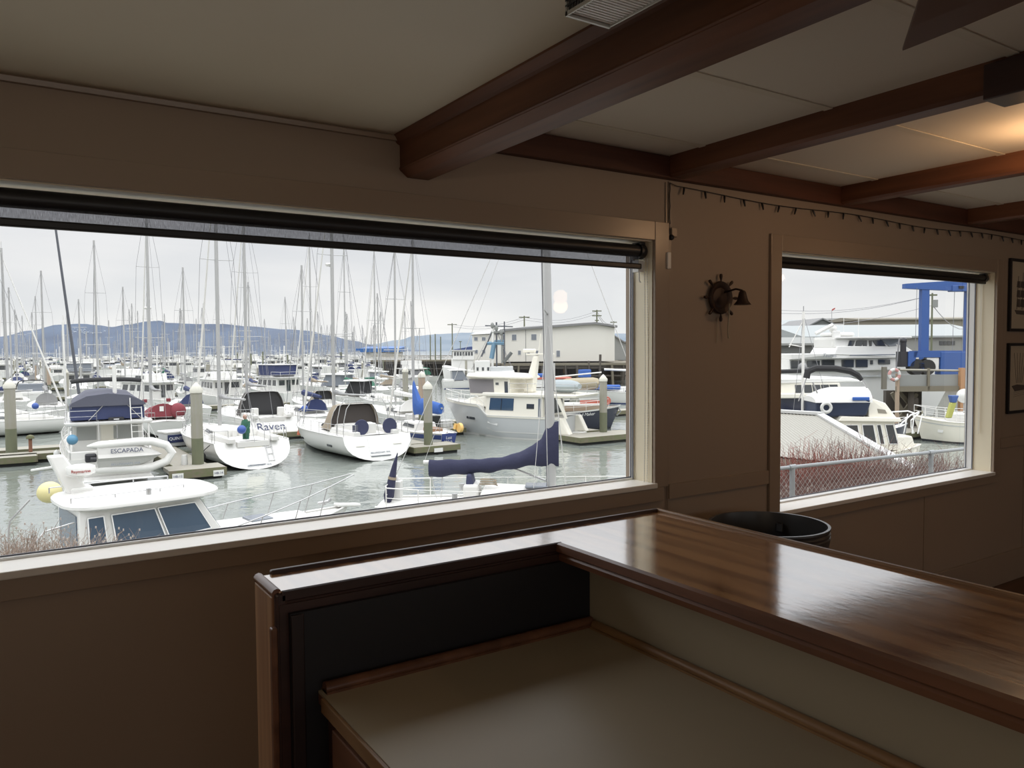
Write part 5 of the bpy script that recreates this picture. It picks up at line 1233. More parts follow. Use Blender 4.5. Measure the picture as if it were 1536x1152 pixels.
def pile(px, by, ty, wpx, label='', m='pile_grey', cap=True, zb=DK, group=None, lean=0):
    b = gp(px, by, zb); v = touv(b)[1]; zt = EYE.z-(ty-horizon(px))*v/F; R_ = wpx*v/F/2
    r = empty('piling', (b.x, b.y, WZ-.5), 0, label, 'piling', group); h = zt-WZ+.5; hc = R_*1.5 if cap else 0
    MB().tube([(0, 0, 2.3), (0, 0, h-hc)], R_, 14).build('post', m, r, smooth=True)
    MB().tube([(0, 0, 0), (0, 0, 2.3)], R_*1.01, 14).build('wet_base', 'pile_low', r, smooth=True)
    if cap: MB().lathe([(R_*1.12, h-hc*1.25), (R_*1.14, h-hc*.85), (R_*.6, h-hc*.35), (.01, h)], n=14).build('cone_cap', 'cap_white', r, smooth=True)
    return r
pile(297, 697, 573, 17, 'thick grey piling with a white cap between the dinghy boat and the swim ladder boat')
pile(17.5, 678, 568, 15, 'grey piling with a white cap near the left edge of the wide window')
pile(642.5, 667, 571, 13.2, 'greenish piling with a white cap right of the bright blue sail cover')
pile(633.5, 645, 556, 10.5, 'tan piling just behind the greenish one', m='pile_tan')
pile(905, 648, 561, 11.5, 'grey piling with a white cap at the dock by the navy cutter')
pile(608.5, 610, 550, 8.5, 'grey capped piling behind the two-wheel sailboat mast')
pile(402, 590, 552, 9, 'grey capped piling beside the boat with navy flybridge curtain')
pile(389, 580, 545, 7.5, 'grey capped piling left of the one by the navy flybridge curtain')
pile(501, 578, 547, 7.8, 'grey capped piling right of the tall mast of the two-wheel boat')
pile(74, 592, 552, 5.6, 'slim tan piling behind the left mast', m='pile_tan', cap=False)
pile(56, 585, 548, 5.0, 'slim brown piling left of the slim tan one', m='pile_tan', cap=False)
pile(313, 585, 546, 6, 'dark piling with a flat top behind the big grey piling', m='pile_grey', cap=False)
for px, ty, by, w_ in ((357, 528, 560, 2.2), (377, 530, 563, 2.4), (395, 527, 566, 2.2), (432, 530, 560, 2), (512, 528, 558, 3), (575, 540, 568, 2.2)):
    pile(px, by, ty, w_, 'thin dark piling standing in the far rows', m='pile_low', cap=False, zb=WZ, group='thin dark pilings in the far rows')
# white floats at the finger end with berth plates
fd = dock(mpos(-3.35, 5.2), 12.5, 1.5, 'grey wooden finger dock left of the swim ladder boat, with white berth plates')
e_ = fd
MB().box(-7.05, -5.4, -1.25, 1.25, .36, .53).build('end_deck', 'dock_wood', fd); MB().box(-7.1, -7.05, -1.28, 1.28, .14, .53).build('end_board', 'dock_side', fd); MB().box(-6.9, -5.5, -1.1, 1.1, -.3, .35).build('end_float', 'float_black', fd)
for y, s_ in ((.9, 'HB-12'), (-.9, 'HB-14')):
    p = MB().box(-7.13, -7.10, y-.24, y+.24, .12, .40).build('berth_plate', 'gelcoat', fd); text(s_, .15, 'name_navy', p, (-7.135, y, .26), (math.radians(90), 0, math.radians(-90)))
MB().tube([(-5.2, .25, .5), (-5.2, .25, .85), (-5.2, .25, 1.0)], [.16, .15, .12], 10).build('bucket', 'fender_white', fd, smooth=True)
# dock box with a dark blue name board
db = gp(262, 668, DK); bx = empty('dock_box', (db.x, db.y, DK), math.atan2(FX.y, FX.x)+.25, 'pale dock box with a dark blue board of white letters', 'dock box')
MB().box(-.5, .6, -.7, .7, 0, .75).build('box_body', 'gelcoat_grey', bx, bevel=.04); MB().box(-.55, .65, -.75, .75, .75, .90).build('lid', 'gelcoat', bx, bevel=.05)
MB().box(-.53, -.505, -.62, .62, .22, .68).build('name_board', 'canvas_blue', bx); text('QUINTESS', .24, 'name_white', bx, (-.535, 0, .45), (math.radians(90), 0, math.radians(-90)))
mdk = dock(mpos(8, 12.9), 62, 1.5, 'long grey main dock running behind the front row of boats', 'a')
dock(mpos(9.6, 6.4), 11, 1.1, 'weathered finger dock right of the two-wheel sailboat')
f2 = dock(mpos(9.9, .2), 1.6, 2.9, 'mossy wooden dock end under the greenish piling', 'f')
MB().box(-.90, -.87, -.3, .25, .15, .38).build('berth_plate', 'gelcoat', f2)
p_ = gp(905, 651, DK); dock(Vector((p_.x, p_.y, 0))+FX*.2, 2.2, 5.2, 'mossy dock end under the piling by the navy cutter'); 
p_ = gp(905, 646, DK); dock(Vector((p_.x, p_.y, 0))+FX*7-AX*.6, 13, 1.4, 'finger dock between the pilothouse yacht and the navy cutter')
p_ = gp(18, 684, DK); dock(Vector((p_.x, p_.y, 0)), 1.4, 2.2, 'wooden dock end at the foot of the left piling')
p_ = gp(42, 681, DK); dock(Vector((p_.x, p_.y, 0))+AX*.6+FX*.5, 5.6, 1.3, 'weathered dock edge left of the dinghy trawler', 'a')
p_ = gp(46, 678, DK); sp_ = empty('dock_pedestal', (p_.x, p_.y, DK), 0, 'rusty brown mushroom-topped pedestal on the dock beside the left piling', 'pedestal')
MB().tube([(0, 0, 0), (0, 0, .78)], .09, 10).build('post', 'rust', sp_, smooth=True); MB().lathe([(.20, .74), (.21, .82), (.15, .92), (.01, .97)], n=12).build('cap', 'dock_side', sp_, smooth=True)
p_ = gp(676, 640, DK); dk9 = dock(Vector((p_.x, p_.y, 0))+FX*2.0-AX*1.0, 6.5, 3.0, 'grey dock with clutter behind the small blue sailboat')
for k, (x, y, c) in enumerate(((-2, .6, 'gelcoat'), (-1, -.5, 'float_black'), (.3, .4, 'canvas_slate'), (1.4, -.4, 'gelcoat'), (-2.4, -.6, 'float_black'))):
    tag(MB().box(-.4, .4, -.35, .35, 0, .5+.1*k).build('dock_locker', c, bevel=.04), '%s locker on the dock beyond the small blue sailboat' % ('low white', 'low black', 'slate blue', 'tall pale', 'tallest black')[k], 'locker').matrix_world = Matrix.Translation(Vector((dk9.location.x, dk9.location.y, DK))+FX*x+AX*y)

# ================================================================== mid distance boats with their own character
def trawler(name, px, py, deg, label, L=9.5, Bm=3.7, curtain=None, hull='gelcoat', top='gelcoat', dark=False, mast_=True, sc=1.0):
    r = hd(name, px, py, deg, label, 'boat'); H = Hull(L, Bm, 1.2, 2.0, ts=.9, ovs=.1, ovb=.8, sag=.08, flare=.3); H.build(r, hull, 'antifoul_dark', 'stripe_blue')
    h = House(1.6, L*.66, Bm*.76, Bm*.70, 1.15, 2.85, rf=.45, tb=.05, z0f=1.35); h.build(r, 'cabin', 'gelcoat')
    for f_ in ('port', 'stbd'):
        for k in range(4): h.win(f_, .06+k*.235, .22+k*.235, .48, .86, r, 'tinted')
    h.win('back', .08, .36, .50, .86, r, 'tinted'); h.win('back', .43, .60, .10, .86, r, 'tinted', 'door_opening'); h.win('back', .68, .92, .50, .86, r, 'tinted'); h.win('front', .08, .92, .45, .9, r, 'tinted')
    MB().hexa([(.5, Bm*.44, 2.85), (L*.7, Bm*.40, 2.85), (L*.7, -Bm*.40, 2.85), (.5, -Bm*.44, 2.85)], [(.45, Bm*.45, 2.97), (L*.71, Bm*.41, 2.97), (L*.71, -Bm*.41, 2.97), (.45, -Bm*.45, 2.97)]).build('boat_deck', 'gelcoat', r, bevel=.03)
    f = House(2.6, L*.60, Bm*.70, Bm*.62, 2.97, 3.72, rf=.5, tb=.05); f.build(r, 'flybridge', top)
    if curtain: MB().box(2.0, L*.58, -Bm*.37, Bm*.37, 3.15, 4.35).build('canvas_enclosure', curtain, r, bevel=.06)
    else: f.win('port', .1, .5, .35, .8, r, 'tinted'); f.win('stbd', .1, .5, .35, .8, r, 'tinted')
    if curtain: MB().box(1.8, L*.60, -Bm*.40, Bm*.40, 4.35, 4.45).build('hardtop', 'gelcoat', r, bevel=.03)
    if mast_: MB().tube([(2.6, 0, 3.0), (2.4, 0, 6.6)], .07, 6).tube([(2.5, -.6, 5.6), (2.5, .6, 5.6)], .03, 4).build('mast', 'mast_white', r)
    for s_ in (1, -1): deckrail(r, H, 1.4, L*.95, .7, 6, s_, m='mast_white', r=.02)
    rail(r, [(.5, -Bm*.44, 2.97), (.5, Bm*.44, 2.97), (2.4, Bm*.44, 2.97)], .6, .018, m='mast_white')
    r.scale = (sc, sc, sc); return r
def express(name, px, py, deg, label, L=9.0, Bm=3.3, arch='canvas_black', glass='window_grey', hard=False, sc=1.0, hull='gelcoat'):
    r = hd(name, px, py, deg, label, 'boat'); H = Hull(L, Bm, 1.15, 1.6, ts=.92, ovs=.1, ovb=1.0, sag=.02, flare=.35); H.build(r, hull, 'antifoul_dark', 'stripe_blue')
    MB().hexa([(L*.40, Bm*.36, 1.2), (L*.85, Bm*.14, 1.5), (L*.85, -Bm*.14, 1.5), (L*.40, -Bm*.36, 1.2)], [(L*.44, Bm*.30, 1.85), (L*.74, Bm*.12, 1.75), (L*.74, -Bm*.12, 1.75), (L*.44, -Bm*.30, 1.85)]).build('foredeck_cabin', 'gelcoat', r, bevel=.08)
    w_ = House(L*.18, L*.50, Bm*.78, Bm*.66, 1.3, 2.35 if not hard else 2.8, rf=.8, rb=-.1, tb=.12); w_.build(r, 'windshield', glass, bevel=.05)
    MB().box(-.02, L*.2, -Bm*.44, Bm*.44, 1.0, 1.5).build('cockpit', 'gelcoat', r, bevel=.08)
    if hard: MB().hexa([(L*.10, Bm*.44, 2.8), (L*.48, Bm*.40, 2.8), (L*.48, -Bm*.40, 2.8), (L*.10, -Bm*.44, 2.8)], [(L*.09, Bm*.42, 2.92), (L*.47, Bm*.38, 2.95), (L*.47, -Bm*.38, 2.95), (L*.09, -Bm*.42, 2.92)]).build('hardtop', 'gelcoat', r, bevel=.04)
    else:
        MB().tube([(L*.20, Bm*.42*math.cos(math.pi*k/10), 1.4+1.35*min(1, 1.5*math.sin(math.pi*k/10))) for k in range(11)], .07, 6).build('arch', arch, r, smooth=True)
    for s_ in (1, -1): deckrail(r, H, L*.4, L*.95, .5, 5, s_, r=.018)
    r.scale = (sc, sc, sc); return r
trawler('trawler', 262, 616, -62, 'white trawler with a flybridge, left of the big grey piling in the second row', L=10.5)
trawler('trawler', 350, 610, -40, 'white trawler with a dark open cabin door behind the dark-dodger sailboat', L=9.5, Bm=4.2)
trawler('trawler', 446, 604, -50, 'white trawler with a navy canvas enclosure on its flybridge', L=9.5, Bm=4.2, curtain='canvas_blue')
trawler('trawler', 213, 596, -50, 'cream trawler peeking over the flybridge of the dinghy trawler', L=10, Bm=4.0)
trawler('trawler', 118, 590, -25, 'white trawler with clear flybridge curtains behind the folded black bimini', L=11, Bm=4.4, curtain='window_grey')
express('motor_cruiser', 48, 607, -30, 'white motor cruiser with a black-edged windshield frame at the left', L=9.5, Bm=3.9)
c_ = express('motor_cruiser', 538, 594, -66, 'white motor boat with a long hardtop over clear side curtains', L=10.5, Bm=3.6, hard=True, glass='window_grey')
c_ = express('motor_cruiser', 566, 612, -70, 'small white hardtop cruiser with dark windows behind the two-wheel sailboat', L=7, Bm=2.9, hard=True, glass='canvas_black')
c_ = express('motor_cruiser', 665, 583, 78, 'white sport fishing cruiser alone on open water before the timber pier', L=7.4, Bm=3.0, hard=True, glass='window_grey')
# left white sailboat bow towards the viewer
def sail2(px, py, deg, label, L=10, Bm=3.3, mh=15, cov='canvas_grey', dodg=None, mx=.57, **k):
    r, H = sailboat('sailboat', px, py, deg, label, L, Bm, fs=1.1, fb=1.45, ts=.7, ovs=.4, mh=mh, boom_cover=cov, dodg=dodg, mx=mx, **k); return r
sail2(88, 648, 128+100, 'white double-ended sailboat left of the dinghy trawler, with a small blue ball on deck', L=9.5, mh=16.5, mr=.11, radar=.40, lean=.35, spread=(.33, .62))
pb = gp(50, 622, WZ+2.2); fb_ = fender(None, (0, 0, 0), .22, ball=True, m='fender_blue', name='mooring_buoy'); fb_.location = dp(53, 609, 52.5); tag(fb_, 'small dark blue ball tied on the rail of the left white sailboat', 'buoy')
s3 = sail2(250, 655, -34, 'white sailboat with dark red canvas covers behind the grey dinghy', L=10.5, Bm=3.6, mh=17.2, cov='canvas_grey', mr=.115, radar=.50, spread=(.36, .70))
rings = []
for i in range(7):
    t_ = i/6; rings.append([(1.0+2.0*t_, 1.05*math.cos(math.pi*k/10), 1.35+(.95-.25*t_)*math.sin(math.pi*k/10)) for k in range(11)])
MB().loft(rings).build('cockpit_cover', 'canvas_red', s3, smooth=True)
MB().sphere((1.1, -1.0, 1.75), .55, 14, 8).build('round_cover', 'canvas_red', s3, smooth=True)
for y in (-.7, .9): MB().box(2.8, 3.0, y-.15, y+.15, 2.3, 2.55).build('winch_cover', 'canvas_red', s3, bevel=.04)
MB().box(.95, 1.0, -.02, .25, 1.75, 2.1).build('cover_patch', 'gelcoat', s3)
sail2(505, 628, -35, 'white sailboat with a tan canvas dodger behind the two-wheel sailboat', L=10.5, Bm=3.4, mh=17, cov='canvas_tan', dodg='canvas_tan', mr=.085, spread=(.35, .68))
sail2(592, 620, -30, 'white sailboat with a bare white mast right of the tan dodger boat', L=9, Bm=3.0, mh=16, cov='canvas_white', mr=.08, spread=(.52,))
sail2(395, 628, -30, 'white sailboat with a blue rolled cover right of the brown dodger', L=9.5, Bm=3.2, mh=12.5, cov='canvas_blue', mr=.07, spread=(.5,))
sail2(128, 606, -20, 'sailboat with a raked dark mast rising beside the folded black bimini', L=10, Bm=3.4, mh=19, cov='canvas_slate', mr=.11, mx=.5, lean=2.0, spread=(), furl='mast_dark', boom_cover_=None) if False else None
dm = hd('sailboat', 118, 612, -20, 'grey sailboat with a raked dark mast behind the black folded bimini', 'sailboat')
Hd = Hull(9.5, 3.2, 1.1, 1.4, ts=.7); Hd.build(dm, 'gelcoat_grey', 'antifoul_dark', 'black_stripe')
a_ = dp(113.5, 556, 74); b_ = dp(82.5, 336, 74); di = Matrix.Rotation(-dm.rotation_euler.z, 4, 'Z') @ Matrix.Translation(-dm.location)
MB().tube([di @ (a_+(a_-b_)*.16), di @ a_, di @ b_], [.14, .14, .10], 8).build('mast', 'mast_dark', dm, smooth=True)
# tip of a white hull at the left edge
sail2(-95, 652, 55, 'white sailboat bow just entering at the left edge of the wide window', L=8, Bm=3.2, mh=14, cov='canvas_blue')

# ------------------------------------------------------------------ light prototypes for the crowded rows
def lo_sail(cov, label, group, hull='gelcoat'):
    r = empty('sailboat', (0, 0, WZ), 0, label, 'sailboat', group); H = Hull(9.5, 3.1, 1.05, 1.4, ts=.7, ovs=.4, ovb=.6); H.build(r, hull, 'antifoul_dark', 'black_stripe', lo=True)
    c = House(2.8, 7.2, 1.9, 1.2, 1.0, 1.55, rf=.9, tb=.12); c.build(r, 'coachroof', 'deck_white', bevel=0); c.win('port', .1, .7, .3, .8, r, 'tinted'); c.win('stbd', .1, .7, .3, .8, r, 'tinted')
    top = Vector((5.1, 0, 13.5)); foot = Vector((5.3, 0, 1.4))
    MB().tube([foot, top], .085, 5).build('mast', 'mast_metal', r)
    s_ = MB(); w = MB(); tips = {}
    for f_ in (.36, .68):
        p = foot.lerp(top, f_); l = 1.0 if f_ < .5 else .8; s_.tube([p+Vector((0, l, 0)), p, p+Vector((0, -l, 0))], .025, 4); tips[f_] = (p, l)
    s_.build('spreader', 'mast_metal', r)
    for sg in (1, -1): w.tube([(5.2, sg*1.45, 1.1)]+[tips[f_][0]+Vector((0, sg*tips[f_][1], 0)) for f_ in (.36, .68)]+[top], .010, 3)
    w.tube([top, (-.3, 0, 1.1)], .010, 3); w.tube([top, (9.9, 0, 1.4)], .022, 3); w.build('rigging', 'wire', r)
    MB().tube([(5.1, 0, 2.6), (4.0, 0, 2.55), (1.2, 0, 2.45)], [.26, .20, .12], 6).build('boom_cover', cov, r)
    d = MB()
    for i in range(5):
        pass
    rings = []
    for i in range(4):
        t_ = i/3; rings.append([(2.3+1.5*t_, .95*math.cos(math.pi*k/6), 1.3+.95*(1-.8*t_)*math.sin(math.pi*k/6)) for k in range(7)])
    MB().loft(rings, cap=True).build('dodger', cov, r)
    return r
def lo_power(kind, col, label, group):
    r = empty('motor_cruiser', (0, 0, WZ), 0, label, 'motor boat', group); H = Hull(9.0, 3.4, 1.15, 1.75, ts=.9, ovs=.1, ovb=.8, flare=.3); H.build(r, 'gelcoat', 'antifoul_dark', 'black_stripe', lo=True)
    if kind == 0:      # flybridge
        h = House(1.5, 6.4, 2.8, 2.4, 1.1, 2.7, rf=.7, tb=.08); h.build(r, 'cabin', 'gelcoat', bevel=0)
        for f_ in ('port', 'stbd'): h.win(f_, .06, .48, .45, .85, r, 'tinted'); h.win(f_, .52, .9, .45, .85, r, 'tinted')
        h.win('back', .1, .9, .3, .85, r, 'tinted'); h.win('front', .1, .9, .4, .9, r, 'tinted')
        MB().box(.7, 6.2, -1.55, 1.55, 2.7, 2.8).build('boat_deck', 'gelcoat', r); MB().box(2.4, 5.3, -1.2, 1.2, 2.8, 3.4).build('flybridge', 'gelcoat', r)
        MB().box(2.0, 4.8, -1.25, 1.25, 3.9 if col != 'canvas_white' else 3.4, 4.05).build('bimini_top', col, r); MB().tube([(2.1, 1.2, 2.8), (2.1, 1.2, 3.95)], .03, 3).tube([(2.1, -1.2, 2.8), (2.1, -1.2, 3.95)], .03, 3).build('bimini_post', 'stainless', r)
        MB().tube([(2.2, 0, 3.9), (2.1, 0, 6.2)], .04, 4).build('antenna', 'mast_white', r)
    elif kind == 1:    # express with arch
        h = House(1.8, 5.2, 2.7, 2.2, 1.2, 2.3, rf=1.1, tb=.15); h.build(r, 'windshield', 'window_grey', bevel=0)
        MB().hexa([(1.2, 1.5, 1.2), (2.2, 1.5, 1.2), (2.2, -1.5, 1.2), (1.2, -1.5, 1.2)], [(.8, 1.3, 2.8), (1.2, 1.3, 2.8), (1.2, -1.3, 2.8), (.8, -1.3, 2.8)]).build('arch', 'gelcoat', r)
        MB().box(.9, 4.2, -1.35, 1.35, 2.45, 2.62).build('canvas_top', col, r); MB().box(4.0, 7.2, -1.0, 1.0, 1.3, 1.85).build('foredeck_cabin', 'gelcoat', r, bevel=.1)
    else:              # pilothouse
        h = House(2.8, 6.3, 2.4, 2.1, 1.2, 3.1, rf=-.2, tb=.05); h.build(r, 'pilothouse', 'gelcoat', bevel=0)
        for f_ in ('port', 'stbd', 'front', 'back'): h.win(f_, .12, .88, .52, .86, r, 'tinted')
        MB().box(2.5, 6.8, -1.35, 1.35, 3.1, 3.2).build('roof', col, r); MB().tube([(3.0, 0, 3.2), (2.9, 0, 7.5)], .06, 4).tube([(2.9, -.8, 5.5), (2.9, .8, 5.5)], .03, 3).build('mast', 'mast_white', r)
    return r
SP = [lo_sail(c, 'distant white sailboat with %s covers in the crowded far rows' % n, 'distant sailboats with %s covers' % n) for c, n in (('canvas_blue', 'blue'), ('canvas_white', 'white'), ('canvas_tan', 'tan'), ('canvas_grey', 'grey'), ('canvas_green', 'green'))]
PP = [lo_power(k, c, 'distant white %s in the crowded far rows' % n, 'distant %s' % g) for k, c, n, g in
      ((0, 'canvas_blue', 'flybridge boat with a blue bimini', 'flybridge boats with blue biminis'), (0, 'canvas_white', 'flybridge boat with a white top', 'flybridge boats with white tops'), (1, 'canvas_black', 'express cruiser with a black canvas top', 'express cruisers with black tops'),
       (1, 'canvas_white', 'express cruiser with a white canvas top', 'express cruisers with white tops'), (2, 'gelcoat', 'pilothouse boat with a short mast', 'pilothouse boats'))]
REG = []
def pts_of(loc, ang, L): return [(loc.x+math.cos(ang)*L*k, loc.y+math.sin(ang)*L*k) for k in (.12, .37, .62, .87)]
def free(loc, ang, L=9.5, r=1.9):
    P = pts_of(loc, ang, L)
    for Q, rq in REG:
        if abs(Q[0][0]-P[0][0]) > 30 or abs(Q[0][1]-P[0][1]) > 30: continue
        for a in P:
            for b in Q:
                if (a[0]-b[0])**2+(a[1]-b[1])**2 < (r+rq)**2: return False
    return True
def reg(loc, ang, L=9.5, r=1.9): REG.append((pts_of(loc, ang, L), r))
for o_ in list(SC.objects):
    if o_.parent is None and o_.get('category') in ('boat', 'sailboat', 'motor yacht') and o_ not in SP and o_ not in PP:
        xs = [(v_ if False else c_) for c_ in o_.children if c_.name.startswith('hull')]
        if not xs: continue
        me_ = xs[0].data; L_ = max(v.co.x for v in me_.vertices)*o_.scale.x; W_ = max(v.co.y for v in me_.vertices)*o_.scale.y
        reg(o_.location, o_.rotation_euler.z, L_, W_)
for o_ in SC.objects:
    if o_.parent is None and o_.get('category') == 'piling': REG.append(([(o_.location.x, o_.location.y)]*4, .4))
for px_, py_ in ((800, 603), (945, 604)): reg(gp(px_, py_), 0.0, 9, 5)
used = set()
def drop(proto, loc, ang, sc, zs=1):
    if id(proto) in used: o = copy_tree(proto)
    else: o = proto; used.add(id(proto))
    o.location = loc; o.rotation_euler = (0, 0, ang); o.scale = (sc, sc, sc*zs); return o
# specific masts seen above the roofline of boats: sailboats placed so that their mast stands in the right column
for px, ytop, v in ((19.5, 431, 92), (28, 472, 150), (36.5, 473, 152), (58, 444, 112), (69, 406, 78), (150, 361, 64), (166, 480, 170), (190, 430, 92), (202, 455, 100), (225, 436, 98), (281.5, 401, 78), (310, 455, 105), (332, 436, 98), (438, 515, 240), (460, 398, 66), (467, 372, 70), (522, 372, 66), (563, 488, 150), (632, 492, 150), (599.5, 372, 62), (371, 366, 76), (104, 470, 130), (250, 470, 130), (131, 500, 190)):
    ok_ = False
    for dv in (0, 3, -3, 6, -6, 9, -9, 12, 15, 18, 22, 26, 30):
        for sg in (1, -1):
            if v+dv < 62: continue
            q = gz(px, v+dv, WZ); m_ = q-FX*(4.6*sg); an = ANG_F if sg == 1 else ANG_F+math.pi
            if free(m_, an): ok_ = True; break
        if ok_: break
    if not ok_: print('no room', px); continue
    zt = EYE.z-(ytop-horizon(px))*(v+dv)/F-WZ; reg(m_, an)
    o = drop(SP[(int(px*7)) % 5], Vector((m_.x, m_.y, WZ)), an, 1.0)
    o.scale = (1, 1, 1)
    for c in o.children:
        if c.name.startswith(('mast', 'spreader', 'rigging')): c.scale = (1, 1, max(.5, zt/13.5))
rnd = random.Random(21)
ns = npw = 0; ndock = 0
f = 30.5; k = 0
def pxof(p):
    c = p-EYE; z = c.dot(_f); return 768+F*c.dot(_r)/z, 576-F*c.dot(_u)/z, z
while f < 520:
    dirn = ANG_F if k % 2 == 0 else ANG_F+math.pi
    step = 5.0+f*.006
    s = -260
    row_on = []
    while s < 260:
        s += step*rnd.uniform(.92, 1.10)
        p = mpos(s, f+(0 if k % 2 == 0 else 10.5)); px, py, z = pxof(p)
        if z < 66 or px < -45 or px > 668: continue
        if px > 628 and z < 235: continue
        if 455 < px and z < 84: continue
        if 560 < px and 150 < z < 300: continue
        if px > 560 and z > 175: continue
        row_on.append(s)
        if rnd.random() < .04: continue
        an = dirn+rnd.uniform(-.02, .02)
        if rnd.random() < .50 and ns < 270:
            sc_ = rnd.uniform(.85, 1.12)
            if not free(p, an, 9.5*sc_, 1.5*sc_): continue
            drop(SP[rnd.choices(range(5), (5, 5, 2, 3, 1))[0]], p, an, sc_, rnd.uniform(.82, 1.08)); ns += 1; reg(p, an, 9.5*sc_, 1.5*sc_)
        elif npw < 290:
            sc_ = rnd.uniform(.85, 1.15)
            if not free(p, an, 9*sc_, 1.6*sc_): continue
            drop(PP[rnd.choices(range(5), (3, 3, 2, 3, 2))[0]], p, an, sc_); npw += 1; reg(p, an, 9*sc_, 1.6*sc_)
    if k % 2 == 0 and row_on and ndock < 14:
        a0, a1 = min(row_on)-3, max(row_on)+3
        dock(mpos((a0+a1)/2, f+12.45), a1-a0, 1.5, 'far main dock running between two packed rows of boats', 'a', group='far main docks'); ndock += 1
        for q in range(int((a1-a0)//22)):
            b_ = mpos(a0+11+22*q, f+1.0); o = empty('piling', (b_.x, b_.y, WZ-.5), 0, 'far grey piling with a white cap among the packed rows of boats', 'piling', 'far grey pilings')
            MB().tube([(0, 0, 0), (0, 0, 4.3)], .2, 8).build('post', 'pile_grey', o, smooth=True); MB().lathe([(.23, 4.2), (.01, 4.7)], n=8).build('cone_cap', 'cap_white', o)
    f += 14.0+f*.004 if k % 2 == 0 else 12.5+f*.045
    k += 1

# breakwater
mat('rock', (.16, .16, .155), .95, noise=((.5, .5, 1), (.32, .31, .29), 5, .4, .6))
rings = []
rnd = random.Random(2)
for i in range(120):
    p = uv(-560+i*7.5, 600+rnd.uniform(-2, 2)); h = 1.9+rnd.uniform(-.5, .6)
    rings.append([(p.x-_fh.x*5, p.y-_fh.y*5, WZ-.5), (p.x-_fh.x*2, p.y-_fh.y*2, WZ+h*.7), (p.x, p.y, WZ+h), (p.x+_fh.x*6, p.y+_fh.y*6, WZ-.5)])
tag(MB().loft(rings).build('breakwater', 'rock'), 'low dark rock breakwater behind the marina', 'breakwater', kind='structure')
# ================================================================== timber pier, buildings, poles beyond the marina
mat('roof_white', (0.475, 0.475, 0.463), .5); mat('siding_cream', (0.649, 0.631, 0.576), .7, bump=((.2, 6, .2), .2, .05)); mat('roof_grey', (0.198, 0.198, 0.198), .7)
mat('blue_roof', (0.037, 0.122, 0.329), .5); mat('wood_dark', (.07, .06, .05), .9); mat('wood_mid', (0.163, 0.145, 0.108), .9, noise=((2, 2, 2), (.17, .15, .11), 3, .3, .7))
mat('roof_bluegrey', (0.279, 0.303, 0.303), .5); mat('siding_grey', (0.238, 0.244, 0.232), .7); mat('siding_tan', (0.235, 0.217, 0.175), .8); mat('siding_dark', (0.132, 0.138, 0.132), .8)
mat('lift_blue', (0.032, 0.090, 0.290), .45); mat('tyre', (.03, .03, .03), .8); mat('ring_pink', (0.462, 0.237, 0.219), .5); mat('flag_yellow', (0.400, 0.400, 0.097), .6)
def U(px, v, z=WZ): return gz(px, v, z)
def ZZ(px, py, v): return dp(px, py, v).z
def frame_at(px, v, deg=0): a = math.radians(deg); d = _rh*math.cos(a)+_fh*math.sin(a); p = U(px, v); return p, math.atan2(d.y, d.x)
# a frame whose local x runs to the right of the picture and local y away
def site(name, px, v, label, cat, deg=0, z=WZ, group=None):
    p, a = frame_at(px, v, deg); return empty(name, (p.x, p.y, z), a, label, cat, group)
S = lambda px0, px1, v: (px1-px0)*v/F
# pier under the warehouse
def pier(px0, px1, v, ydeck, label, depth=10, step=1.9, m='wood_dark', rail_=True, lean=.25, face='wood_mid'):
    r = site('timber_pier', px0, v, label, 'pier'); W_ = S(px0, px1, v); zd = ZZ((px0+px1)/2, ydeck, v)-WZ
    MB().box(0, W_, 0, depth, zd-.35, zd).build('deck', face, r)
    rn = random.Random(int(px0)); n = int(W_/step)
    for i in range(min(n, 60)):
        x = (i+.5)*W_/n; MB().tube([(x+rn.uniform(-lean, lean), .15, -.5), (x, .15, zd-.3+(rn.uniform(.6, 2.0) if rn.random() < .3 else 0))], rn.uniform(.15, .24), 6).build('pile', face if rn.random() < .4 else m, r)
    b = MB()
    for i in range(n): x = (i+.5)*W_/n; b.tube([(x, depth*.6, -.5), (x, depth*.6, zd-.3)], .2, 5)
    tag(b.build('back_piles', m, r), kind='stuff')
    MB().box(0, W_, .3, .5, zd-.9, zd-.4).box(0, W_, .3, .5, zd-2.2, zd-1.95).build('waler', 'wood_dark', r)
    if rail_:
        MB().tube([(0, .2, zd+1), (W_, .2, zd+1)], .06, 4).build('handrail', face, r)
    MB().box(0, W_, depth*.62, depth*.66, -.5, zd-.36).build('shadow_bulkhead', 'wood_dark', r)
    return r
pier(556, 716, 182, 540, 'long old timber pier on dark piles in front of the hills', step=2.2)
pier(752, 962, 128, 545, 'timber wharf on dark piles under the cream warehouse', step=1.9, depth=30, rail_=False)
pl = pier(706, 751, 130.5, 545, 'short timber wharf section left of the cream warehouse', step=2.2, depth=14, rail_=False)
# blue roofed shed on the pier
r = site('pier_shed', 548, 188, 'low shed with a bright blue roof on the far timber pier', 'building'); W_ = S(548, 598, 188); z0 = ZZ(573, 538, 188)-WZ; z1 = ZZ(573, 527.5, 188)-WZ; z2 = ZZ(573, 522.5, 188)-WZ
MB().box(0, W_, 0, 8, z0, z1).build('wall', 'siding_cream', r); MB().prism([(-.8, z1-.1), (-.8, z2), (8.8, z2+.5), (8.8, z1-.1)], -1, W_+.6, 'yz').build('roof', 'blue_roof', r)
MB().box(-2.6, -.8, 2, 6, z1+.3, z1+.8).build('awning', 'blue_roof', r)
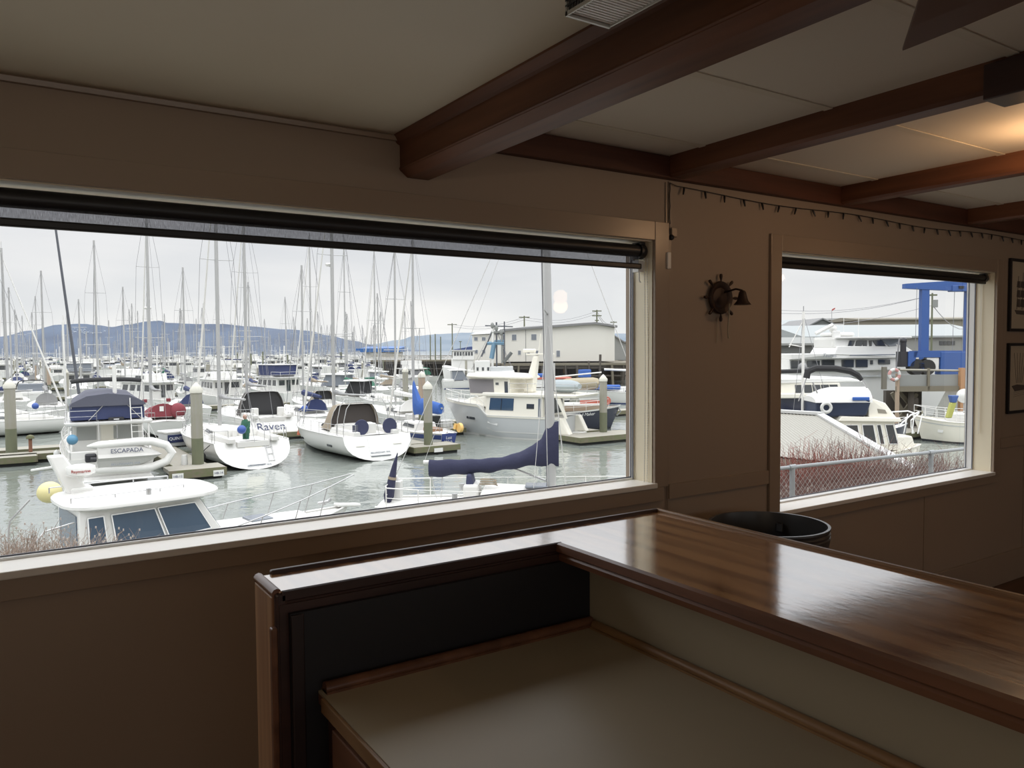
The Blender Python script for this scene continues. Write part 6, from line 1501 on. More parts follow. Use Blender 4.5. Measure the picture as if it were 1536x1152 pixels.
# warehouse: gable facing, long low roof behind
r = site('warehouse', 757, 132, 'large cream metal warehouse with a low grey gable roof on the wharf', 'building')
W_ = S(757, 922, 132); zb = ZZ(840, 542, 132)-WZ; P = [(0, zb), (0, ZZ(757, 497, 132)-WZ), (S(757, 893, 132), ZZ(893, 486.5, 132)-WZ), (W_, ZZ(922, 491.5, 132)-WZ), (W_, zb)]
MB().prism(P, 0, 24, 'xz').build('wall', 'siding_cream', r)
MB().prism([(-.4, P[1][1]), (P[2][0], P[2][1]), (W_+.4, P[3][1]), (W_+.4, P[3][1]+.35), (P[2][0], P[2][1]+.35), (-.4, P[1][1]+.35)], -.6, 24.5, 'xz').build('roof', 'roof_grey', r)
# visible rising back slope of the roof
zz = [ZZ(p_, y_, 150)-WZ for p_, y_ in ((790, 489), (893, 483.5))]
MB().hexa([(0, 1, P[1][1]), (P[2][0], 1, P[2][1]), (P[2][0], 20, zz[1]-.3), (S(757, 790, 150), 20, zz[0]-.3)], [(0, 1, P[1][1]+.36), (P[2][0], 1, P[2][1]+.36), (P[2][0], 20, zz[1]), (S(757, 790, 150), 20, zz[0])]).build('roof', 'roof_grey', r)
def wins(r, lst, v, px0, m='window_grey', d=-.05):
    for (a, b, ya, yb) in lst:
        w_ = MB().box(S(px0, a, v), S(px0, b, v), d-.04, d+.05, ZZ(a, yb, v)-WZ, ZZ(a, ya, v)-WZ).build('window', m, r)
        MB().box(S(px0, a, v)-.06, S(px0, b, v)+.06, d-.02, d+.04, ZZ(a, yb, v)-WZ-.06, ZZ(a, ya, v)-WZ+.06).build('window_frame', 'gelcoat', w_)
wins(r, [(768.5, 775, 502, 510.5), (797.5, 805, 501.5, 510), (777.5, 781.5, 526, 532), (791, 795, 526, 532), (804, 808, 526, 532), (818, 822, 526, 532), (835, 840, 526, 535)], 132, 757)
MB().box(S(757, 789, 132)-.05, S(757, 789, 132)+.05, -.03, .03, zb, P[1][1]+.6).build('downpipe', 'siding_grey', r)
r = site('white_annex', 709, 131.5, 'smaller white two-storey building left of the cream warehouse', 'building'); W_ = S(709, 755, 131.5); zb = ZZ(735, 545, 131.5)-WZ
MB().box(0, W_, 0, 12, zb, ZZ(735, 501.5, 131.5)-WZ).build('wall', 'siding_cream', r)
MB().hexa([(-.4, -.5, ZZ(709, 502, 131.5)-WZ), (W_, -.5, ZZ(709, 500, 131.5)-WZ), (W_, 12, ZZ(709, 500, 131.5)-WZ), (-.4, 12, ZZ(709, 502, 131.5)-WZ)], [(.4, 1, ZZ(709, 499, 131.5)-WZ), (W_, 1, ZZ(757, 492, 131.5)-WZ), (W_, 11, ZZ(757, 492, 131.5)-WZ), (4, 11, ZZ(709, 494, 131.5)-WZ)]).build('roof', 'roof_white', r)
wins(r, [(712, 717, 506, 511), (723.5, 729, 506, 511), (712, 717, 525, 530), (724, 728, 525, 530)], 131.5, 709)
r = site('grey_gable_shed', 922, 165, 'grey gabled shed just right of the cream warehouse', 'building'); W_ = S(922, 975, 165); zb = ZZ(940, 540, 165)-WZ
MB().prism([(0, zb), (0, ZZ(922, 505, 165)-WZ), (S(922, 936, 165), ZZ(936, 514, 165)-WZ), (W_, ZZ(960, 513, 165)-WZ), (W_, zb)], 0, 10, 'xz').build('wall', 'siding_grey', r)
MB().prism([(0, ZZ(922, 505, 165)-WZ), (S(922, 936, 165), ZZ(936, 514, 165)-WZ), (W_, ZZ(960, 513, 165)-WZ), (W_, ZZ(960, 511, 165)-WZ), (S(922, 936, 165), ZZ(936, 512, 165)-WZ), (0, ZZ(922, 503, 165)-WZ)], -.5, 10, 'xz').build('roof', 'roof_grey', r)
r = site('low_blue_shed', 680, 230, 'low dark blue roofed shed behind the white wheelhouse boat', 'building'); W_ = S(680, 712, 230)
MB().prism([(0, ZZ(690, 535, 230)-WZ), (0, ZZ(690, 524.5, 230)-WZ), (W_*.8, ZZ(690, 520, 230)-WZ), (W_, ZZ(690, 520, 230)-WZ), (W_, ZZ(690, 535, 230)-WZ)], 0, 8, 'xz').build('wall', 'stripe_blue', r)
# utility poles and wires
def pole(px, y0, y1, v, label, bars=((.94, 8), (.80, 6)), r_=.16):
    q = U(px, v); z0 = ZZ(px, y1, v); z1 = ZZ(px, y0, v); r = empty('utility_pole', (q.x, q.y, z0), math.atan2(_rh.y, _rh.x), label, 'utility pole'); h = z1-z0
    MB().tube([(0, 0, 0), (0, 0, h)], [r_, r_*.8], 6).build('post', 'pile_low', r)
    for f_, w_ in bars: MB().bar((-w_*v/F/2, 0, h*f_), (w_*v/F/2, 0, h*f_), .16, .2).build('crossarm', 'pile_low', r)
    return Vector((q.x, q.y, z1))
k1 = pole(787, 474, 500, 160, 'utility pole standing behind the grey warehouse roof, left one', ((.92, 16),))
k2 = pole(895.5, 465, 500, 160, 'utility pole with two crossarms behind the warehouse ridge', ((.95, 14), (.75, 14), (.55, 6)))
k3 = pole(920.5, 482, 500, 170, 'short utility pole behind the right end of the warehouse', ((.92, 10),))
k4 = pole(679, 485, 536, 190, 'utility pole at the timber pier left of the white annex', ((.96, 14),))
k5 = pole(691, 512, 532, 200, 'small lamp pole near the timber pier', ((.98, 4),), .1)
for px, y0 in ((646, 502), (653.5, 501), (661.5, 505)): pole(px, y0, 540, 180, 'bare tall dark pile at the old timber pier, %s of three' % {646: 'left', 653.5: 'middle', 661.5: 'right'}[px], (), .15)
w = MB()
for a, b in ((k4, k1), (k1, k2), (k2, k3)):
    for dz in (0, -.5):
        w.tube([a.lerp(b, i/8)+Vector((0, 0, dz-1.2*math.sin(math.pi*i/8)-.3)) for i in range(9)], .05, 3)
tag(w.build('power_lines', 'wire'), 'thin power lines strung between the far utility poles', 'power lines')
# fishing vessel with its rigging in front of the annex
r = site('fishing_vessel', 700, 120, 'white fishing vessel with a tall rig of booms in front of the annex', 'fishing vessel')
v = 120; X = lambda px: S(700, px, v); Zf = lambda py: ZZ(740, py, v)-WZ
MB().hexa([(X(706), 0, 0), (X(770), 0, 0), (X(770), 5, 0), (X(708), 5, 0)], [(X(700), -.3, Zf(560)), (X(772), -.3, Zf(556)), (X(772), 5.3, Zf(556)), (X(700), 5.3, Zf(560))]).build('hull', 'gelcoat', r, bevel=.2)
MB().box(X(712), X(735), .5, 4.5, Zf(560), Zf(541)).build('deckhouse', 'gelcoat', r, bevel=.1); MB().box(X(735), X(770), .6, 4.4, Zf(558), Zf(550)).build('work_deck', 'gelcoat_grey', r, bevel=.1)
for k in range(3): MB().box(X(715+8*k), X(718+8*k), .44, .5, Zf(556), Zf(551)).build('window', 'tinted', r)
for a, b, t_, m in (((738, 560), (740, 487), .22, 'mast_white'), ((745, 560), (745, 483), .14, 'mast_dark'), ((757, 548), (757, 482), .10, 'mast_dark'), ((753, 545), (753, 497), .16, 'siding_grey'), ((722, 535), (738, 498), .12, 'mast_dark'), ((737, 538), (741, 515), .4, 'awning_blue'), ((731, 515), (756, 515), .3, 'awning_blue'), ((742, 511), (756, 511), .12, 'awning_blue'), ((756, 544), (768, 529), .3, 'siding_dark'), ((728, 488), (770, 490), .10, 'mast_dark'), ((737, 499), (757, 497), .22, 'siding_grey')):
    if m == 'awning_blue': mat('awning_blue', (0.128, 0.237, 0.334), .5)
    MB().tube([(X(a[0]), 1.5, Zf(a[1])), (X(b[0]), 1.5, Zf(b[1]))], t_, 5).build('boom_rig', m, r)
for px, py in ((739, 488), (745, 492), (752, 498)): MB().sphere((X(px), 1.4, Zf(py)), .30, 8, 6, 1.6).build('power_block', 'siding_grey', r)
w = MB()
for a in ((706, 556), (716, 545), (764, 545), (770, 556)): w.tube([(X(a[0]), 1.5, Zf(a[1])), (X(742), 1.5, Zf(488))], .04, 3)
w.build('stay', 'wire', r)
# white passenger boat wheelhouse
r = site('passenger_boat', 664, 124, 'white boat with a row of wheelhouse windows under a rounded roof, by the pier end', 'boat'); v = 124; X = lambda px: S(664, px, v); Zf = lambda py: ZZ(690, py, v)-WZ
MB().hexa([(X(668), 0, 0), (X(712), 0, 0), (X(712), 5, 0), (X(668), 5, 0)], [(X(663), 0, Zf(548)), (X(712), 0, Zf(556)), (X(712), 5, Zf(556)), (X(663), 5, Zf(548))]).build('hull', 'gelcoat', r, bevel=.2)
MB().box(X(677), X(710), .5, 4.5, Zf(556), Zf(538)).build('deckhouse', 'gelcoat', r, bevel=.1)
h = MB().box(X(679), X(711), .3, 4.7, Zf(540), Zf(526.5)).build('wheelhouse', 'gelcoat', r, bevel=.1); MB().box(X(677.5), X(712), .1, 4.9, Zf(526.5), Zf(525)).build('roof', 'roof_white', r, bevel=.1)
for k in range(7): MB().box(X(681.5+4.2*k), X(684.3+4.2*k), .25, .3, Zf(533.5), Zf(528)).build('window', 'tinted', r)
pile(687, 568, 540, 3.2, 'tan mooring pile at the bow of the passenger boat', m='pile_tan', cap=False, zb=WZ); pile(699.5, 582, 540, 3.4, 'mossy pile beside the passenger boat', m='pile_grey', cap=False, zb=WZ)
for px, ty, m in ((745.5, 541, 'pile_tan'), (766, 541, 'pile_tan'), (822, 542, 'pile_tan'), (846.5, 543, 'pile_orange')): pile(px, 575, ty, 4.6, 'tan mooring pile standing before the wharf, %s' % {745.5: 'leftmost of four', 766: 'second of four', 822: 'third of four', 846.5: 'the orange one'}[px], m=m, cap=False, zb=WZ)
# boats along the wharf, right part of the wide window
c_ = express('motor_cruiser', 1003, 605, -82, 'blue and white cruiser with an orange windshield strip beside the wharf', L=9.5, Bm=3.2, hard=True, glass='window_grey')
q_ = HB_ = None
MB().box(5.2, 8.8, -1.0, 1.0, 1.55, 2.0).build('bow_cover', 'canvas_bright', c_, bevel=.15); MB().tube([(-.5, -1.0, 3.4), (7.0, -1.0, 3.7)], .12, 6).build('boom', 'mast_white', c_)
MB().bar((1.5, 1.35, 2.0), (3.2, 1.3, 2.35), .06, .5).build('orange_panel', 'lamp_orange', c_)
c_ = hd('workboat', 768, 603, 85, 'small boat with a red stripe and a blue tarp behind the pilothouse yacht', 'boat'); H = Hull(6.6, 2.8, 1.6, 1.9, ts=.9); H.build(c_, 'gelcoat', 'antifoul_dark', 'black_stripe')
MB().box(1, 6.5, -1.1, 1.1, 1.7, 2.6).build('cabin', 'gelcoat', c_, bevel=.05); MB().box(.8, 6.7, -1.2, 1.2, 2.6, 2.8).build('red_roof_edge', 'red_soft', c_, bevel=.05); MB().box(1.5, 4.5, -1, 1, 2.8, 3.2).build('blue_tarp', 'canvas_bright', c_, bevel=.1)
tag(MB().box(-.7, .7, -.5, .5, 0, 1.0).build('blue_bin', 'canvas_bright', bevel=.1), 'small bright blue bin on the dock before the wharf', 'bin').location = dp(877, 566, 100)
d_ = dock(U(880, 98), 18, 2.0, 'low dock in front of the dark wharf piles', 'a')
trees = MB()

# ================================================================== right window
# corrugated boathouse roof
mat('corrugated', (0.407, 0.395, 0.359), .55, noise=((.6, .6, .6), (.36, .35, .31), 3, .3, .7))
R0 = dp(1229, 622.5, 23); E0 = dp(1372, 706, 16.2); RL = dp(1080, 624, 25.5)
rr_ = empty('boathouse', (R0.x, R0.y, R0.z), 0, 'pale corrugated metal boathouse roof beyond the hedge', 'boathouse')
al = (RL-R0); al.z = 0; dn = E0-R0; n = 30; vs = []; top = []
A = al.normalized(); Dn = dn
w_len = al.length; 
pts0 = []; 
for i in range(n*2+1):
    t_ = i/(n*2)*w_len; up = .011 if i % 2 else -.011
    a_ = A*t_+Vector((0, 0, up)); pts0.append(a_)
m_ = MB(); k_ = len(pts0)
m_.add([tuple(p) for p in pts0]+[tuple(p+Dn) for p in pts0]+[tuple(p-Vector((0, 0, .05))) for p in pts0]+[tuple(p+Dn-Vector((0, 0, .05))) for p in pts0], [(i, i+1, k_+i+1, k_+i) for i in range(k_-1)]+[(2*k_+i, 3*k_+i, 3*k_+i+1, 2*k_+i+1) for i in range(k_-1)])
m_.mi = [i % 2 for i in range(k_-1)]*2; m_.build('corrugated_roof', ['corrugated', mat('corrugated_shaded', (.27, .26, .225), .6)], rr_)  # every other rib slope coloured darker, standing in for its shading
MB().bar((0, 0, .03), tuple(Dn+Vector((0, 0, .03))), .22, .06).build('edge_flashing', 'roof_white', rr_); MB().bar(tuple(A*-.1+Vector((0, 0, .05))), tuple(A*w_len+Vector((0, 0, .05))), .30, .08).build('ridge_cap', 'roof_white', rr_)
bk = Vector((-Dn.x, -Dn.y, Dn.z))
m_ = MB().add([(0, 0, 0), tuple(A*w_len), tuple(A*w_len+bk), tuple(bk)], [(0, 1, 2, 3)]); m_.build('far_slope', 'corrugated', rr_)
q0 = Dn*.9; MB().hexa([q0+Vector((0, 0, -2.6)), q0+A*w_len+Vector((0, 0, -2.6)), bk*.9+A*w_len+Vector((0, 0, -2.6)), bk*.9+Vector((0, 0, -2.6))], [q0+Vector((0, 0, -.12)), q0+A*w_len+Vector((0, 0, -.12)), bk*.9+A*w_len+Vector((0, 0, -.12)), bk*.9+Vector((0, 0, -.12))]).build('walls', 'siding_cream', rr_)
# cream trawler with bow rail
q = U(1154, 30.5); rt = empty('trawler', (q.x, q.y, WZ), math.atan2(_rh.y, _rh.x)-.05, 'cream trawler with framed cabin windows and a curved bow rail beyond the hedge', 'boat')
v = 30; Hn = Hull(5.4, 3.0, 1.9, 2.2, ts=.95, ovs=.1, ovb=.35, sag=.05, flare=.25, pb=2.6); Hn.build(rt, 'gelcoat_cream', 'antifoul_dark', 'black_stripe')
X = lambda px: S(1154, px, v); Zf = lambda py: ZZ(1280, py, v)-WZ
h = House(X(1215), X(1333), 2.4, 2.0, Zf(672), Zf(628), rf=.28, rb=0, tb=.05); h.build(rt, 'cabin', 'gelcoat_cream', bevel=.03)
for u0, u1 in ((.33, .49), (.55, .70), (.745, .80), (.86, .97)): h.win('stbd', u0, u1, .22, .86, rt, 'tinted', frame='vinyl_white')
h.win('front', .08, .45, .3, .9, rt, 'tinted'); h.win('front', .55, .92, .3, .9, rt, 'tinted')
MB().hexa([(X(1238), -1.25, Zf(628)), (X(1331), -1.1, Zf(630)), (X(1331), 1.1, Zf(630)), (X(1238), 1.25, Zf(628))], [(X(1243), -1.22, Zf(621)), (X(1329), -1.08, Zf(624)), (X(1329), 1.08, Zf(624)), (X(1243), 1.22, Zf(621))]).build('cabin_roof', 'gelcoat_cream', rt, bevel=.03)
h2 = House(X(1286), X(1328), 1.9, 1.8, Zf(626), Zf(594), rf=.42, rb=0, tb=.08, z1f=Zf(603)); h2.build(rt, 'flybridge', 'gelcoat_cream', bevel=.03); h2.win('stbd', .38, .72, .30, .52, rt, 'siding_tan', 'name_board')
MB().hexa([(X(1210), -.95, Zf(624)), (X(1281), -1.1, Zf(621)), (X(1281), .3, Zf(621)), (X(1210), .3, Zf(624))], [(X(1208), -1.15, Zf(600)), (X(1286), -1.25, Zf(597)), (X(1286), .4, Zf(597)), (X(1208), .4, Zf(600))]).build('dinghy_hull', 'canvas_navy_dinghy', rt, bevel=.08) if mat('canvas_navy_dinghy', (0.025, 0.037, 0.077), .5) else None
rings = []
for i in range(9):
    t_ = i/8; x = X(1206)+(X(1287)-X(1206))*t_; s_ = math.sin(min(1, t_*1.8+.25)*math.pi/2); rings.append([(x, -.45+.78*math.cos(math.pi*k/8), Zf(601)+.55*s_*math.sin(math.pi*k/8)) for k in range(9)])
MB().loft(rings).build('dinghy_cover', 'canvas_white', rt, smooth=True)
MB().box(X(1258), X(1282), -1.28, -1.2, Zf(598), Zf(593)).build('blue_cushion', 'canvas_bright', rt, bevel=.03)
rings = [(X(1220)+.17*math.cos(a_), -1.32, Zf(608)+.17*math.sin(a_)) for a_ in [2*math.pi*k/16 for k in range(16)]]
MB().tube(rings, .062, 8, close=True).build('life_ring', 'fender_white', rt, smooth=True)
# bow rail
b_ = MB(); b_.tube([(X(1328), -1.1, Zf(634)), (X(1345), -1.0, Zf(620)), (X(1362), -.7, Zf(617)), (X(1370), -.2, Zf(618)), (X(1371), 0, Zf(622)), (X(1362), .2, Zf(618)), (X(1345), .9, Zf(622))], .028, 6)
for a_, b2 in ((1345, 1338), (1354, 1350), (1366, 1358)): b_.tube([(X(a_), -.75, Zf(619)), (X(b2), -.85, Zf(648))], .022, 5)
b_.tube([(X(1369), -.3, Zf(620)), (X(1356), -.4, Zf(630)), (X(1358), -.3, Zf(640)), (X(1364), -.2, Zf(650))], .028, 6)
b_.build('bow_rail', 'vinyl_white', rt, smooth=True)
MB().hexa([(X(1325), -.9, 1.9), (X(1368), -.3, 1.9), (X(1368), .3, 1.9), (X(1325), .9, 1.9)], [(X(1328), -.8, Zf(652)), (X(1360), -.3, Zf(654)), (X(1360), .3, Zf(654)), (X(1328), .8, Zf(652))]).build('foredeck', 'gelcoat_cream', rt, bevel=.05)
# its white mast with boom
b_ = MB().tube([(X(1205), .2, Zf(640)), (X(1205), .2, Zf(466))], .055, 8).tube([(X(1205), .2, Zf(520)), (X(1184), .2, Zf(516))], .02, 4).tube([(X(1207), .2, Zf(476)), (X(1184), .2, Zf(520))], .02, 4)
b_.build('mast', 'mast_white', rt, smooth=True)
MB().tube([(X(1205), .2, Zf(466)), (X(1205), .2, Zf(458))], .015, 4).tube([(X(1205), .2, Zf(470)), (X(1240), -.6, Zf(632))], .010, 3).tube([(X(1205), .2, Zf(470)), (X(1180), -.6, Zf(632))], .010, 3).build('stay', 'wire', rt)
# folded dark bimini
MB().tube([(X(1199), -.7, Zf(566)), (X(1201), -.7, Zf(556)), (X(1212), -.7, Zf(551.5)), (X(1240), -.7, Zf(552)), (X(1262), -.7, Zf(556)), (X(1273), -.7, Zf(562)), (X(1279), -.7, Zf(569))], [.13, .14, .12, .12, .12, .11, .08], 8).build('folded_bimini', 'canvas_black', rt, smooth=True)
MB().tube([(X(1279), -.7, Zf(568)), (X(1297), -.7, Zf(598))], .03, 6).tube([(X(1199), -.7, Zf(566)), (X(1188), -.7, Zf(600))], .022, 5).tube([(X(1208), -.7, Zf(572)), (X(1220), -.7, Zf(600))], .03, 5).build('bimini_frame', 'stainless', rt, smooth=True)
# boat behind with a row of dark windows
q = U(1110, 45); r = empty('trawler', (q.x, q.y, WZ), math.atan2(_rh.y, _rh.x), 'white cabin boat with slanted dark windows and a navy hull behind the cream trawler', 'boat')
v = 45; X = lambda px: S(1110, px, v); Zf = lambda py: ZZ(1220, py, v)-WZ
MB().hexa([(0, -1.6, 0), (X(1196), -1.2, 0), (X(1196), 1.4, 0), (0, 1.6, 0)], [(0, -1.8, Zf(596)), (X(1203), -1.4, Zf(590)), (X(1203), 1.4, Zf(590)), (0, 1.8, Zf(596))]).build('hull', 'navy_hull', r, bevel=.06)
MB().hexa([(X(1195), -1.4, 0), (X(1290), -.8, 0), (X(1290), .8, 0), (X(1195), 1.4, 0)], [(X(1195), -1.5, Zf(592)), (X(1296), -.8, Zf(592)), (X(1296), .8, Zf(592)), (X(1195), 1.5, Zf(592))]).build('forward_hull', 'gelcoat', r, bevel=.06)
MB().box(-.1, X(1225), -1.85, 1.85, Zf(594), Zf(587)).build('bulwark', 'gelcoat_cream', r, bevel=.05)
h = House(0, X(1250), 3.0, 2.6, Zf(592), Zf(573), rf=.2, tb=.04); h.build(r, 'cabin', 'gelcoat_cream', bevel=.03)
for k in range(5): h.win('stbd', .50+k*.095, .585+k*.095, .12, .88, r, 'tinted')
MB().hexa([(0, -1.7, Zf(574)), (X(1285), -1.0, Zf(572)), (X(1285), 1.0, Zf(572)), (0, 1.7, Zf(574))], [(0, -1.75, Zf(565)), (X(1265), -1.0, Zf(566)), (X(1265), 1.0, Zf(566)), (0, 1.75, Zf(560))]).build('flybridge_deck', 'gelcoat', r, bevel=.08)
MB().tube([(0, -1.2, Zf(557)), (X(1200), -1.2, Zf(555))], .12, 6).build('folded_cover', 'canvas_black', r); MB().sphere((X(1193), -1, Zf(550)), .26, 10, 8).build('covered_light', 'canvas_grey', r)
# motor yacht, side on
q = U(1090, 67); r = empty('motor_yacht', (q.x, q.y, WZ), math.atan2(_rh.y, _rh.x), 'large white three-deck motor yacht seen side on with long dark windows', 'motor yacht')
v = 67; X = lambda px: S(1090, px, v); Zf = lambda py: ZZ(1270, py, v)-WZ
MB().hexa([(0, -2.6, 0), (X(1395), -.4, 0), (X(1395), .4, 0), (0, 2.6, 0)], [(0, -2.9, Zf(556)), (X(1432), -.5, Zf(552)), (X(1432), .5, Zf(552)), (0, 2.9, Zf(556))]).build('hull', 'gelcoat', r, bevel=.1)
MB().bar((0, -2.95, Zf(565)), (X(1420), -.75, Zf(562)), .08, .12).build('rub_rail', 'gelcoat_grey', r)
MB().hexa([(X(1168), -2.5, Zf(556)), (X(1365), -1.5, Zf(554)), (X(1365), 1.5, Zf(554)), (X(1168), 2.5, Zf(556))], [(X(1168), -2.4, Zf(538)), (X(1358), -1.5, Zf(537)), (X(1358), 1.5, Zf(537)), (X(1168), 2.4, Zf(538))]).build('main_deck_house', 'gelcoat', r, bevel=.05)
def side_win(a, b, ya, yb, y=-2.56, nm='window', m='tinted', sl=0, taper=0):
    MB().hexa([(X(a), y, Zf(yb)), (X(b), y+taper, Zf(yb)), (X(b), y+.3+taper, Zf(yb)), (X(a), y+.3, Zf(yb))], [(X(a+sl), y, Zf(ya)), (X(b+sl), y+taper, Zf(ya)), (X(b+sl), y+.3+taper, Zf(ya)), (X(a+sl), y+.3, Zf(ya))]).build(nm, m, r, bevel=.03)
def ty(px): return -2.52+(px-1168)/(1365-1168)*1.0
for a, b, ya, yb in ((1170, 1186, 540, 551), (1194, 1213, 540, 549), (1216, 1235, 539, 549), (1246, 1264, 539, 550), (1267, 1285, 539, 550), (1289, 1293, 540, 546), (1301, 1319, 539, 546), (1333, 1346, 539, 546)): side_win(a, b, ya, yb, ty(a)-.06, taper=(b-a)/197)
MB().hexa([(X(1168), -2.9, Zf(538)), (X(1372), -1.5, Zf(537)), (X(1372), 1.5, Zf(537)), (X(1168), 2.9, Zf(538))], [(X(1168), -2.9, Zf(530)), (X(1235), -2.7, Zf(530)), (X(1235), 2.7, Zf(530)), (X(1168), 2.9, Zf(530))]).build('upper_bulwark', 'gelcoat', r, bevel=.04)
MB().hexa([(X(1228), -2.75, Zf(537)), (X(1370), -1.5, Zf(537)), (X(1370), 1.5, Zf(537)), (X(1228), 2.75, Zf(537))], [(X(1237), -2.5, Zf(519)), (X(1344), -1.5, Zf(520)), (X(1344), 1.5, Zf(520)), (X(1237), 2.5, Zf(519))]).build('upper_deck_side', 'gelcoat', r, bevel=.06)
MB().bar((X(1253), -2.72, Zf(532.5)), (X(1323), -2.15, Zf(532)), .04, .09).build('deck_vent', 'window_grey', r)
MB().hexa([(X(1235), -2.3, Zf(521)), (X(1345), -1.5, Zf(521)), (X(1345), 1.5, Zf(521)), (X(1235), 2.3, Zf(521))], [(X(1234), -2.2, Zf(508)), (X(1300), -1.7, Zf(508)), (X(1300), 1.7, Zf(508)), (X(1234), 2.2, Zf(508))]).build('bridge_house', 'gelcoat', r, bevel=.04)
for a, b, sl in ((1254, 1262, 3), (1265, 1275, 3), (1277, 1283.5, 0), (1287, 1291, 0), (1297, 1312, -5)): side_win(a, b, 511, 519.5, -2.32+(a-1235)*.0075, sl=sl)
MB().hexa([(X(1317), -1.8, Zf(519.5)), (X(1348), -1.3, Zf(519.5)), (X(1348), 1.3, Zf(519.5)), (X(1317), 1.8, Zf(519.5))], [(X(1304), -1.8, Zf(509.5)), (X(1340), -1.3, Zf(509.5)), (X(1340), 1.3, Zf(509.5)), (X(1304), 1.8, Zf(509.5))]).build('windshield', 'window_grey', r)
MB().box(X(1236), X(1345), -2.4, 2.4, Zf(508.5), Zf(505.5)).build('hardtop', 'gelcoat', r, bevel=.06)
MB().hexa([(X(1234), -2.0, Zf(520)), (X(1247), -2.0, Zf(520)), (X(1247), -1.6, Zf(520)), (X(1234), -1.6, Zf(520))], [(X(1235), -1.9, Zf(497)), (X(1245), -1.9, Zf(497)), (X(1245), -1.6, Zf(497)), (X(1235), -1.6, Zf(497))]).build('radar_arch', 'gelcoat', r, bevel=.05)
MB().box(X(1236), X(1272), -1.2, 1.2, Zf(505), Zf(499)).build('tender_cover', 'gelcoat', r, bevel=.2); MB().sphere((X(1241), -1, Zf(494)), .32, 10, 8).build('satellite_dome', 'gelcoat', r, smooth=True)
MB().tube([(X(1212), -1.5, Zf(501)), (X(1237), -1.5, Zf(488))], .16, 8).box(X(1241), X(1256), -1.1, -.9, Zf(488.5), Zf(487)).build('crane', 'gelcoat', r, smooth=True)
for px in (1264, 1286): MB().tube([(X(px), 0, Zf(506)), (X(px), 0, Zf(475))], .02, 3).build('antenna', 'mast_white', r)
MB().box(X(1303.5), X(1309.5), -3.0+.6, -2.1+.0, Zf(582), Zf(549.5)).build('fender_board', 'siding_tan', r); MB().box(X(1322), X(1328), -2.12, -1.9, Zf(571.5), Zf(569)).build('porthole', 'tinted', r, bevel=.04)
tt = text('Taurus', .42, 'name_grey', r, (X(1222), -2.95, Zf(532.5)), (math.radians(90), 0, math.radians(3)), shear=.3)
fl = site('flag_pole', 1246, 67.5, 'small dark red flag flying on a thin staff above the motor yacht', 'flag'); zf = ZZ(1246, 497, 67.5)-WZ; z2 = ZZ(1246, 466, 67.5)-WZ
MB().tube([(0, 0, zf), (0, 0, z2)], .02, 4).build('staff', 'wire', fl); MB().hexa([(0, 0, z2-.05), (.30, .05, z2+.12), (.30, .06, z2+.12), (0, .01, z2-.05)], [(.0, 0, z2+.1), (.30, .05, z2+.24), (.30, .06, z2+.24), (0, .01, z2+.1)]).build('cloth', 'name_red', fl)
# warehouses behind
def shed(name, px0, px1, v, yb, ye, yr, vr, label, wall='siding_grey', roof='roof_bluegrey', y_under=None):
    r = site(name, px0, v, label, 'building'); W_ = S(px0, px1, v); c = (px0+px1)/2; zb = ZZ(c, yb, v)-WZ; ze = ZZ(c, ye, v)-WZ; zr = ZZ(c, yr, vr)-WZ
    MB().box(0, W_, 0, (vr-v)*2, zb, ze).build('wall', wall, r)
    MB().prism([(-.6, ze), (vr-v, zr), ((vr-v)*2+.6, ze), ((vr-v)*2+.6, ze-.3), (-.6, ze-.3)], -.5, W_+.5, 'yz').build('roof', roof, r)
    return r, W_, zb, ze
r, W_, zb, ze = shed('long_shed', 1206, 1500, 132, 538, 504, 487, 148, 'long warehouse with a pale blue-grey metal roof behind the travel lift')
for px in (1408, 1414, 1420, 1426): MB().box(S(1206, px, 132), S(1206, px+5, 132), -.1, .02, ze-1.6, ze-.9).build('window', 'tinted', r)
MB().box(S(1206, 1395, 132), S(1206, 1440, 132), -.12, .02, zb, ze-2.2).build('sliding_door', 'siding_grey', r)
shed('tan_shed', 1285, 1520, 178, 500, 478, 476, 186, 'flat tan warehouse behind the pale metal roof', 'siding_tan', 'siding_tan')
r = site('gabled_shed', 1208, 168, 'dark grey gabled shed at the left behind the motor yacht', 'building'); X2 = lambda px: S(1208, px, 168); Zg = lambda py: ZZ(1230, py, 168)-WZ
MB().prism([(0, Zg(530)), (0, Zg(492)), (X2(1232), Zg(478.5)), (X2(1250), Zg(487)), (X2(1250), Zg(530))], 0, 20, 'xz').build('wall', 'siding_dark', r)
MB().prism([(-.4, Zg(492.5)), (X2(1232), Zg(479)), (X2(1252), Zg(488)), (X2(1252), Zg(486.5)), (X2(1232), Zg(477)), (-.4, Zg(491))], -.5, 20, 'xz').build('roof', 'roof_grey', r)
shed('white_roof_shed', 1120, 1262, 200, 500, 489, 480, 212, 'wide low warehouse roof at the far left of the small window', 'siding_grey', 'roof_bluegrey')
shed('low_grey_shed', 1130, 1245, 110, 540, 515, 506, 118, 'low grey roofed shed behind the stern of the motor yacht', 'siding_dark', 'siding_grey')
r = site('far_shed', 1232, 210, 'small far building with a pale roof between the sheds', 'building'); MB().box(0, S(1232, 1284, 210), 0, 10, ZZ(1250, 500, 210)-WZ, ZZ(1250, 479, 210)-WZ).build('wall', 'siding_grey', r); MB().box(-.3, S(1232, 1284, 210)+.3, -.4, 10, ZZ(1250, 480, 210)-WZ, ZZ(1250, 477.5, 210)-WZ).build('roof', 'roof_white', r)
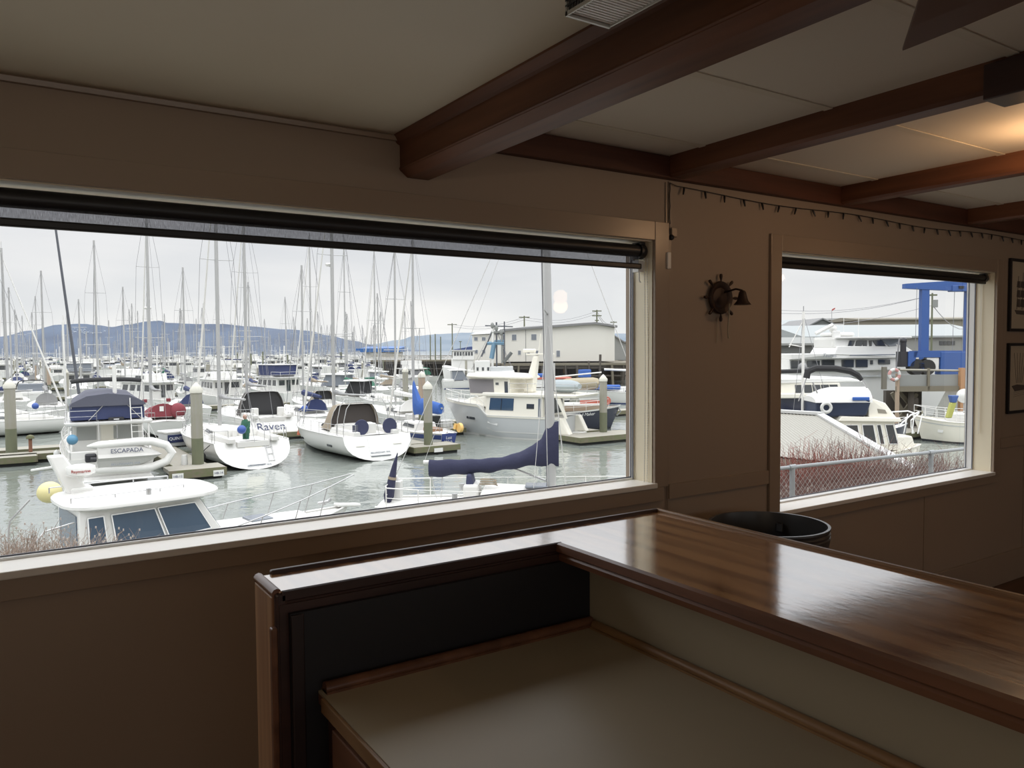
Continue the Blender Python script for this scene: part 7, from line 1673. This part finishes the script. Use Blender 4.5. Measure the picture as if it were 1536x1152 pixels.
# land under the sheds
w = MB().box(0, S(1100, 1700, 100), 0, 260, -1, ZZ(1300, 541, 100)-WZ); o = w.build('quay', 'bank_soil'); q, a = frame_at(1100, 100); o.location = (q.x, q.y, WZ); o.rotation_euler = (0, 0, a); tag(o, 'gravel quay behind the boats in the small window', 'quay', kind='structure')
w = MB().box(0, S(735, 1150, 136), 12, 160, -1, ZZ(900, 545, 136)-WZ); o = w.build('quay', 'bank_soil'); q, a = frame_at(735, 136); o.location = (q.x, q.y, WZ); o.rotation_euler = (0, 0, a); tag(o, 'gravel quay the cream warehouse stands on', 'quay', kind='structure')
kk = pole(1396, 440, 540, 100, 'leaning utility pole with a transformer behind the travel lift', ((.97, 14),), .14)
tr_ = tag(MB().tube([(0, 0, 0), (0, 0, .95)], .38, 10).build('transformer', 'siding_grey', smooth=True), 'grey transformer can on the pole behind the travel lift', 'transformer'); tr_.location = dp(1402, 461, 99.5)
w = MB()
for y0, y1 in ((465, 443), (470, 447), (488, 470)):
    a, b = dp(1160, y0, 110), kk+Vector((0, 0, -.3 if y1 < 460 else -1.6)); w.tube([a.lerp(b, i/8)-Vector((0, 0, .9*math.sin(math.pi*i/8))) for i in range(9)], .04, 3)
a, b = kk+Vector((0, 0, -1.5)), dp(1480, 478, 100); w.tube([a.lerp(b, i/8)-Vector((0, 0, 2.2*math.sin(math.pi*i/8))) for i in range(9)], .05, 3)
tag(w.build('power_lines', 'wire'), 'thin power lines running to the pole behind the travel lift', 'power lines')
# travel lift
q = U(1355, 58); r = empty('travel_lift', (q.x, q.y, WZ), math.atan2(_rh.y, _rh.x), 'tall bright blue boat travel lift standing on the timber pier', 'crane')
v = 58; X = lambda px: S(1355, px, v); Zf = lambda py: ZZ(1400, py, v)-WZ
MB().hexa([(0, 0, Zf(433)), (X(1460), 0, Zf(438.5)), (X(1460), .5, Zf(438.5)), (0, .5, Zf(433))], [(0, 0, Zf(426)), (X(1460), 0, Zf(420)), (X(1460), .5, Zf(420)), (0, .5, Zf(426))]).build('top_beam', 'lift_blue', r)
MB().box(X(1380.5), X(1391.5), .05, .5, Zf(530), Zf(430)).build('column', 'lift_blue', r); MB().box(X(1448), X(1457), .05, .5, Zf(530), Zf(430)).build('column', 'lift_blue', r)
MB().box(X(1380.5)+2.13, X(1391.5)+2.13, 4.0, 4.45, Zf(548), Zf(438)).build('column', 'lift_blue', r); MB().bar((X(1386), .3, Zf(428)), (X(1386)+2.13, 4.3, Zf(434)), .4, .4).build('cross_beam', 'lift_blue', r)
MB().box(X(1424), X(1448), -.1, .6, Zf(438), Zf(429)).build('hoist', 'lift_blue', r, bevel=.05); MB().box(X(1433), X(1440), -.2, -.1, Zf(434), Zf(430)).build('hoist_drum', 'engine_black', r)
MB().hexa([(X(1360), -.1, Zf(549)), (X(1368), -.1, Zf(549)), (X(1368), .6, Zf(549)), (X(1360), .6, Zf(549))], [(X(1360), -.1, Zf(527)), (X(1374), -.1, Zf(527)), (X(1374), .6, Zf(527)), (X(1360), .6, Zf(527))]).box(X(1368), X(1462), -.1, .6, Zf(536), Zf(526)).build('lower_beam', 'lift_blue', r)
MB().box(X(1408), X(1462), -.15, .7, Zf(562), Zf(528)).build('engine_housing', 'lift_blue', r, bevel=.04); MB().box(X(1388), X(1407), -.05, .5, Zf(556), Zf(536)).build('white_tank', 'gelcoat', r, bevel=.08)
MB().box(X(1376), X(1384), -.1, .5, Zf(556), Zf(544)).build('wheel_fork', 'lift_blue', r)
for px in (1374, 1390): MB().lathe([(.20, -.35), (.55, -.35), (.62, -.2), (.62, .2), (.55, .35), (.20, .35)], (X(px), .25, Zf(563)+.62), 18, axis='y').build('wheel', 'tyre', r, smooth=True)
MB().box(X(1350), X(1361), 0, .8, Zf(550), Zf(527)).tube([(X(1357), .4, Zf(527)), (X(1357), .4, Zf(512))], .22, 8).sphere((X(1357), .4, Zf(511)), .26, 8, 6).build('control_cabin', 'engine_black', r)
MB().tube([(X(1346), .3, Zf(553)), (X(1350), .3, Zf(506))], .05, 5).tube([(X(1371), 0, Zf(528)), (X(1372), 0, Zf(432))], .02, 4).tube([(X(1440), -.1, Zf(528)), (X(1441), -.1, Zf(438))], .02, 4).tube([(X(1432), .5, Zf(528)), (X(1434), .5, Zf(438))], .02, 4).build('hoist_cable', 'wire', r)
# lift pier
q = U(1341, 52); r = empty('lift_pier', (q.x, q.y, WZ), math.atan2(_rh.y, _rh.x), 'weathered timber pier carrying the blue travel lift', 'pier'); v = 52; X = lambda px: S(1341, px, v); Zf = lambda py: ZZ(1400, py, v)-WZ
def skewbox(x0, x1, y0, y1, z0, z1): k_ = .50; return MB().hexa([(x0+y0*k_, y0, z0), (x1+y0*k_, y0, z0), (x1+y1*k_, y1, z0), (x0+y1*k_, y1, z0)], [(x0+y0*k_, y0, z1), (x1+y0*k_, y0, z1), (x1+y1*k_, y1, z1), (x0+y1*k_, y1, z1)])
skewbox(X(1342), X(1480), 0, 11, Zf(587), Zf(579)).build('deck_beam', 'wood_mid', r); MB().box(X(1349), X(1480), .15, .35, Zf(579), Zf(562)).build('concrete_curb', 'siding_grey', r)
MB().tube([(X(1342), .1, Zf(554)), (X(1480), .1, Zf(557))], .07, 4).build('handrail', 'dock_wood', r)
for px in (1347, 1392): MB().box(X(px)-.07, X(px)+.07, 0, .14, Zf(585), Zf(552)).build('rail_post', 'wood_mid', r)
MB().box(X(1437.5), X(1444), -.15, .15, Zf(668), Zf(552)).build('orange_post', 'pile_orange', r)
MB().tube([(X(1346), .1, Zf(650)), (X(1346), .1, Zf(560))], .14, 8).build('pile', 'pile_tan', r)
for px, yy in ((1372, 2.0), (1380, 5.0), (1352, 5.0), (1366, .6), (1458, 3)): MB().tube([(X(px)+yy*.5, yy, -.5), (X(px)+yy*.5, yy, Zf(586))], .2, 8).build('pile', 'wood_dark', r)
for a, b in (((1350, 590), (1385, 650)), ((1388, 592), (1352, 645)), ((1360, 588), (1395, 628))): MB().bar((X(a[0]), 1.2, Zf(a[1])), (X(b[0]), 1.2, Zf(b[1])), .16, .24).build('brace', 'wood_mid', r)
MB().box(X(1352), X(1395), 2.2, 2.6, Zf(645), Zf(588)).box(X(1374), X(1384), .6, 1.2, Zf(612), Zf(598)).build('dark_framing', 'wood_dark', r)
q = dp(1341.5, 562, 51.6); lr = empty('life_ring', q, math.atan2(_rh.y, _rh.x), 'faded pink and white life ring on the pier post', 'life ring'); R_ = .335
for k in range(8):
    MB().tube([(R_*math.cos(a_), 0, R_*math.sin(a_)) for a_ in [math.pi/4*(k+j/4*.98) for j in range(5)]], .105, 8).build('ring_segment', 'ring_pink' if k % 2 else 'fender_white', lr, smooth=True)
# slim white sailboat at the right
q0 = gp(1383, 661); q1 = U(1470, touv(q0)[1]-1.2); d_ = q0-q1; r = empty('sailboat', (q1.x, q1.y, WZ), math.atan2(d_.y, d_.x), 'cream sailboat with its bow toward the pier at the right edge of the small window', 'sailboat'); Lr = d_.length
Hs = Hull(Lr, 2.6, 1.35, 1.6, ts=.8, ovs=.1, ovb=.55, sag=.1, flare=.2); Hs.build(r, 'gelcoat_cream', 'antifoul_dark', 'black_stripe'); pulpit(r, Hs, Lr*.75, .7, m='mast_white'); Hs.stripe(r, .82, .86, 'gelcoat_grey', 'stripe', off=.02)
for sg in (1, -1): deckrail(r, Hs, .3, Lr*.75, .7, 4, sg, m='mast_white', r=.02)
MB().box(.2, Lr*.6, -.7, .7, 1.3, 1.85).build('coachroof', 'deck_white', r, bevel=.08); p = Hs.pt(.68, .55, 1, .012); p2 = Hs.pt(.60, .55, 1, .012); MB().bar(p, p2, .02, .22).build('registration_plate', 'gelcoat', r)
MB().sphere((.9, 0, 2.9), .45, 10, 8).build('white_buoy_ball', 'gelcoat', r, smooth=True); MB().tube([(.9, 0, 1.8), (.9, 0, 2.5)], .04, 5).build('ball_post', 'stainless', r)
# folded cover in yellow and blue
q = dp(1428, 610, 45); o = empty('folded_cover', q, math.atan2(_rh.y, _rh.x), 'tall folded cover, blue at the top and yellow-green below, beside the orange post', 'cover'); s_ = 45/F
MB().hexa([(-8*s_, -.1, -17*s_), (-1*s_, -.1, -17*s_), (-1*s_, .2, -17*s_), (-8*s_, .2, -17*s_)], [(-2*s_, -.1, 6*s_), (6*s_, -.1, 6*s_), (6*s_, .2, 6*s_), (-2*s_, .2, 6*s_)]).build('yellow_part', 'flag_yellow', o, bevel=.05)
MB().hexa([(-1*s_, -.12, 6*s_), (5*s_, -.12, 6*s_), (5*s_, .22, 6*s_), (-1*s_, .22, 6*s_)], [(-4*s_, -.12, 17*s_), (9*s_, -.12, 17*s_), (9*s_, .22, 17*s_), (-4*s_, .22, 17*s_)]).build('blue_part', 'lift_blue', o, bevel=.05)
q = gp(1375, 652, DK); dock(Vector((q.x, q.y, 0))+_fh*3+_rh*1.0, 8, 2.2, 'grey dock under the travel lift pier beside the cream trawler bow', 'a')
b_ = MB().box(-.45, .45, -.35, .35, 0, .6).build('yellow_crate', 'buoy_yellow', bevel=.04); tag(b_, 'pale yellow crate on the dock under the lift pier', 'crate'); b_.matrix_world = Matrix.Translation(gp(1412, 634, DK)+_fh*3.6)
t_ = empty('hand_truck', gp(1390, 640, DK)+_fh*3, math.atan2(_rh.y, _rh.x), 'dark hand cart leaning on the dock beside the cream sailboat bow', 'cart')
MB().bar((-.3, 0, .3), (.75, 0, 1.5), .05, .05).bar((-.3, .4, .3), (.75, .4, 1.5), .05, .05).box(-.5, .1, 0, .4, .15, .25).build('cart_frame', 'engine_black', t_); MB().lathe([(.02, -.05), (.22, -.05), (.22, .05), (.02, .05)], (-.25, -.1, .22), 14, axis='y').build('wheel', 'tyre', t_)
MB().box(-.2, .5, .05, .35, .6, 1.1).build('cart_load', 'canvas_slate', t_, bevel=.1)
# small boat behind the cream trawler
r = hd('motor_cruiser', 1320, 628, 90, 'dark hulled small boat nosing out beyond the cream trawler bow', 'boat'); r.location = U(1290, 40); H = Hull(2.1, 1.8, 1.9, 2.05, ts=.8, ovs=.1, ovb=.3, flare=.35); H.build(r, 'navy_hull', 'antifoul_dark', 'black_stripe')
pulpit(r, H, 1.0, .35, m='mast_white')
# ================================================================== chain link fence, hedge twigs
mat('galvanized', (.30, .32, .33), .5, metal=.2); mat('fence_wire', (.36, .35, .33), .5)
mat('twig_red', (.17, .095, .08), .85); mat('twig_brown', (.25, .19, .15), .85); mat('twig_red_bright', (.26, .085, .065), .8); mat('bud', (.42, .37, .33), .8)
pA = gz(1187, 8.58, GZ); pB = gz(1394, 9.69, GZ); fd_ = (pB-pA); sp = fd_.length; fdn = fd_.normalized(); FH = .30-GZ
zt_ = dp(1187, 699.5, 8.58).z; FH = zt_-GZ
fr = empty('chain_link_fence', (pA.x, pA.y, GZ), math.atan2(fdn.y, fdn.x), 'galvanized chain link fence with a round top rail outside the small window', 'fence')
x0, x1 = -sp*1.0, sp*2.0
MB().tube([(x0, 0, FH), (x1, 0, FH)], .021, 8).build('top_rail', 'galvanized', fr, smooth=True)
for k in (-1, 0, 1, 2):
    MB().tube([(k*sp, 0, -.12), (k*sp, 0, FH-.01)], .030, 10).tube([(k*sp-.045, 0, FH), (k*sp+.045, 0, FH)], .030, 8).build('post', 'galvanized', fr, smooth=True)
w = MB(); d = .072; n = int((x1-x0)/d); hh = FH-.04
for i in range(-int(hh/ (d*1.0)), n):
    for sg in (1, -1):
        xa = x0+i*d if sg == 1 else x0+i*d+hh
        za, zb = 0, hh; xb = xa+sg*hh
        # clip to the run of the fence
        a = Vector((xa, .022*sg*.2, za)); b = Vector((xb, .022*sg*.2, zb))
        if max(a.x, b.x) < x0 or min(a.x, b.x) > x1: continue
        w.tube([a, b], .0021, 3)
tag(w.build('chain_link_mesh', 'fence_wire', fr), kind='stuff')
def shrub(loc, rad, h, n, label, m='twig_red', seed=1, buds=False, lean=0):
    rn = random.Random(seed); o = empty('shrub', loc, rn.uniform(0, 6), label, 'shrub'); b = MB(); bd = MB()
    for i in range(n):
        a = rn.uniform(0, 6.28); r0 = rad*.75*math.sqrt(rn.random()); p = Vector((r0*math.cos(a), r0*math.sin(a), rn.uniform(-.05, .1))); L = h*rn.uniform(.5, 1.0)
        d_ = Vector((math.cos(a)*rn.uniform(-.1, .5), math.sin(a)*rn.uniform(-.1, .5), 1)).normalized(); q = p+d_*L*.5+Vector((rn.uniform(-.04, .04), rn.uniform(-.04, .04), 0)); e_ = q+(d_+Vector((rn.uniform(-.3, .3), rn.uniform(-.3, .3), .1))).normalized()*L*.5
        t_ = rn.uniform(.003, .006); b.tube([p, q, e_], [t_, t_*.8, t_*.4], 3)
        for k in range(3):
            c = q.lerp(e_, rn.random()) if k else p.lerp(q, rn.uniform(.4, 1)); f_ = c+Vector((rn.uniform(-.16, .16), rn.uniform(-.16, .16), rn.uniform(.04, .2))); b.tube([c, f_], [t_*.5, t_*.3], 3)
            if buds and rn.random() < .35: bd.box(f_.x-.006, f_.x+.006, f_.y-.006, f_.y+.006, f_.z-.012, f_.z+.012)
    b.build('twigs', m, o)
    if bd.v: bd.build('buds', 'bud', o)
    return o
words_ = ['first', 'second', 'third', 'fourth', 'fifth', 'sixth', 'seventh', 'eighth', 'ninth', 'tenth']
nrm = Vector((-fdn.y, fdn.x, 0)); nrm = nrm if nrm.dot(_fh) > 0 else -nrm
for k in range(9):
    s_ = -1.1+k*.62; p = pA+fdn*s_+nrm*(.62+.1*(k % 2)); h = (.84+.10*k*.5 if k < 5 else 1.16-.03*(k-5))
    shrub((p.x, p.y, GZ-.06), .52, h*1.10, 520, 'bare reddish brown shrub behind the chain link fence, %s along it from the left' % words_[k], 'twig_red', seed=40+k, buds=k < 3)
for k in range(4):
    s_ = 1.0+k*.62; p = pA+fdn*s_+nrm*1.5; shrub((p.x, p.y, GZ-.15), .55, 1.36+.05*k, 420, 'taller bright red-stemmed shrub in the second hedge row, %s from the left' % words_[k], 'twig_red_bright' if k in (1, 2) else 'twig_red', seed=80+k)
# low twigs at the lower left of the wide window
for k, px in enumerate((-30, 15, 52, 90, 132, 180, 232, 290)):
    v_ = 8.4+.25*(k % 3); p = gz(px, v_, GZ-.15); zt = dp(px, (800, 803, 800, 806, 815, 825, 836, 846)[k], v_).z
    shrub((p.x, p.y, p.z), .50, (zt-p.z)*1.0, 150, 'bare grey brown shrub under the wide window, %s from the left' % words_[k], 'twig_brown', seed=10+k, buds=True)
